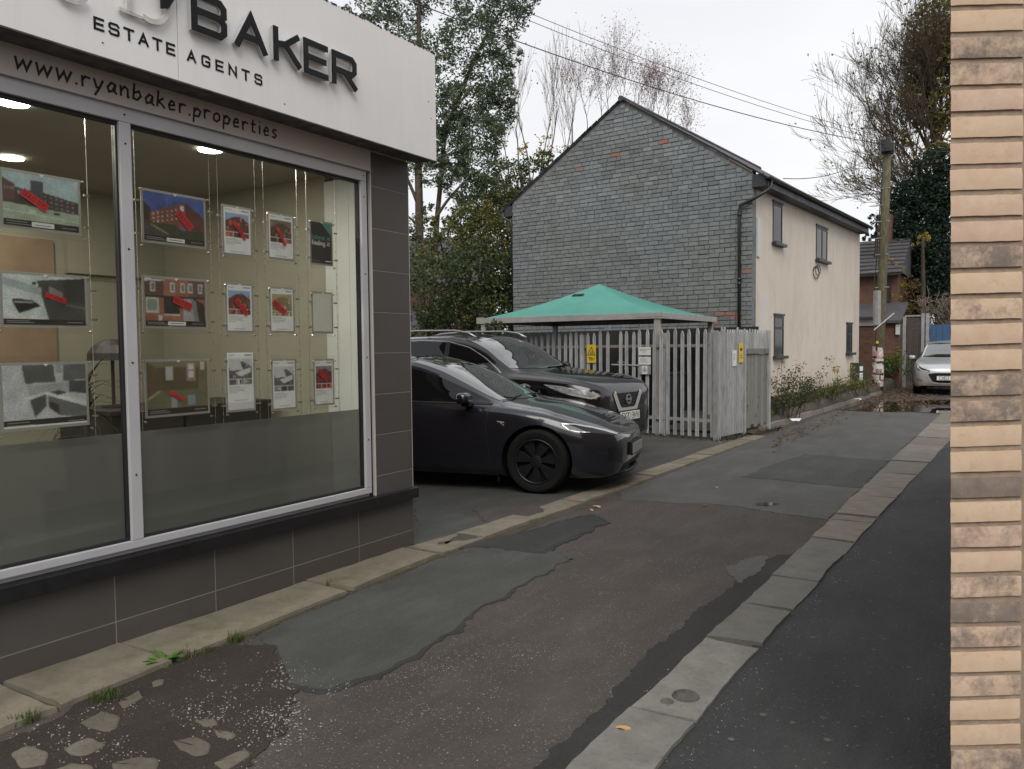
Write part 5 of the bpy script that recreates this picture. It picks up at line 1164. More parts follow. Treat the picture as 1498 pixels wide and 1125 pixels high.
def pbrick(k, w, h=.0585):
    r = random.Random(k); mb = MB(); nx, nz_ = 6, 3; g = []
    for j in range(nz_+1):
        row = []
        for i in range(nx+1):
            ex = i in (0, nx); ez = j in (0, nz_)
            row.append(Vector((w*i/nx + (r.uniform(-.0008, .0008) if ex else r.uniform(-.006, .006)), (.0008 if (ex or ez) else -.0008)+r.uniform(-.0005, .0005)+(.0015 if ex and ez else 0), h*j/nz_ + (r.uniform(-.0009, .0009) if ez else r.uniform(-.002, .002)))))
        g.append(row)
    mb.grid(g)
    ring = g[0]+[row[-1] for row in g[1:]]+g[-1][::-1][1:]+[row[0] for row in g[::-1][1:-1]]
    bk = [Vector((p.x+(.045 if p.x < w*.1 else 0), .05, p.z)) for p in ring]; n = len(ring)
    mb.add(ring+bk, [(i, n+i, n+(i+1) % n, (i+1) % n) for i in range(n)])
    me = mesh_of('brick', mb, M['pierbrick']); bm = bmesh.new(); bm.from_mesh(me); bmesh.ops.remove_doubles(bm, verts=bm.verts, dist=1e-5)
    for f in bm.faces: f.smooth = True
    for e in bm.edges:
        if len(e.link_faces) == 2 and e.calc_face_angle(0) > .6: e.smooth = False
    bm.to_mesh(me); bm.free(); return me
pv = [pbrick(k, .209) for k in range(7)]; pv2 = [pbrick(k+20, .209) for k in range(4)]
burn = [0.05,.1,.62,.5,.15,.1,.05,.05,.08,.1,.72,.05,.42,.1,.1,.7,.65,.05,.05,.95,.03,.45,.1,.55,.85,.55,.02,.42,.1,.05]
pink = [.3,.3,.3,.4,.8,.1,.5,.6,.7,1,.5,.0,.3,.6,.3,.3,.4,.3,.3,.4,.2,.8,.3,.3,.4,.5,.3,.5,.3,.3]
yel = [.3,.6,.1,.2,.0,.5,.3,.4,.2,.0,.0,.7,.4,.2,.5,.2,.1,.5,.5,0,.7,0,.4,.2,0,.1,.6,.1,.4,.3]
prr = random.Random(9)
ztop = CAMZ + 2.3*math.tan(radians(-2.7)) + 562.5/F*2.3       # height seen at the top of the picture
for k in range(-28, 42):
    z = ztop - (25 + 37.45*k)/F*2.3*1.0
    if z < -.09: break
    for c in range(3):
        o = link('brick', prr.choice(pv), pier); L = prr.uniform(-.0012, .0012)
        o.matrix_basis = PMt @ Matrix.Translation((c*.226+prr.uniform(-.0008, .0008), prr.uniform(-.0015, .0015), z+prr.uniform(-.001, .001))) @ Matrix.Rotation(prr.uniform(-.004, .004), 4, 'Y')
        o.matrix_parent_inverse = wmat(pier).inverted()
        i = k if c == 0 and 0 <= k < 30 else prr.randrange(30)
        o.color = (burn[i], pink[i], yel[i], 1)

# ================================================================ CARS
def pchip(x, y, xi):
    x = np.array(x, float); y = np.array(y, float); h = np.diff(x); d = np.diff(y)/h; m = np.zeros_like(y)
    for i in range(1, len(x)-1):
        if d[i-1]*d[i] > 0: w1, w2 = 2*h[i]+h[i-1], h[i]+2*h[i-1]; m[i] = (w1+w2)/(w1/d[i-1]+w2/d[i])
    m[0], m[-1] = d[0], d[-1]
    k = np.clip(np.searchsorted(x, xi)-1, 0, len(x)-2); t = (xi-x[k])/h[k]
    return (2*t**3-3*t**2+1)*y[k]+(t**3-2*t**2+t)*h[k]*m[k]+(-2*t**3+3*t**2)*y[k+1]+(t**3-t**2)*h[k]*m[k+1]
class Car:
    def __init__(s, name, label, st, loc, rz, sc, paint, wheels, wr, ring=44):
        s.root = thing(name, label, 'car', loc, rz, 'cars parked beside the alley'); s.root.scale = (sc,)*3
        s.root.matrix_basis = Matrix.Translation(loc) @ Matrix.Rotation(rz, 4, 'Z') @ Matrix.Diagonal((sc, sc, sc, 1))
        st = np.array(sorted(st)); X = st[:, 0]
        L = X[0]; xs = np.unique(np.concatenate([np.linspace(L, 0, 110), np.linspace(-.35, 0, 30), np.linspace(L, L+.3, 16), -np.geomspace(.0012, .06, 8)]))
        K = [pchip(X, st[:, i], xs) for i in range(1, 9)]
        V = []; nring = None
        for i in range(len(xs)):
            zb, w, zm, ws, zs, wt, ze, zt = [k[i] for k in K]
            P = [(0, zb), (.6*w, zb), (.9*w, zb+.01), (.985*w, zb+.10*min(1, (zm-zb)/.25)), (w, zm), (ws*.35+w*.66, zm*.35+zs*.65), (ws, zs), (wt*.6+ws*.4, ze*.6+zs*.4), (wt, ze), (wt*.86, ze+.45*(zt-ze)), (wt*.5, ze+.84*(zt-ze)), (0, zt)]
            t = np.arange(len(P)); tt = np.linspace(0, len(P)-1, ring); ys = pchip(t, [p[0] for p in P], tt); zz = pchip(t, [p[1] for p in P], tt)
            half = list(zip(ys, zz)); full = half + [(-y, z) for y, z in half[::-1][1:-1]]
            nring = len(full); V += [(xs[i], y, z) for y, z in full]
        n = nring; k = len(xs)
        fs = [(i*n+j, i*n+(j+1) % n, (i+1)*n+(j+1) % n, (i+1)*n+j) for i in range(k-1) for j in range(n)]
        fs += [tuple(range(n))[::-1], tuple((k-1)*n+j for j in range(n))]
        mb = MB(); mb.add(V, fs)
        me = mesh_of('body', mb, [paint, M['blackplastic']], smooth=False)
        # wheel arches cut out
        tmp = bpy.data.objects.new('body', me); COL.objects.link(tmp)
        cut = MB()
        for xw in wheels:
            for sd in (-1, 1): cut.lathe([(0, -.16), (wr+.045, -.16), (wr+.045, .2), (0, .2)], 40, Matrix.Translation((xw, sd*.86, wr)) @ Matrix.Rotation(pi/2, 4, 'X'), mi=1)
        cme = mesh_of('cut', cut, [paint, M['blackplastic']]); co = bpy.data.objects.new('cut', cme); COL.objects.link(co)
        md = tmp.modifiers.new('b', 'BOOLEAN'); md.operation = 'DIFFERENCE'; md.object = co; md.solver = 'EXACT'
        dg = bpy.context.evaluated_depsgraph_get(); ev = tmp.evaluated_get(dg); me2 = bpy.data.meshes.new_from_object(ev); me2.name = 'body'
        bpy.data.objects.remove(tmp); bpy.data.objects.remove(co)
        s.bvh = BVHTree.FromPolygons([Vector(v) for v in V], fs)
        s.body = link('body', me2, s.root, local=True); smooth_by_angle(s.body, 38)
        s.wheels, s.wr = wheels, wr
    def cast(s, a, b, mode, off):
        if mode == 'R': o, d = Vector((a, -3, b)), Vector((0, 1, 0))
        elif mode == 'L': o, d = Vector((a, 3, b)), Vector((0, -1, 0))
        elif mode == 'T': o, d = Vector((a, b, 4)), Vector((0, 0, -1))
        else: o, d = Vector((3, a, b)), Vector((-1, 0, 0))
        h = s.bvh.ray_cast(o, d)
        if h[0] is None: return None
        nn = h[1]; nn = nn if nn.dot(d) < 0 else -nn
        return h[0] + nn*off
    def patch(s, name, lower, upper, mode, mat, off=.003, n=24, m=8, parent=None, both=True, fallback=None):
        res = None
        for md in ([mode, 'L'] if mode == 'R' and both else [mode]):
            lo, up = np.array(lower, float), np.array(upper, float)
            def along(p):
                if len(p) == n+1: return p
                d = np.r_[0, np.cumsum(np.hypot(*np.diff(p, axis=0).T))]; t = np.linspace(0, d[-1], n+1); return np.c_[np.interp(t, d, p[:, 0]), np.interp(t, d, p[:, 1])]
            lo, up = along(lo), along(up); rows = []; ok = []
            for j in range(m+1):
                r = []
                for i in range(n+1):
                    q = lo[i]+(up[i]-lo[i])*j/m; r.append(s.cast(q[0], q[1], md, off))
                rows.append(r)
            mb = MB(); idx = {}
            for j in range(m+1):
                for i in range(n+1):
                    if rows[j][i] is not None: idx[(j, i)] = len(mb.v); mb.v.append(tuple(rows[j][i]))
            for j in range(m):
                for i in range(n):
                    ks = [(j, i), (j, i+1), (j+1, i+1), (j+1, i)]
                    if all(q in idx for q in ks) and max((rows[a][b]-rows[j][i]).length for a, b in ks) < .5: mb.f.append([idx[q] for q in ks]); mb.m.append(0); mb.c.append(None)
            # skirt gives the patch its thickness
            o = part(name, mb, mat, parent or s.root, smooth=True, local=parent is None)
            if parent is not None: o.matrix_parent_inverse = Matrix()
            res = o if res is None else res
        return res
    def strip(s, name, pts, w, mode, mat, off=.004, **k):
        L, R = ribbon([Vector(p) for p in pts], w); return s.patch(name, [tuple(p) for p in R], [tuple(p) for p in L], mode, mat, off, m=2, n=max(12, 6*len(pts)), **k)
    def add(s, name, mb, mat, parent=None, **k):
        o = part(name, mb, mat, parent or s.root, local=True, **k); return o
    def wheelset(s, ymid, width, rimr, rim, steer=0):
        for xw in s.wheels:
            for sd in (-1, 1):
                T = Matrix.Translation((xw, sd*ymid, s.wr)) @ Matrix.Rotation(steer if xw > -1.5 else 0, 4, 'Z') @ Matrix.Rotation(pi/2*(1 if sd < 0 else -1), 4, 'X')
                mb = MB(); R = s.wr; w = width/2
                mb.lathe([(rimr, -w), (R-.03, -w), (R-.006, -w*.8), (R, -w*.55), (R, w*.55), (R-.006, w*.8), (R-.03, w), (rimr+.02, w), (rimr, w-.012), (rimr, w*.2)], 48, T, closed=True)
                wh = s.add('wheel', mb, M['tyre'], smooth=True); smooth_by_angle(wh, 40)
                mb = MB(); mb.lathe([(0, w*.2), (rimr, w*.2), (rimr, w*.2+.006), (0, w*.2+.006)], 40, T); s.add('rim', mb, M['blackplastic'], wh)
                mb = MB(); mb.lathe([(rimr-.018, w*.25), (rimr+.002, w*.25), (rimr+.002, w-.01), (rimr-.018, w-.012)], 48, T, closed=True); s.add('rim', mb, rim['mat'], wh, smooth=True)
                for k in range(rim['n']):
                    a = 2*pi*k/rim['n']+.2; mb = MB()
                    b0, b1, r0, r1 = rim['w0'], rim['w1'], .05, rimr-.012
                    p = [(r0*cos(a-b0), r0*sin(a-b0)), (r1*cos(a-b1), r1*sin(a-b1)), (r1*1.0*cos(a), r1*1.0*sin(a)), (r1*cos(a+b1), r1*sin(a+b1)), (r0*cos(a+b0), r0*sin(a+b0))]
                    mb.prism(p, .022, T @ Matrix.Translation((0, 0, w*.55)) ); s.add('spoke', mb, rim['mat'], wh, bevel=.003)
                mb = MB(); mb.lathe([(0, w*.5), (.07, w*.5), (.066, w*.5+.034), (.03, w*.5+.04), (0, w*.5+.04)], 20, T); s.add('hub', mb, rim['mat'], wh)
    def plate(s, text, x, z, w=.52, h=.11, tilt=0, blue=True):
        T = Matrix.Translation((x, -w/2, z-h/2)) @ Matrix.Rotation(tilt, 4, 'Y') @ Matrix(((0, 0, 1, 0), (1, 0, 0, 0), (0, 1, 0, 0), (0, 0, 0, 1)))
        mb = MB(); mb.prism([(0, 0), (w, 0), (w, h), (0, h)], .008, T); p = s.add('number_plate', mb, M['platew'] if text else M['platedim'], bevel=.002)
        if text:
         mb = MB(); gw, gg = .045, .013; tw = text_width(text, gw, gg); text_line(mb, text, gw, .079, .0105, gg, .0012, T @ Matrix.Translation(((w-tw)/2+(.012 if blue else 0), (h-.079)/2, .008)), extra=.5); s.add('characters', mb, M['plateblack'], p)
        mb = MB(); mb.box((x-.03, -w/2-.02, z-h/2-.015), (x-.001, w/2+.02, z+h/2+.015)); s.add('plate_holder', mb, M['blackplastic'], p)
        return p
    def mirror(s, x, y, z, mat, L=.2, H=.14):
        for sd in (-1, 1):
            T = Matrix.Translation((x, sd*y, z)) @ Matrix.Rotation(sd*.12, 4, 'Z'); mb = MB(); rows = []
            for i in range(9):
                t = i/8; r = sin(pi*(.08+.84*t))**.5; xx = .07-.16*t
                rows.append([T @ Vector((xx, sd*(L/2*r)*math.copysign(abs(cos(a))**.55, cos(a)), H/2*r*math.copysign(abs(sin(a))**.6, sin(a))*(.9 if sin(a) > 0 else .8))) for a in np.linspace(0, 2*pi, 17)])
            mb.grid(rows); mb.add([p for p in rows[0][:-1]], [tuple(range(16))]); mb.add([p for p in rows[-1][:-1]], [tuple(range(16))])
            m = s.add('door_mirror', mb, mat, smooth=True); smooth_by_angle(m, 50)
            mb = MB(); mb.box((x-.05, min(sd*(y-.16), sd*(y-.02)), z-.085), (x+.04, max(sd*(y-.16), sd*(y-.02)), z-.045)); s.add('mirror_arm', mb, M['blackplastic'], m, bevel=.01)

# ---- dark grey saloon
st = [(-4.72,.45,.60,.60,.55,.80,.40,.88,.90), (-4.65,.30,.78,.58,.72,.88,.55,.95,.98), (-4.4,.20,.88,.56,.81,.97,.58,1.03,1.07), (-3.9,.16,.92,.55,.86,.97,.56,1.19,1.24), (-3.3,.15,.925,.55,.875,.95,.56,1.33,1.40), (-2.8,.15,.925,.55,.875,.93,.575,1.375,1.443), (-2.45,.15,.925,.55,.872,.92,.59,1.355,1.43),
      (-2.1,.15,.925,.55,.868,.912,.625,1.27,1.355), (-1.75,.15,.925,.55,.862,.905,.665,1.12,1.205), (-1.45,.15,.925,.55,.858,.895,.70,.985,1.05), (-1.2,.15,.925,.55,.85,.88,.71,.91,.95), (-.85,.15,.92,.53,.84,.832,.70,.862,.893), (-.45,.15,.885,.51,.80,.732,.68,.758,.785), (-.25,.155,.81,.5,.735,.668,.62,.697,.715), (-.10,.18,.67,.49,.61,.615,.52,.632,.642), (-.03,.24,.51,.48,.46,.58,.39,.592,.60), (0,.36,.32,.48,.28,.55,.20,.562,.568)]
A = radians(13); nose = Vector((-3.60, 8.17, .012))
sal = Car('saloon_car', 'dark grey saloon car with dark aero wheels parked beside the shop', st, nose, A, 1.02, M['darkgreymet'], [-.845, -3.72], .335)
xs = [-1.40, -1.75, -2.1, -2.45, -2.8, -3.2, -3.6, -3.85]
sal.patch('side_window', [(x, z) for x, z in zip(xs, [.925, .932, .94, .948, .957, .967, .985, 1.03])], [(x, z) for x, z in zip(xs, [.945, 1.09, 1.225, 1.302, 1.328, 1.308, 1.22, 1.11])], 'R', M['carglass'], .004, n=40, m=8)
yy = np.linspace(-1, 1, 21)
sal.patch('windscreen', [(-1.17-.16*y*y, .69*y) for y in yy], [(-2.33-.06*y*y, .575*y) for y in yy], 'T', M['screen'], .004, n=20, m=20)
sal.patch('glass_roof', [(-2.42-.06*y*y, .56*y) for y in yy], [(-4.1, .5*y) for y in yy], 'T', M['carglass'], .004, n=20, m=24)
sal.strip('window_trim', [(-1.36, .918), (-2.1, .932), (-3.0, .954), (-3.8, 1.0)], .016, 'R', M['blackplastic'], .006)
sal.patch('b_pillar_cover', [(-2.62, .955), (-2.70, .957)], [(-2.66, 1.318), (-2.76, 1.325)], 'R', M['blackplastic'], .006, n=4)
sal.strip('door_seam', [(-1.37, .90), (-1.40, .70), (-1.36, .40), (-1.33, .24)], .007, 'R', M['plateblack'], .0025); sal.strip('door_seam', [(-2.70, .95), (-2.68, .6), (-2.62, .24)], .007, 'R', M['plateblack'], .0025)
sal.strip('sill_seam', [(-1.3, .235), (-3.2, .235)], .012, 'R', M['plateblack'], .0025)
sal.strip('bonnet_seam', [(-.20, .735), (-.5, .735), (-.9, .735), (-1.18, .74)], .006, 'T', M['plateblack'], .0025); sal.strip('bonnet_seam', [(-.20, -.735), (-.5, -.735), (-.9, -.735), (-1.18, -.74)], .006, 'T', M['plateblack'], .0025)
hl = sal.patch('headlight', [(-.60, .718), (-.50, .672), (-.36, .638), (-.22, .62), (-.085, .592)], [(-.60, .722), (-.46, .712), (-.34, .690), (-.22, .662), (-.085, .604)], 'R', M['lens'], .004, n=24, m=6)
sal.strip('running_light', [(-.58, .728), (-.46, .722), (-.30, .688), (-.18, .652), (-.07, .606)], .010, 'R', M['lensbright'], .007)
sal.strip('running_light', [(-.575, .716), (-.50, .668), (-.40, .648), (-.30, .642)], .007, 'R', M['lensbright'], .007)
sal.patch('lower_intake', [(-.52, .205), (.52, .205)], [(-.44, .285), (.44, .285)], 'F', M['blackplastic'], .004)
sal.strip('badge', [(-1.27, .745), (-1.19, .735)], .010, 'R', M['chrome'], .004); sal.strip('badge', [(-1.235, .735), (-1.21, .715), (-1.19, .705)], .007, 'R', M['chrome'], .005)
sal.patch('fog_recess', [(-.70, .36), (-.50, .30)], [(-.70, .47), (-.50, .45)], 'F', M['blackplastic'], .003); sal.patch('fog_recess', [(.70, .36), (.50, .30)], [(.70, .47), (.50, .45)], 'F', M['blackplastic'], .003)
sal.plate('', .035, .42)
mb = MB(); rows = []
for y in np.linspace(-.74, .74, 25): xx = -.02-.30*(abs(y)/.74)**2.6; rows.append([(xx+.02, y, .165), (xx+.045, y, .19), (xx+.0, y, .205), (xx-.06, y, .175)])
mb.grid(rows); sal.add('splitter', mb, M['blackplastic'], smooth=True, recalc=False)
sal.mirror(-1.60, 1.0, .985, M['darkgreymet'], .20, .145)
for sd in (-1, 1):
    mb = MB(); mb.box((-1.29, sd*.84-.02, .10), (-1.275, sd*.84+.06 if sd > 0 else sd*.84+.04, .34)); sal.add('mud_flap', mb, M['blackplastic'])
sal.wheelset(.815, .235, .235, dict(mat=M['rimdark'], n=7, w0=.34, w1=.30), steer=-.02)
for sd in (-1, 1):
    mb = MB(); mb.tube([(-1.27, sd*.1, .975), (-1.24, sd*.5, .967), (-1.3, sd*.62, .985)], .008, 5); sal.add('wiper', mb, M['blackplastic'])

# ---- black sports utility vehicle
st = [(-4.69,.50,.70,.70,.66,.95,.50,1.02,1.05), (-4.62,.36,.82,.68,.78,1.06,.56,1.2,1.24), (-4.4,.27,.885,.68,.83,1.13,.58,1.45,1.50), (-4.1,.25,.905,.68,.85,1.14,.595,1.56,1.625), (-3.4,.24,.91,.68,.862,1.12,.62,1.62,1.685), (-2.6,.24,.91,.68,.866,1.105,.632,1.632,1.70), (-2.2,.24,.91,.68,.866,1.10,.64,1.59,1.655),
      (-1.85,.24,.91,.68,.864,1.095,.67,1.475,1.53), (-1.55,.24,.91,.68,.862,1.085,.70,1.30,1.345), (-1.3,.24,.91,.68,.862,1.085,.73,1.18,1.215), (-.95,.24,.905,.68,.86,1.075,.75,1.14,1.17), (-.45,.24,.89,.68,.845,1.04,.745,1.09,1.12), (-.18,.25,.815,.66,.77,.985,.68,1.035,1.065), (-.06,.28,.71,.64,.675,.94,.585,.985,1.01), (-.015,.34,.60,.64,.575,.895,.48,.935,.95), (0,.42,.49,.64,.465,.865,.38,.895,.91)]
suv = Car('suv_car', 'black sports utility vehicle with silver roof rails parked beyond the saloon car', st, Vector((-4.44, 9.86, .012)), radians(-4), 1.04, M['blackpaint'], [-.93, -3.63], .36)
xs = [-1.50, -1.8, -2.1, -2.5, -3.0, -3.5, -3.95, -4.2]
sw = suv.patch('side_window', [(x, z) for x, z in zip(xs, [1.115, 1.122, 1.13, 1.135, 1.142, 1.155, 1.18, 1.25])], [(x, z) for x, z in zip(xs, [1.14, 1.335, 1.475, 1.565, 1.588, 1.575, 1.50, 1.36])], 'R', M['carglass'], .004, n=40, m=8)
suv.strip('window_trim', [(-1.42, 1.10), (-2.1, 1.115), (-3.4, 1.13), (-4.0, 1.165)], .014, 'R', M['chrome'], .006)
suv.strip('window_trim', [(-1.46, 1.145), (-1.8, 1.358), (-2.1, 1.495), (-2.5, 1.58), (-3.0, 1.603), (-3.5, 1.59), (-4.0, 1.51)], .012, 'R', M['rimsilver'], .006)
suv.patch('b_pillar_cover', [(-2.42, 1.13), (-2.50, 1.13)], [(-2.46, 1.56), (-2.55, 1.575)], 'R', M['blackplastic'], .006, n=4); suv.patch('b_pillar_cover', [(-3.40, 1.15), (-3.47, 1.15)], [(-3.40, 1.58), (-3.47, 1.575)], 'R', M['blackplastic'], .006, n=4)
suv.patch('windscreen', [(-1.22-.16*y*y, .72*y) for y in yy], [(-2.16-.07*y*y, .615*y) for y in yy], 'T', M['screen'], .004, n=20, m=20)
for sd in (-1, 1):
    mb = MB(); pts = [(-2.05, sd*.605, 1.635), (-2.2, sd*.605, 1.70), (-2.45, sd*.60, 1.735), (-3.2, sd*.595, 1.745), (-3.8, sd*.585, 1.715), (-4.0, sd*.58, 1.655)]; mb.tube(pts, .017, 8); suv.add('roof_rail', mb, M['rimsilver'], smooth=True)
    mb = MB(); mb.box((-3.0, sd*.58-.012, 1.66), (-2.94, sd*.60+.012, 1.74)); suv.add('rail_foot', mb, M['blackplastic'])
hl = suv.patch('headlight', [(-.72, 1.005), (-.55, .945), (-.35, .885), (-.15, .845), (-.055, .835)], [(-.72, 1.012), (-.50, .997), (-.3, .965), (-.12, .93), (-.04, .90)], 'R', M['lensclear'], .005, n=24, m=6)
suv.strip('running_light', [(-.36, .90), (-.20, .868), (-.10, .845), (-.045, .872), (-.10, .925)], .020, 'R', M['chrome'], .009)
suv.strip('running_light', [(-.68, 1.00), (-.46, .985), (-.3, .955)], .016, 'R', M['lensbright'], .008)
for x, z in ((-.40, .94), (-.28, .915)): suv.patch('lamp_projector', [(x-.05, z-.028), (x+.05, z-.035)], [(x-.05, z+.022), (x+.05, z+.015)], 'R', M['lensbright'], .007, n=6, m=4)
suv.patch('grille', [(-.19, .655), (.19, .655)], [(-.33, .885), (.33, .885)], 'F', M['blackplastic'], .003)
suv.strip('grille_surround', [(-.36, .895), (-.225, .685), (-.17, .655), (.17, .655), (.225, .685), (.36, .895)], .075, 'F', M['chrome'], .010)
for k in range(4): suv.strip('grille_bar', [(-.28+k*.03, .86-k*.045), (.28-k*.03, .86-k*.045)], .008, 'F', M['plateblack'], .006)
mb = MB(); mb.lathe([(.05, 0), (.066, 0), (.066, .012), (.05, .012)], 24, Matrix.Translation((.012, 0, .80)) @ Matrix.Rotation(pi/2, 4, 'Y'), closed=True); mb.box((.012, -.075, .788), (.026, .075, .812)); suv.add('badge', mb, M['rimsilver'])
suv.patch('lower_intake', [(-.52, .37), (.52, .37)], [(-.46, .60), (.46, .60)], 'F', M['blackplastic'], .004)
suv.strip('skid_plate', [(-.62, .335), (-.3, .30), (.3, .30), (.62, .335)], .05, 'F', M['rimsilver'], .006)
for sd in (-1, 1): suv.patch('fog_recess', [(sd*.54, .48), (sd*.80, .52)], [(sd*.60, .60), (sd*.80, .68)], 'F', M['blackplastic'], .004)
suv.plate('EY20 BWW', .035, .585)
suv.mirror(-1.62, 1.02, 1.19, M['blackpaint'], .22, .17)
suv.strip('bonnet_seam', [(-.15, .68), (-.5, .745), (-1.2, .77)], .007, 'T', M['plateblack'], .002); suv.strip('bonnet_seam', [(-.15, -.68), (-.5, -.745), (-1.2, -.77)], .007, 'T', M['plateblack'], .002)
suv.strip('door_seam', [(-1.42, 1.09), (-1.42, .6), (-1.36, .32)], .008, 'R', M['plateblack'], .0025); suv.strip('door_seam', [(-2.47, 1.12), (-2.47, .32)], .008, 'R', M['plateblack'], .0025)
suv.wheelset(.80, .23, .235, dict(mat=M['rimsilver'], n=5, w0=.3, w1=.16))

# ---- silver hatchback facing the camera
st = [(-3.96,.50,.62,.62,.58,.86,.46,.95,.98), (-3.88,.34,.76,.6,.71,.96,.54,1.15,1.2), (-3.5,.22,.84,.6,.78,1.0,.57,1.36,1.42), (-2.6,.2,.87,.6,.81,.98,.58,1.41,1.47), (-2.0,.2,.87,.6,.81,.96,.60,1.36,1.42), (-1.6,.2,.87,.6,.805,.945,.64,1.2,1.26), (-1.2,.2,.868,.6,.80,.93,.67,1.02,1.07), (-.95,.2,.865,.6,.795,.91,.68,.95,.99), (-.5,.2,.85,.58,.775,.83,.66,.87,.90), (-.22,.21,.79,.56,.73,.765,.61,.80,.83), (-.08,.24,.69,.55,.64,.70,.53,.735,.755), (-.02,.30,.55,.54,.51,.65,.42,.68,.69), (0,.38,.42,.54,.38,.61,.3,.63,.638)]
hp_ = Vector((-1.64, 26.4, .0))
hat = Car('hatchback_car', 'silver hatchback car facing the camera at the far end of the alley', st, hp_, radians(-90+2), 1.12, M['silverpaint'], [-.80, -3.34], .31, ring=36)
yy = np.linspace(-1, 1, 21)
hat.patch('windscreen', [(-.98-.14*y*y, .66*y) for y in yy], [(-1.90-.06*y*y, .55*y) for y in yy], 'T', M['screen'], .004, n=20, m=14)
xs = [-1.25, -1.5, -1.8, -2.1, -2.6, -3.1, -3.5]
hat.patch('side_window', [(x, z) for x, z in zip(xs, [.955, .965, .975, .985, 1.0, 1.02, 1.06])], [(x, z) for x, z in zip(xs, [.975, 1.11, 1.23, 1.325, 1.365, 1.33, 1.2])], 'R', M['carglass'], .004)
for sd in (-1, 1):
    hat.patch('headlight', [(sd*.43, .62), (sd*.60, .63), (sd*.73, .68), (sd*.775, .79)], [(sd*.43, .665), (sd*.60, .72), (sd*.70, .79), (sd*.76, .83)], 'F', M['lens'], .004, n=14, m=5)
    hat.strip('running_light', [(sd*.46, .635), (sd*.62, .66), (sd*.70, .72), (sd*.735, .78)], .035, 'F', M['lensbright'], .008)
    hat.patch('fog_recess', [(sd*.60, .36), (sd*.74, .40)], [(sd*.60, .42), (sd*.74, .46)], 'F', M['rimsilver'], .004)
hat.patch('grille', [(-.36, .37), (-.2, .34), (.2, .34), (.36, .37)], [(-.47, .565), (-.3, .60), (.3, .60), (.47, .565)], 'F', M['blackplastic'], .004)
hat.strip('grille_surround', [(-.50, .60), (-.44, .43), (-.36, .345), (-.2, .315), (.2, .315), (.36, .345), (.44, .43), (.50, .60)], .028, 'F', M['chrome'], .010)
hat.patch('lower_bumper', [(-.62, .215), (.62, .215)], [(-.66, .255), (.66, .255)], 'F', M['blackplastic'], .004); hat.strip('bumper_trim', [(-.70, .29), (-.3, .27), (.3, .27), (.70, .29)], .026, 'F', M['chrome'], .008)
hat.strip('badge', [(-.04, .70), (.0, .655), (.04, .70), (.0, .735), (-.04, .70)], .012, 'F', M['chrome'], .004)
hat.plate('CX63 UBR', .03, .465)
hat.mirror(-1.35, .94, .99, M['silverpaint'], .18, .14)
for sd in (-1, 1):
    mb = MB(); mb.tube([(-1.05, sd*.05, 1.02), (-1.06, sd*.3, 1.015), (-1.12, sd*.55, 1.02)], .008, 5); hat.add('wiper', mb, M['blackplastic'])
hat.wheelset(.755, .2, .2, dict(mat=M['rimsilver'], n=7, w0=.2, w1=.12))

# ================================================================ FAR END OF THE ALLEY
bh = thing('brick_house', 'old red brick house with slate roof and lean-to behind the telegraph pole', 'house', (-4.0, 36, 0))
def bx(name, a, b, mat, par=bh, **k): mb = MB(); mb.box(a, b); return part(name, mb, mat, par, **k)
bx('wall', (-9, 36, 0), (-4.1, 44, 4.5), M['redbrick'])
mb = MB(); mb.add([(-9.2, 35.7, 4.45), (-3.95, 35.7, 4.45), (-3.95, 39, 6.2), (-9.2, 39, 6.2), (-9.2, 44.3, 4.45), (-3.95, 44.3, 4.45)], [(0, 1, 2, 3), (3, 2, 5, 4), (0, 3, 4), (1, 5, 2)]); rf = part('roof', mb, M['slate'], bh)
for i in range(9):
    z = 4.47+i*.194; y = 35.68+i*.366; mb = MB(); mb.box((-9.2, y, z), (-3.93, y+.05, z+.03)); part('slate_course', mb, M['slate'], rf)
bx('gutter', (-9.2, 35.6, 4.35), (-3.95, 35.7, 4.43), M['gutter']); bx('downpipe', (-4.45, 35.9, .2), (-4.36, 35.99, 4.35), M['gutter'])
bx('chimney', (-5.2, 38.7, 5.9), (-4.7, 39.3, 7.3), M['redbrick'])
mb = MB(); mb.add([(-9, 33.6, 2.45), (-3.7, 33.6, 2.45), (-3.7, 36, 3.25), (-9, 36, 3.25), (-9, 33.6, 2.35), (-3.7, 33.6, 2.35), (-3.7, 36, 3.15), (-9, 36, 3.15)], [(0, 1, 2, 3), (4, 7, 6, 5), (0, 4, 5, 1), (1, 5, 6, 2), (2, 6, 7, 3), (3, 7, 4, 0)]); part('lean_to_roof', mb, M['slate'], bh)
bx('lean_to_wall', (-9, 33.8, 0), (-3.8, 35.9, 2.34), M['redbrick'])
bx('white_pipe', (-3.9, 33.7, 1.9), (-3.75, 33.79, 2.3), M['upvc'])
gar = thing('brick_outbuilding', 'low brick outbuilding with pale timber eaves board between the house and the pole', 'outbuilding', (-4.4, 28.6, 0))
bx('wall', (-7, 28.6, 0), (-3.95, 31, 2.15), M['redbrick'], gar); bx('eaves_board', (-7, 28.54, 2.16), (-3.9, 28.6, 2.38), M['canopyframe'], gar); bx('roof', (-7.1, 28.4, 2.39), (-3.85, 31.2, 2.46), M['slate'], gar)
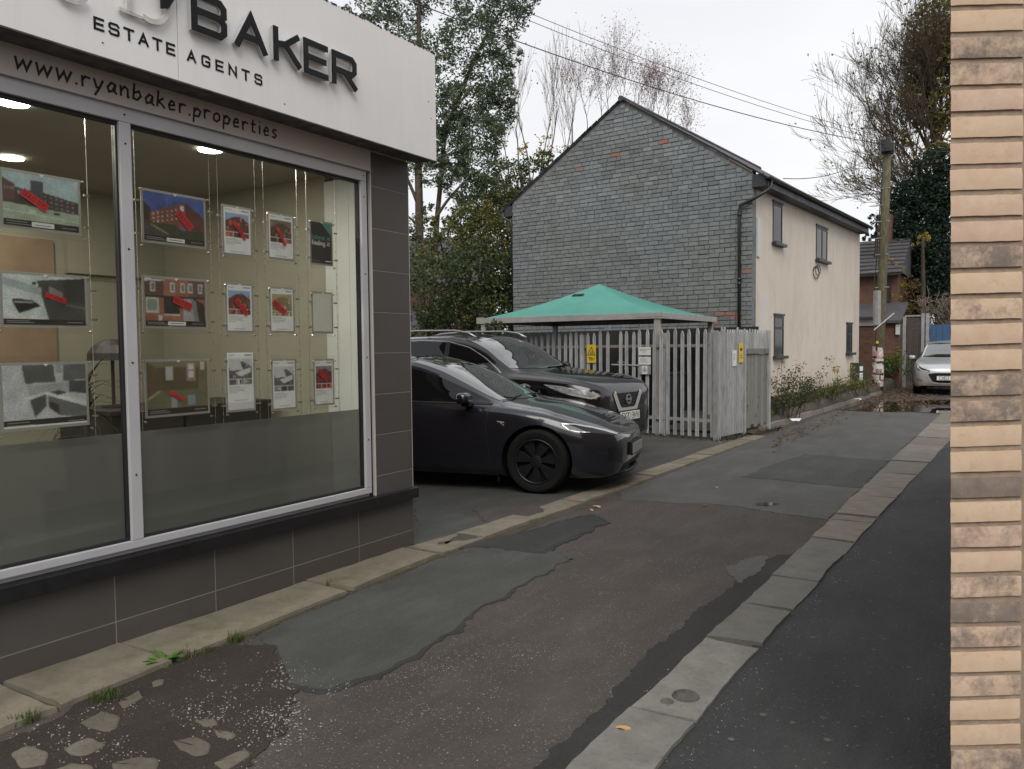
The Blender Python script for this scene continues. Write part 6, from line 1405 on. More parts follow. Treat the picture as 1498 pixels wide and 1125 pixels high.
# telegraph pole
PB = gp(1288, 578); PB = Vector((-3.56, 26.6, 0.08))
pole = thing('telegraph_pole', 'weathered wooden telegraph pole with a black cable box at its top', 'telegraph pole', PB)
PT = PB + Vector((.20, 0, 7.55))
mb = MB(); mb.tube([PB+(PT-PB)*t for t in (0, .3, .6, 1)], [.155, .14, .13, .115], 12); part('pole', mb, M['polewood'], pole, smooth=True)
mb = MB(); mb.lathe([(0, -.30), (.17, -.30), (.20, -.22), (.20, .0), (.14, .06), (.05, .10), (.05, .22), (0, .22)], 14, Matrix.Translation(PT+Vector((0, -.02, -.02)))); mb.box((-.13, -.3, -.28), (.12, -.16, .08), Matrix.Translation(PT)); part('cable_box', mb, M['gutter'], pole)
mb = MB(); mb.lathe([(.158, 0), (.158, 1.05), (.13, 1.06)], 12, Matrix.Translation(PB+Vector((0, 0, 2.05)))); part('cable_guard', mb, M['galv'], pole)
mb = MB(); mb.tube([PB+Vector((-.13, -.06, 3.0)), PT+Vector((-.1, -.06, -.3))], .018, 5); part('cable', mb, M['gutter'], pole)
for k in range(9):
    z = 3.2+k*.5; mb = MB(); mb.tube([PB+Vector((-.28 if k % 2 else -.1, -.1, z)), PB+Vector((.1 if k % 2 else .3, -.1, z))], .013, 5); part('step_iron', mb, M['galv'], pole)
mb = MB(); mb.lathe([(0, 0), (.045, 0), (.045, .01), (0, .01)], 14, Matrix.Translation(PB+Vector((.0, -.165, 1.52))) @ Matrix.Rotation(pi/2, 4, 'X')); part('pole_tag', mb, M['yellow'], pole)
mb = MB(); mb.box((-.012, -.17, 0), (.012, -.16, .75), Matrix.Translation(PB+Vector((-.1, 0, 1.9))) @ Matrix.Rotation(radians(48), 4, 'Y')); part('hanging_strip', mb, M['paper'], pole)
pap = [simple('torn poster paper', c, .7, .35, 14) for c in ((.50, .42, .40), (.42, .22, .22), (.20, .13, .13), (.55, .52, .50), (.12, .10, .10))]
for k in range(46):
    a = random.uniform(-pi*.98, .02); z = random.uniform(.12, 1.25); w, h = random.uniform(.08, .26)/.16, random.uniform(.06, .2); r = .163+.0016*(k % 8); rows = []
    for j in range(3): rows.append([PB+Vector((r*cos(a+w*i/5), r*sin(a+w*i/5), z+h*j/2+random.uniform(-.012, .012))) for i in range(6)])
    mb = MB(); mb.grid(rows); part('torn_paper', mb, pap[random.choice((0, 0, 1, 2, 3, 3, 4))], pole, recalc=False)
cab = thing('utility_cabinet', 'dark green utility cabinet with white labels at the foot of the pole', 'cabinet', (-4.02, 25.9, .2))
bx('body', (-4.22, 25.75, .15), (-3.84, 26.1, .98), M['leafconifer'] if False else simple('dark green cabinet', (.03, .04, .032), .5), cab, bevel=.01); bx('label', (-3.95, 25.742, .45), (-3.86, 25.748, .68), M['paper'], cab); bx('label', (-3.95, 25.742, .74), (-3.86, 25.748, .88), M['paper'], cab); bx('plinth', (-4.26, 25.7, .0), (-3.8, 26.15, .15), M['canopyframe'], cab)
# gate posts, steel fence and blue gate behind the car
sf = thing('steel_fence', 'galvanised steel fence panel between the pole and the blue gate', 'fence', (-3.0, 31, 0))
for x in (-3.30, -2.72, -2.58): mb = MB(); mb.box((x-.05, 30.95, 0), (x+.05, 31.05, 2.6 if x > -3.2 else 2.5)); part('post', mb, M['galv'], sf)
for i in range(9): mb = MB(); mb.box((-3.22+i*.055, 31.0, .2), (-3.18+i*.055, 31.02, 2.45)); part('pale', mb, M['plinth'] if False else simple('dull brown pale', (.07, .06, .055), .8), sf)
for z in (.6, 2.5): mb = MB(); mb.box((-3.30, 31.03, z), (-2.6, 31.06, z+.05)); part('rail', mb, M['galv'], sf)
bg_ = thing('blue_gate', 'faded blue boarded gate behind the silver car', 'gate', (-2.2, 31.2, 0))
for i in range(5): mb = MB(); mb.box((-2.52+i*.20, 31.15, .1), (-2.33+i*.20, 31.19, 2.2)); part('board', mb, M['blue'], bg_)
mb = MB(); mb.box((-2.5, 31.2, 1.8), (-1.5, 31.24, 1.9)); part('rail', mb, M['blue'], bg_)
lw = thing('low_brick_wall', 'low broken red brick wall left of the steel fence', 'wall', (-3.6, 30, 0)); bx('wall', (-3.9, 30, 0), (-3.36, 30.25, 1.25), brickwall('orange brickwork', (.24, .085, .045), (.16, .07, .05), (.12, .1, .09)), lw)

# house glimpsed on the left behind the trees
lh = thing('brick_house', 'brick house with grey slate roof glimpsed at the left behind the trees', 'house', pt(590, 470, 38))
c = pt(612, 505, 36); T = Matrix.Translation((c.x, c.y, 0)) @ Matrix.Rotation(radians(25), 4, 'Z')
mb = MB(); mb.box((-7, 0, 0), (2.6, 6, 4.6), T); part('wall', mb, M['redbrick'], lh)
mb = MB(); mb.add([T @ Vector(p) for p in ((-7.2, -.3, 4.5), (2.8, -.3, 4.5), (2.8, 3, 7.0), (-7.2, 3, 7.0), (-7.2, 6.3, 4.5), (2.8, 6.3, 4.5))], [(0, 1, 2, 3), (3, 2, 5, 4), (0, 3, 4), (1, 5, 2)]); part('roof', mb, M['slate'], lh)
mb = MB(); mb.add([T @ Vector(p) for p in ((-5, -3, 2.3), (.6, -3, 2.3), (.6, 0, 3.4), (-5, 0, 3.4), (-5, -3, 2.2), (.6, -3, 2.2), (.6, 0, 3.3), (-5, 0, 3.3))], [(0, 1, 2, 3), (4, 7, 6, 5), (0, 4, 5, 1), (1, 5, 6, 2)]); part('lean_to_roof', mb, M['slate'], lh)
mb = MB(); mb.box((-4.9, -2.8, 0), (.5, -.01, 2.2), T); part('lean_to_wall', mb, M['redbrick'], lh)
w = MB(); w.box((.9, -.03, 2.6), (1.8, .03, 3.9), T); w = part('window', w, M['upvc'], lh); mb = MB(); mb.box((.97, -.04, 2.67), (1.73, -.031, 3.83), T); part('pane', mb, M['pane'], w)

# ================================================================ TREES
def sph(r):
    while True:
        v = Vector((random.uniform(-1, 1), random.uniform(-1, 1), random.uniform(-1, 1)))
        if v.length < 1: return v*r
class Tree:
    def __init__(s, name, label, cat, base, group=None):
        s.t = thing(name, label, cat, base, group=group); s.base = Vector(base); s.wood = MB(); s.twig = MB(); s.lv = []; s.tips = []
    def limb(s, a, b, r0, r1, wob=.06, n=6, sides=6, mb=None):
        a, b = Vector(a), Vector(b); L = (b-a).length; pts = []; off = Vector((0, 0, 0))
        for i in range(n+1):
            t = i/n; off = off + sph(wob*L/n*1.6); pts.append(a.lerp(b, t)+off*(t*(1-t)*2.2+.12*t)+Vector((0, 0, .06*L*sin(pi*t))))
        (mb or s.wood).tube(pts, [r0+(r1-r0)*i/n for i in range(n+1)], sides); return pts
    def branchy(s, a, d, L, r, lev, spread=.6, kids=4, up=.15, minr=.004, sides=5):
        d = Vector(d).normalized(); pts = [Vector(a)]; n = 5
        for i in range(n):
            d = (d+sph(.16)+Vector((0, 0, up*.35))).normalized(); pts.append(pts[-1]+d*L/n)
        r1 = max(minr, r*.45)
        (s.wood if r > .03 else s.twig).tube(pts, [r+(r1-r)*i/n for i in range(n+1)], sides if r > .03 else 3, cap=False)
        if lev == 0: s.tips.append(pts[-1]); s.tips.append(pts[3]); return
        for k in range(kids):
            t = random.uniform(.35, 1.0) if k else 1.0; i = min(n-1, int(t*n)); p = pts[i].lerp(pts[i+1], t*n-i) if t < 1 else pts[-1]
            ax = d.orthogonal(); ax.rotate(Matrix.Rotation(random.uniform(0, 2*pi), 3, d)); nd = (d+ax.normalized()*random.uniform(.5, 1.25)*spread+Vector((0, 0, up))).normalized()
            s.branchy(p, nd, L*random.uniform(.52, .78), r1*random.uniform(.7, .95), lev-1, spread, kids, up, minr, sides)
    def leaves(s, c, rad, n, size, squash=.8, shell=.35, clump=26, droop=0, cs=.28):
        c = Vector(c)
        for _ in range(max(1, n//clump)):
            v = sph(1); v = v.normalized()*(shell+(1-shell)*v.length**.6) if v.length > 0 else v
            k = c+Vector((v.x*rad, v.y*rad, v.z*rad*squash)); tn = random.random()
            for _ in range(clump):
                q = sph(cs*rad); q.z *= .8; s.lv.append((k.x+q.x, k.y+q.y, k.z+q.z-droop*random.random(), size*random.uniform(.6, 1.3), min(1, max(0, tn*.6+random.random()*.4)), random.random()))
    def sprinkle(s, n, size, sp=.25):
        for _ in range(n):
            p = random.choice(s.tips); q = sph(sp); s.lv.append((p.x+q.x, p.y+q.y, p.z+q.z, size*random.uniform(.6, 1.3), random.random(), random.random()))
    def finish(s, bark, leaf=None, aspect=.5, name='crown'):
        if s.wood.v: part('trunk', s.wood, bark, s.t, smooth=True, recalc=False)
        if s.twig.v: stuff(part('twigs', s.twig, bark, s.t, recalc=False))
        if s.lv: link(name, leaf_mesh(name, np.array(s.lv), leaf, aspect), s.t).matrix_parent_inverse = wmat(s.t).inverted()
        return s.t
def leaf_mesh(name, A, mat, aspect=.5, upright=0):
    n = len(A); r = RNG.normal(size=(n, 3)); r[:, 2] *= .8; r /= np.linalg.norm(r, axis=1)[:, None]+1e-9
    q = RNG.normal(size=(n, 3))
    if upright: r[:, 2] *= .15; r /= np.linalg.norm(r, axis=1)[:, None]; q = np.tile(np.array([0, 0, 1.0]), (n, 1))+q*.2
    b = np.cross(r, q); b /= np.linalg.norm(b, axis=1)[:, None]+1e-9
    S_ = A[:, 3:4]; c = A[:, :3]; l = r*S_*.5; w = b*S_*.5*aspect
    co = np.stack([c-l, c+w-l*.1, c+l, c-w-l*.1], 1).reshape(-1, 3)
    me = bpy.data.meshes.new(name); me.vertices.add(4*n); me.loops.add(4*n); me.polygons.add(n)
    me.vertices.foreach_set('co', co.astype(np.float32).ravel()); me.loops.foreach_set('vertex_index', np.arange(4*n, dtype=np.int32)); me.polygons.foreach_set('loop_start', np.arange(0, 4*n, 4, dtype=np.int32))
    me.update(calc_edges=True)
    at = me.attributes.new('tint', 'FLOAT_COLOR', 'FACE'); at.data.foreach_set('color', np.c_[A[:, 4], A[:, 5], np.zeros(n), np.ones(n)].astype(np.float32).ravel())
    me.materials.append(mat); return me

# big grey green tree left of the gable
D = 27
t = Tree('tall_tree', 'tall airy grey green leaved tree rising behind the shop sign', 'tree', (pt(618, 505, D).x, pt(618, 505, D).y, 0))
b0 = t.base; top = pt(655, -60, D)
tr = t.limb(b0, pt(612, 250, D), .17, .13, .015, 8); tr2 = t.limb(pt(612, 250, D), pt(615, -40, D), .12, .05, .02, 8)
t.limb(b0+Vector((.2, 0, .5)), pt(650, 200, D+.5), .10, .08, .03, 8); t.limb(pt(650, 200, D+.5), pt(730, 20, D), .10, .03, .04, 7); t.limb(pt(640, 200, D), pt(700, 120, D-1), .07, .02, .05)
t.limb(pt(612, 300, D), pt(580, 230, D), .07, .02); t.limb(pt(612, 330, D), pt(570, 300, D), .05, .015); t.limb(pt(630, 330, D), pt(700, 250, D), .07, .02)
for (u, v, r, n, dd) in [(560, 40, 34, 900, 0), (590, 10, 40, 1300, .5), (530, 20, 26, 500, 0), (600, 75, 36, 1000, -.5), (650, 110, 34, 900, 0), (640, 60, 30, 600, 1), (690, 50, 46, 1700, 0), (735, 20, 40, 1200, .5), (700, 0, 40, 1000, 0), (760, -8, 30, 600, 0), (745, 75, 22, 420, 0), (715, 105, 38, 1500, .3), (735, 135, 24, 700, 0), (680, 150, 36, 1500, 0), (725, 165, 30, 1100, .5), (650, 170, 30, 900, 0),
                         (700, 195, 40, 1800, 0), (655, 220, 34, 1100, .4), (640, 250, 30, 900, 0), (700, 240, 36, 1400, .2), (680, 270, 32, 1100, 0), (720, 275, 26, 800, 0), (630, 140, 22, 380, 0), (632, 200, 20, 380, 0), (590, 250, 24, 350, 0), (607, 400, 22, 420, -.5), (612, 365, 22, 420, 0), (600, 330, 24, 420, 0), (628, 300, 14, 130, 0), (560, -40, 50, 1200, 0), (650, -50, 60, 1800, 0), (740, -50, 50, 1200, 0)]:
    R = r/F*D; t.leaves(pt(u, v, D+dd), R*.95, int(n*1.35), .135, .9, .15, 15, .12, .25)
t.finish(M['bark'], M['leafeuc'], .4)
# evergreen shrubs below it
D = 23
def shrub(label, blobs, leaf, dist, size, cat='shrub', name='evergreen_shrub', stems=3, dens=1.0, group=None):
    u0 = sum(b[0] for b in blobs)/len(blobs); p = pt(u0, 505, dist); t = Tree(name, label, cat, (p.x, p.y, 0), 'shrubs behind the parked cars')
    for b in blobs[:6]:
        t.limb((p.x+random.uniform(-.3, .3), p.y+random.uniform(-.2, .2), 0), pt(b[0], b[1], dist), .07, .015, .06)
    for (u, v, r, n) in blobs: t.leaves(pt(u, v, dist+random.uniform(-.4, .4)), r/F*dist, int(n*dens), size, .95, .3, 16, .05, .22)
    return t.finish(M['barkdark'], leaf, .55)
shrub('dense dark evergreen bush left of the grey gable', [(640, 420, 50, 2600), (700, 400, 55, 3600), (740, 440, 40, 2600), (660, 470, 45, 2600), (720, 470, 45, 2600), (750, 400, 40, 2200), (620, 480, 35, 1400)], M['leafdark'], 22, .10)
shrub('tall dark leaved bush reaching the gutter of the grey gable', [(700, 300, 34, 1500), (740, 265, 36, 1700), (730, 320, 40, 2300), (680, 330, 34, 1400), (760, 300, 26, 1100), (780, 250, 24, 700), (800, 235, 18, 400)], M['leafdark'], 25, .10)
shrub('olive green bush tinged with yellow beside the gable', [(660, 365, 40, 1700), (710, 350, 46, 2600), (745, 355, 40, 2200), (690, 320, 30, 1000), (640, 330, 22, 500), (735, 300, 30, 900), (630, 385, 26, 700)], M['leafolive'], 24, .10)
shrub('pale leaved creeper growing over the shelter corner', [(722, 478, 14, 260), (735, 488, 12, 220), (712, 490, 10, 140)], M['leafdark'], 13.6, .06)
shrub('bright yellow green shrub tip above the black car roof', [(628, 492, 7, 60), (620, 494, 5, 40)], M['leafyellow'], 16, .05)
# bare trees behind the gable
D = 32
t = Tree('bare_tree', 'bare upright tree with a few yellow leaves left of the gable ridge', 'tree', (pt(790, 505, D).x, pt(790, 505, D).y, 0))
for (u0, v0, u1, v1) in ((760, 250, 752, 150), (775, 260, 780, 105), (800, 260, 818, 95), (815, 270, 850, 110), (745, 260, 735, 180), (830, 250, 865, 130), (790, 270, 800, 120)):
    t.limb(t.base, pt(u0, v0, D), .13, .06, .02, 6, 5); a, b = pt(u0, v0, D), pt(u1, v1, D); t.branchy(a, b-a, (b-a).length*.6, .04, 3, .45, 4, .25, .006, 4)
t.sprinkle(120, .1, .3)
for (u, v, r, n) in [(775, 230, 22, 130), (820, 235, 26, 160), (800, 215, 22, 90), (840, 220, 18, 70), (760, 260, 18, 90)]: t.leaves(pt(u, v, D), r/F*D, n, .13, .9, .2, 6)
t.finish(M['barkpale'], M['leafyellow'], .6)
D = 36
for lab, ub, arr in (('reddish bare birch tree directly behind the gable peak', 900, ((880, 200, 880, 90), (905, 190, 915, 80), (860, 200, 850, 110), (930, 190, 945, 95), (890, 190, 895, 70))), ('reddish bare birch tree on the right of the gable peak', 975, ((955, 200, 950, 110), (975, 200, 985, 105), (1000, 220, 1010, 150), (960, 220, 965, 120)))):
    t = Tree('birch_tree', lab, 'tree', (pt(ub, 505, D).x, pt(ub, 505, D).y, 0), 'bare birch trees behind the gable')
    for (u0, v0, u1, v1) in arr:
        t.limb(t.base, pt(u0, v0, D), .12, .05, .02, 6, 5); a, b = pt(u0, v0, D), pt(u1, v1, D); t.branchy(a, b-a, (b-a).length*.55, .03, 3, .6, 5, .18, .0045, 4)
    t.sprinkle(2600, .075, .8); t.finish(M['birchbark'], M['leafpink'], .6)
# big half bare tree on the right
D = 42
t = Tree('half_bare_tree', 'big half bare tree with yellowing leaves behind the telegraph pole', 'tree', (pt(1382, 500, D).x, pt(1382, 500, D).y, 0))
t.limb(t.base, pt(1374, 320, D), .42, .32, .015, 8, 8); t.limb(pt(1374, 320, D), pt(1372, 190, D), .32, .2, .03, 6, 8)
for (u0, v0, u1, v1, k) in ((1374, 320, 1285, 190, 1), (1374, 260, 1345, 110, 1), (1374, 230, 1395, 80, 1), (1374, 280, 1315, 160, 1), (1373, 220, 1320, 90, 1), (1374, 290, 1270, 130, 1), (1373, 250, 1300, 90, 1), (1372, 200, 1340, 60, 1), (1374, 330, 1270, 260, 1), (1373, 270, 1330, 130, 1), (1372, 190, 1375, 20, 1), (1374, 200, 1420, 60, 1), (1374, 330, 1250, 215, 1), (1374, 240, 1350, 100, 1), (1374, 300, 1262, 295, 1)):
    a, b = pt(u0, v0, D), pt(u1, v1, D+random.uniform(-2, 2)); t.branchy(a, b-a, (b-a).length*.60, .12, 4, .6, 5, .10, .009, 5)
t.sprinkle(1800, .18, .5)
for (u, v, r, n) in [(1375, 30, 40, 500), (1380, 100, 40, 500), (1360, 60, 26, 200), (1370, 160, 30, 300), (1385, 200, 26, 220), (1350, 100, 22, 120), (1345, 165, 18, 100), (1390, -20, 50, 700), (1365, 230, 22, 160), (1340, 130, 20, 120), (1330, 200, 14, 60), (1375, 70, 40, 500)]: t.leaves(pt(u, v, D), r/F*D, int(n*2.2), .24, 1, .2, 8)
t.finish(M['bark'], M['leafoak'], .6)
D = 38
def conifer(label, blobs, dist, leaf, size, name='conifer_tree', cat='tree', dens=1):
    u0 = blobs[0][0]; p = pt(u0, 505, dist); t = Tree(name, label, cat, (p.x, p.y, 0), 'trees and shrubs at the end of the alley'); t.limb(t.base, pt(u0, min(b[1] for b in blobs), dist), .2, .04, .01, 8, 6)
    for (u, v, r, n) in blobs: t.leaves(pt(u, v, dist+random.uniform(-.6, .6)), r/F*dist, int(n*dens), size, 1, .2, 20, .1, .3)
    return t.finish(M['barkdark'], leaf, .5)
conifer('dense dark conifer standing right of the telegraph pole', [(1340, 330, 45, 2600), (1335, 290, 30, 900), (1365, 245, 26, 700), (1345, 390, 45, 2600), (1325, 360, 36, 1800), (1370, 290, 32, 1500), (1365, 370, 36, 1800), (1350, 420, 40, 1800)], 36, M['leafconifer'], .17, dens=3.2)
conifer('small dark evergreen just left of the telegraph pole', [(1282, 320, 10, 160), (1277, 338, 9, 160), (1270, 345, 7, 100)], 34, M['leafconifer'], .14, 'evergreen_tree')
conifer('spray of yellow leaves hanging before the dark conifer', [(1350, 345, 9, 60), (1345, 350, 8, 50), (1362, 342, 8, 50), (1336, 352, 6, 30)], 33, M['leafyellow'], .12, 'yellow_sapling', 'sapling')
conifer('brown leaved shrub between the pole and the hedge', [(1325, 430, 24, 700), (1315, 460, 22, 600), (1340, 450, 22, 500), (1310, 480, 16, 300), (1335, 475, 16, 300)], 34, M['leafbrown'], .11, 'brown_shrub', 'shrub')
conifer('yellow leaved shrub close behind the telegraph pole', [(1305, 405, 12, 200), (1308, 430, 10, 160), (1302, 380, 8, 90), (1318, 415, 10, 160), (1316, 390, 8, 90)], 33, M['leafyellow'], .10, 'yellow_shrub', 'shrub')
# hedge
D = 30
t = Tree('overgrown_hedge', 'dry overgrown ivy hedge behind the silver car', 'hedge', (pt(1380, 505, D).x, pt(1380, 505, D).y, 0))
for (u, v, r, n) in [(1375, 470, 28, 1500), (1395, 460, 30, 1500), (1360, 490, 22, 1000), (1385, 500, 30, 1500), (1420, 470, 40, 1800), (1365, 520, 26, 1000)]: t.leaves(pt(u, v, D), r/F*D, n, .09, 1, .3, 14, .03, .2)
for _ in range(150):
    p = pt(random.uniform(1345, 1400), random.uniform(438, 500), D-.5); t.twig.tube([p, p+sph(.3)+Vector((0, 0, .15)), p+sph(.5)+Vector((0, 0, .2))], .008, 3, cap=False)
t.finish(M['barkpale'], M['hedgetwig'], .5)
# ivy clad trunk by the brick corner: ivy strands
# ================================================================ WIRES
def wire(a, b, sag, r, label, n=24):
    mb = MB(); a, b = Vector(a), Vector(b); mb.tube([a.lerp(b, i/n)-Vector((0, 0, sag*4*(i/n)*(1-i/n))) for i in range(n+1)], r, 4); return tag(part('overhead_wire', mb, M['gutter']), label, 'wire', 'overhead wires')
PT0 = PT+Vector((0, -.1, .05))
wire(pt(520, -30, 13), PT0+Vector((0, 0, -.1)), .35, .011, 'thick dark overhead wire crossing the tall tree and the gable peak')
wire(pt(655, -20, 14), PT0, .25, .007, 'thin middle overhead wire running across the open sky to the pole')
wire(pt(700, -12, 15), PT0+Vector((0, 0, .1)), .2, .007, 'highest thin overhead wire crossing the open sky')
wire(HM @ Vector((.3, 1.1, 5.3)), PT0+Vector((0, 0, -.12)), .30, .009, 'slack service wire from the cream house eaves to the telegraph pole')
wire(PT0, pt(1410, 222, 21), .1, .008, 'short overhead wire leaving the pole to the right behind the brick corner')

# ================================================================ WEEDS, GRASS, LITTER
def blades(mb, c, n, h, spread, w=.004, lean=.6):
    for _ in range(n):
        a = random.random()*6.28; p = Vector(c)+Vector((random.gauss(0, spread), random.gauss(0, spread), 0)); hh = h*random.uniform(.4, 1.1); d = Vector((cos(a), sin(a), 0)); sd = Vector((-sin(a), cos(a), 0)); le = lean*random.random(); t = (random.random(), random.random(), 0, 1)
        q = [p+d*hh*le*(k/3)**2+Vector((0, 0, hh*k/3*(1-.25*le*k/3))) for k in range(4)]
        mb.grid([[x-sd*w*(1-k/3.2), x+sd*w*(1-k/3.2)] for k, x in enumerate(q)], 0, t)
for (u, v, n, h, sp, lab) in ((40, 1056, 60, .055, .022, 'grass tuft at the bottom left edge of the paving'), (155, 1022, 90, .05, .032, 'broad grass tuft beside the loose setts'), (347, 937, 90, .06, .024, 'bright grass tuft against the stone edging below the window mullion'), (300, 955, 40, .04, .02, 'sparse grass tuft right of the leafy weed'), (270, 962, 60, .05, .026, 'grass tuft growing through the leafy weed'), (483, 857, 24, .05, .015, 'tiny grass tuft at a joint of the stone edging')):
    p = gp(u, v, .005); mb = MB(); blades(mb, p, n, h, sp); gt = stuff(part('grass_tuft', mb, M['grassmat'], recalc=False)); tag(gt, lab, 'grass tuft', 'grass tufts along the stone edging')
p = gp(240, 968, .01); mb = MB()
for i in range(22):
    a = random.random()*6.28; L = random.uniform(.06, .12); el = random.uniform(.1, .7); d = Vector((cos(a)*cos(el), sin(a)*cos(el), sin(el))); sd = Vector((-sin(a), cos(a), 0)); rows = []
    for k in range(6): tt = k/5; w = .018*sin(pi*min(1, tt*.85+.1))*(1 if k % 2 else .75); q = p+d*L*tt+Vector((0, 0, -.03*tt*tt)); rows.append([q-sd*w, q+Vector((0, 0, -.003)), q+sd*w])
    mb.grid(rows, 0, (random.random(), random.random()*.7, 0, 1))
tag(part('leafy_weed', mb, M['leafweed'], recalc=False), 'green leafy dandelion like weed at the gap between two edging stones', 'weed')
# moss line along the edging
mb = MB()
for _ in range(1500):
    y = random.uniform(2.3, 5.2); x = float(np.interp(y, [2.3, 3.5, 4.7, 5.4], [-3.49, -3.54, -3.59, -3.58]))+random.gauss(.012, .012)*(1 if y < 4.6 else .5); blades(mb, (x, y, .0), 1, .012, .004, .003)
stuff(part('moss_growth', mb, M['grassmat'], recalc=False))
def weed(label, u, v, z, hgt, n, leaf, size, name='weed', cat='weed', y=None):
    p = gp(u, v, z); t = Tree(name, label, cat, p, 'weeds along the house verge')
    for _ in range(n):
        d = Vector((random.gauss(0, .35), random.gauss(0, .35), 1)).normalized(); t.branchy(p+Vector((random.gauss(0, .12), random.gauss(0, .12), 0)), d, hgt*random.uniform(.5, 1), .008, 1, .5, 3, .2, .003, 3)
    t.sprinkle(n*45, size, .12); t.finish(M['barkdark'], leaf, .5, 'leaves'); return t
weed('reddish brown shrubby weed growing beside the wooden gate', 1138, 605, .12, .7, 8, M['leafbrown'], .06)
weed('low dark bramble at the foot of the wooden gate', 1150, 612, .1, .5, 14, M['leafdark'], .06)
weed('thin dry weed against the cream wall right of the gate', 1168, 592, .2, .6, 8, M['hedgetwig'], .06)
weed('low green weed in the middle of the verge', 1190, 592, .2, .34, 10, M['leafdark'], .06)
weed('bushy low weed below the middle of the cream wall', 1215, 585, .22, .28, 10, M['leafolive'], .06)
weed('yellow leaved sapling against the far end of the cream wall', 1241, 577, .25, .8, 2, M['leafyellow'], .09, 'sapling', 'sapling')
weed('low weed at the far end of the verge by the pole', 1262, 580, .25, .35, 10, M['leafolive'], .06)
weed('green bush growing by the pole right of the torn posters', 1308, 565, .1, .8, 16, M['leafweed'], .09, 'green_bush', 'bush')
mb = MB()
for _ in range(5200):
    y = random.uniform(15.5, 27); xr = float(np.interp(y, [13.5, 15, 17, 22, 27], [-3.9, -4.0, -3.9, -3.7, -3.55])); xw = P0.x+(y-P0.y)*sin(-HR)+.05; x = random.uniform(min(xw, xr-.1), xr); blades(mb, (x, y, verge_z(y)-.03), 1, random.choice((.08, .12, .2, .3)), .02, .008, 1.1)
for _ in range(900):
    x, y = FM.to_3x3() @ Vector((random.uniform(-3.4, .1), random.uniform(-.2, .02), 0))+FC, 0; blades(mb, (x.x, x.y, .01), 1, random.choice((.03, .05, .08)), .02, .006, 1)
for _ in range(700):
    q = FM @ Vector((random.uniform(.02, .2), random.uniform(0, 2.1), 0)); blades(mb, (q.x, q.y, .01), 1, random.choice((.04, .06, .1)), .02, .006, 1)
stuff(part('rough_grass', mb, M['roughgrass'], recalc=False))
A = []
for _ in range(2600):
    u, v = random.gauss(1310, 45), random.gauss(574, 10)
    if v < 556 or u > 1400: continue
    p = gp(u, v, .02); A.append((p.x, p.y, .03 if p.x > -3.5 else verge_z(p.y)+.02, .085, random.random(), random.random()))
for _ in range(200):
    u = random.uniform(1130, 1290); v = 648-(u-1130)*.41+random.gauss(0, 5); p = gp(u, v, .02); A.append((p.x, p.y, .02 if p.x > -3.66 else .13, .07, random.random(), random.random()))
stuff(link('leaf_litter', leaf_mesh('leaf_litter', np.array(A), M['litter'], .7, upright=1)))
def fallen(u, v, z, L, lab, mat, ang):
    p = gp(u, v, z); mb = MB(); d = Vector((cos(ang), sin(ang), 0)); sd = Vector((-sin(ang), cos(ang), 0)); rows = []
    for k in range(7): t = k/6; w = L*.24*sin(pi*min(1, t*.92+.04)); q = p+d*L*(t-.5); rows.append([q-sd*w+Vector((0, 0, .008*sin(t*5))), q+Vector((0, 0, .002)), q+sd*w+Vector((0, 0, .007))])
    mb.grid(rows); tag(part('fallen_leaf', mb, mat, recalc=False), lab, 'leaf', 'fallen leaves on the alley')
lo = simple('orange fallen leaf', (.42, .24, .10), .6, .15, 60); ly = simple('pale yellow fallen leaf', (.45, .33, .14), .6, .15, 60); lb2 = simple('brown fallen leaf', (.16, .06, .03), .7, .2, 60)
fallen(912, 1066, .033, .060, 'orange fallen leaf lying on a grey kerb stone', lo, .35); fallen(873, 741, .012, .075, 'pale yellow fallen leaf under the nose of the saloon car', ly, .2); fallen(865, 746, .012, .06, 'orange fallen leaf beside the stone edging under the saloon car', lo, -.4)
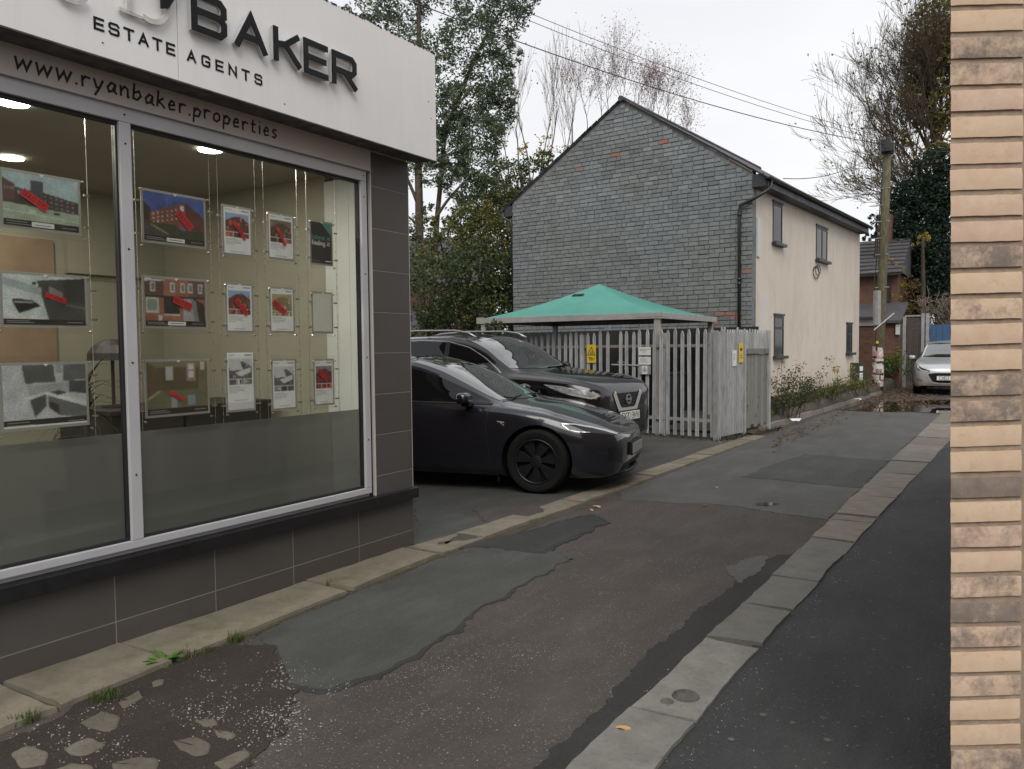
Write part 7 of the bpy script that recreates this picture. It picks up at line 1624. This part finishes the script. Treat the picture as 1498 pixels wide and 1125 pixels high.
fallen(1162, 634, .012, .14, 'dark red fallen leaf lying in the alley opposite the gate', lb2, .2); fallen(1030, 739, .012, .07, 'dark curled fallen leaf in the middle of the alley', lb2, .1); fallen(1047, 713, .012, .05, 'tiny orange fallen leaf in the middle of the alley', lo, .3)
for (u, v, lab) in ((1155, 616, 'crumpled white wrapper on the verge by the gate'), (1248, 585, 'scrap of white paper on the verge near the pole')):
    p = gp(u, v, .16); mb = MB(); mb.grid([[p+Vector((random.uniform(-.02, .02)+i*.06, j*.05, random.uniform(0, .05))) for i in range(4)] for j in range(3)]); tag(part('litter', mb, M['paper'], recalc=False), lab, 'litter', 'litter on the verge')

mb = MB()
for _ in range(34):
    x, y = random.uniform(-.95, -.2), random.uniform(2.2, 9); r = random.uniform(.006, .016); q = [(x+r*cos(a)*random.uniform(.8, 1.2), y+r*sin(a)*random.uniform(.8, 1.2), .0205) for a in np.linspace(0, 2*pi, 9)[:-1]]; mb.add(q, [tuple(range(8))])
stuff(part('gum_spots', mb, simple('trodden gum', (.085, .083, .08), .8, .3, 30), recalc=False))
mb = MB(); pebbles(120, [(-1.0, 2, 0), (-.2, 2, 0), (-.2, 9, 0), (-.9, 9, 0)], .002, .006, .0185); stuff(part('path_grit', mb, M['pebble'], recalc=False))
# ================================================================ STREET BEHIND THE CAMERA (seen only in reflections)
ter = thing('terraced_houses', 'red brick terrace across the main street', 'houses', (-10, -17, 0))
bx('wall', (-40, -26, 0), (22, -17, 6.2), M['redbrick'], ter)
mb = MB(); mb.add([(-40.3, -16.6, 6.1), (22.3, -16.6, 6.1), (22.3, -21.5, 9.2), (-40.3, -21.5, 9.2), (-40.3, -26.4, 6.1), (22.3, -26.4, 6.1)], [(0, 1, 2, 3), (3, 2, 5, 4), (0, 3, 4), (1, 5, 2)]); part('roof', mb, M['slate'], ter)
for i in range(12):
    for z in (.9, 3.9):
        w = bx('window', (-37+i*5, -17.05, z), (-35.4+i*5, -16.96, z+1.5), M['upvc'], ter); bx('pane', (-36.92+i*5, -16.97, z+.08), (-35.48+i*5, -16.95, z+1.42), M['pane'], w)
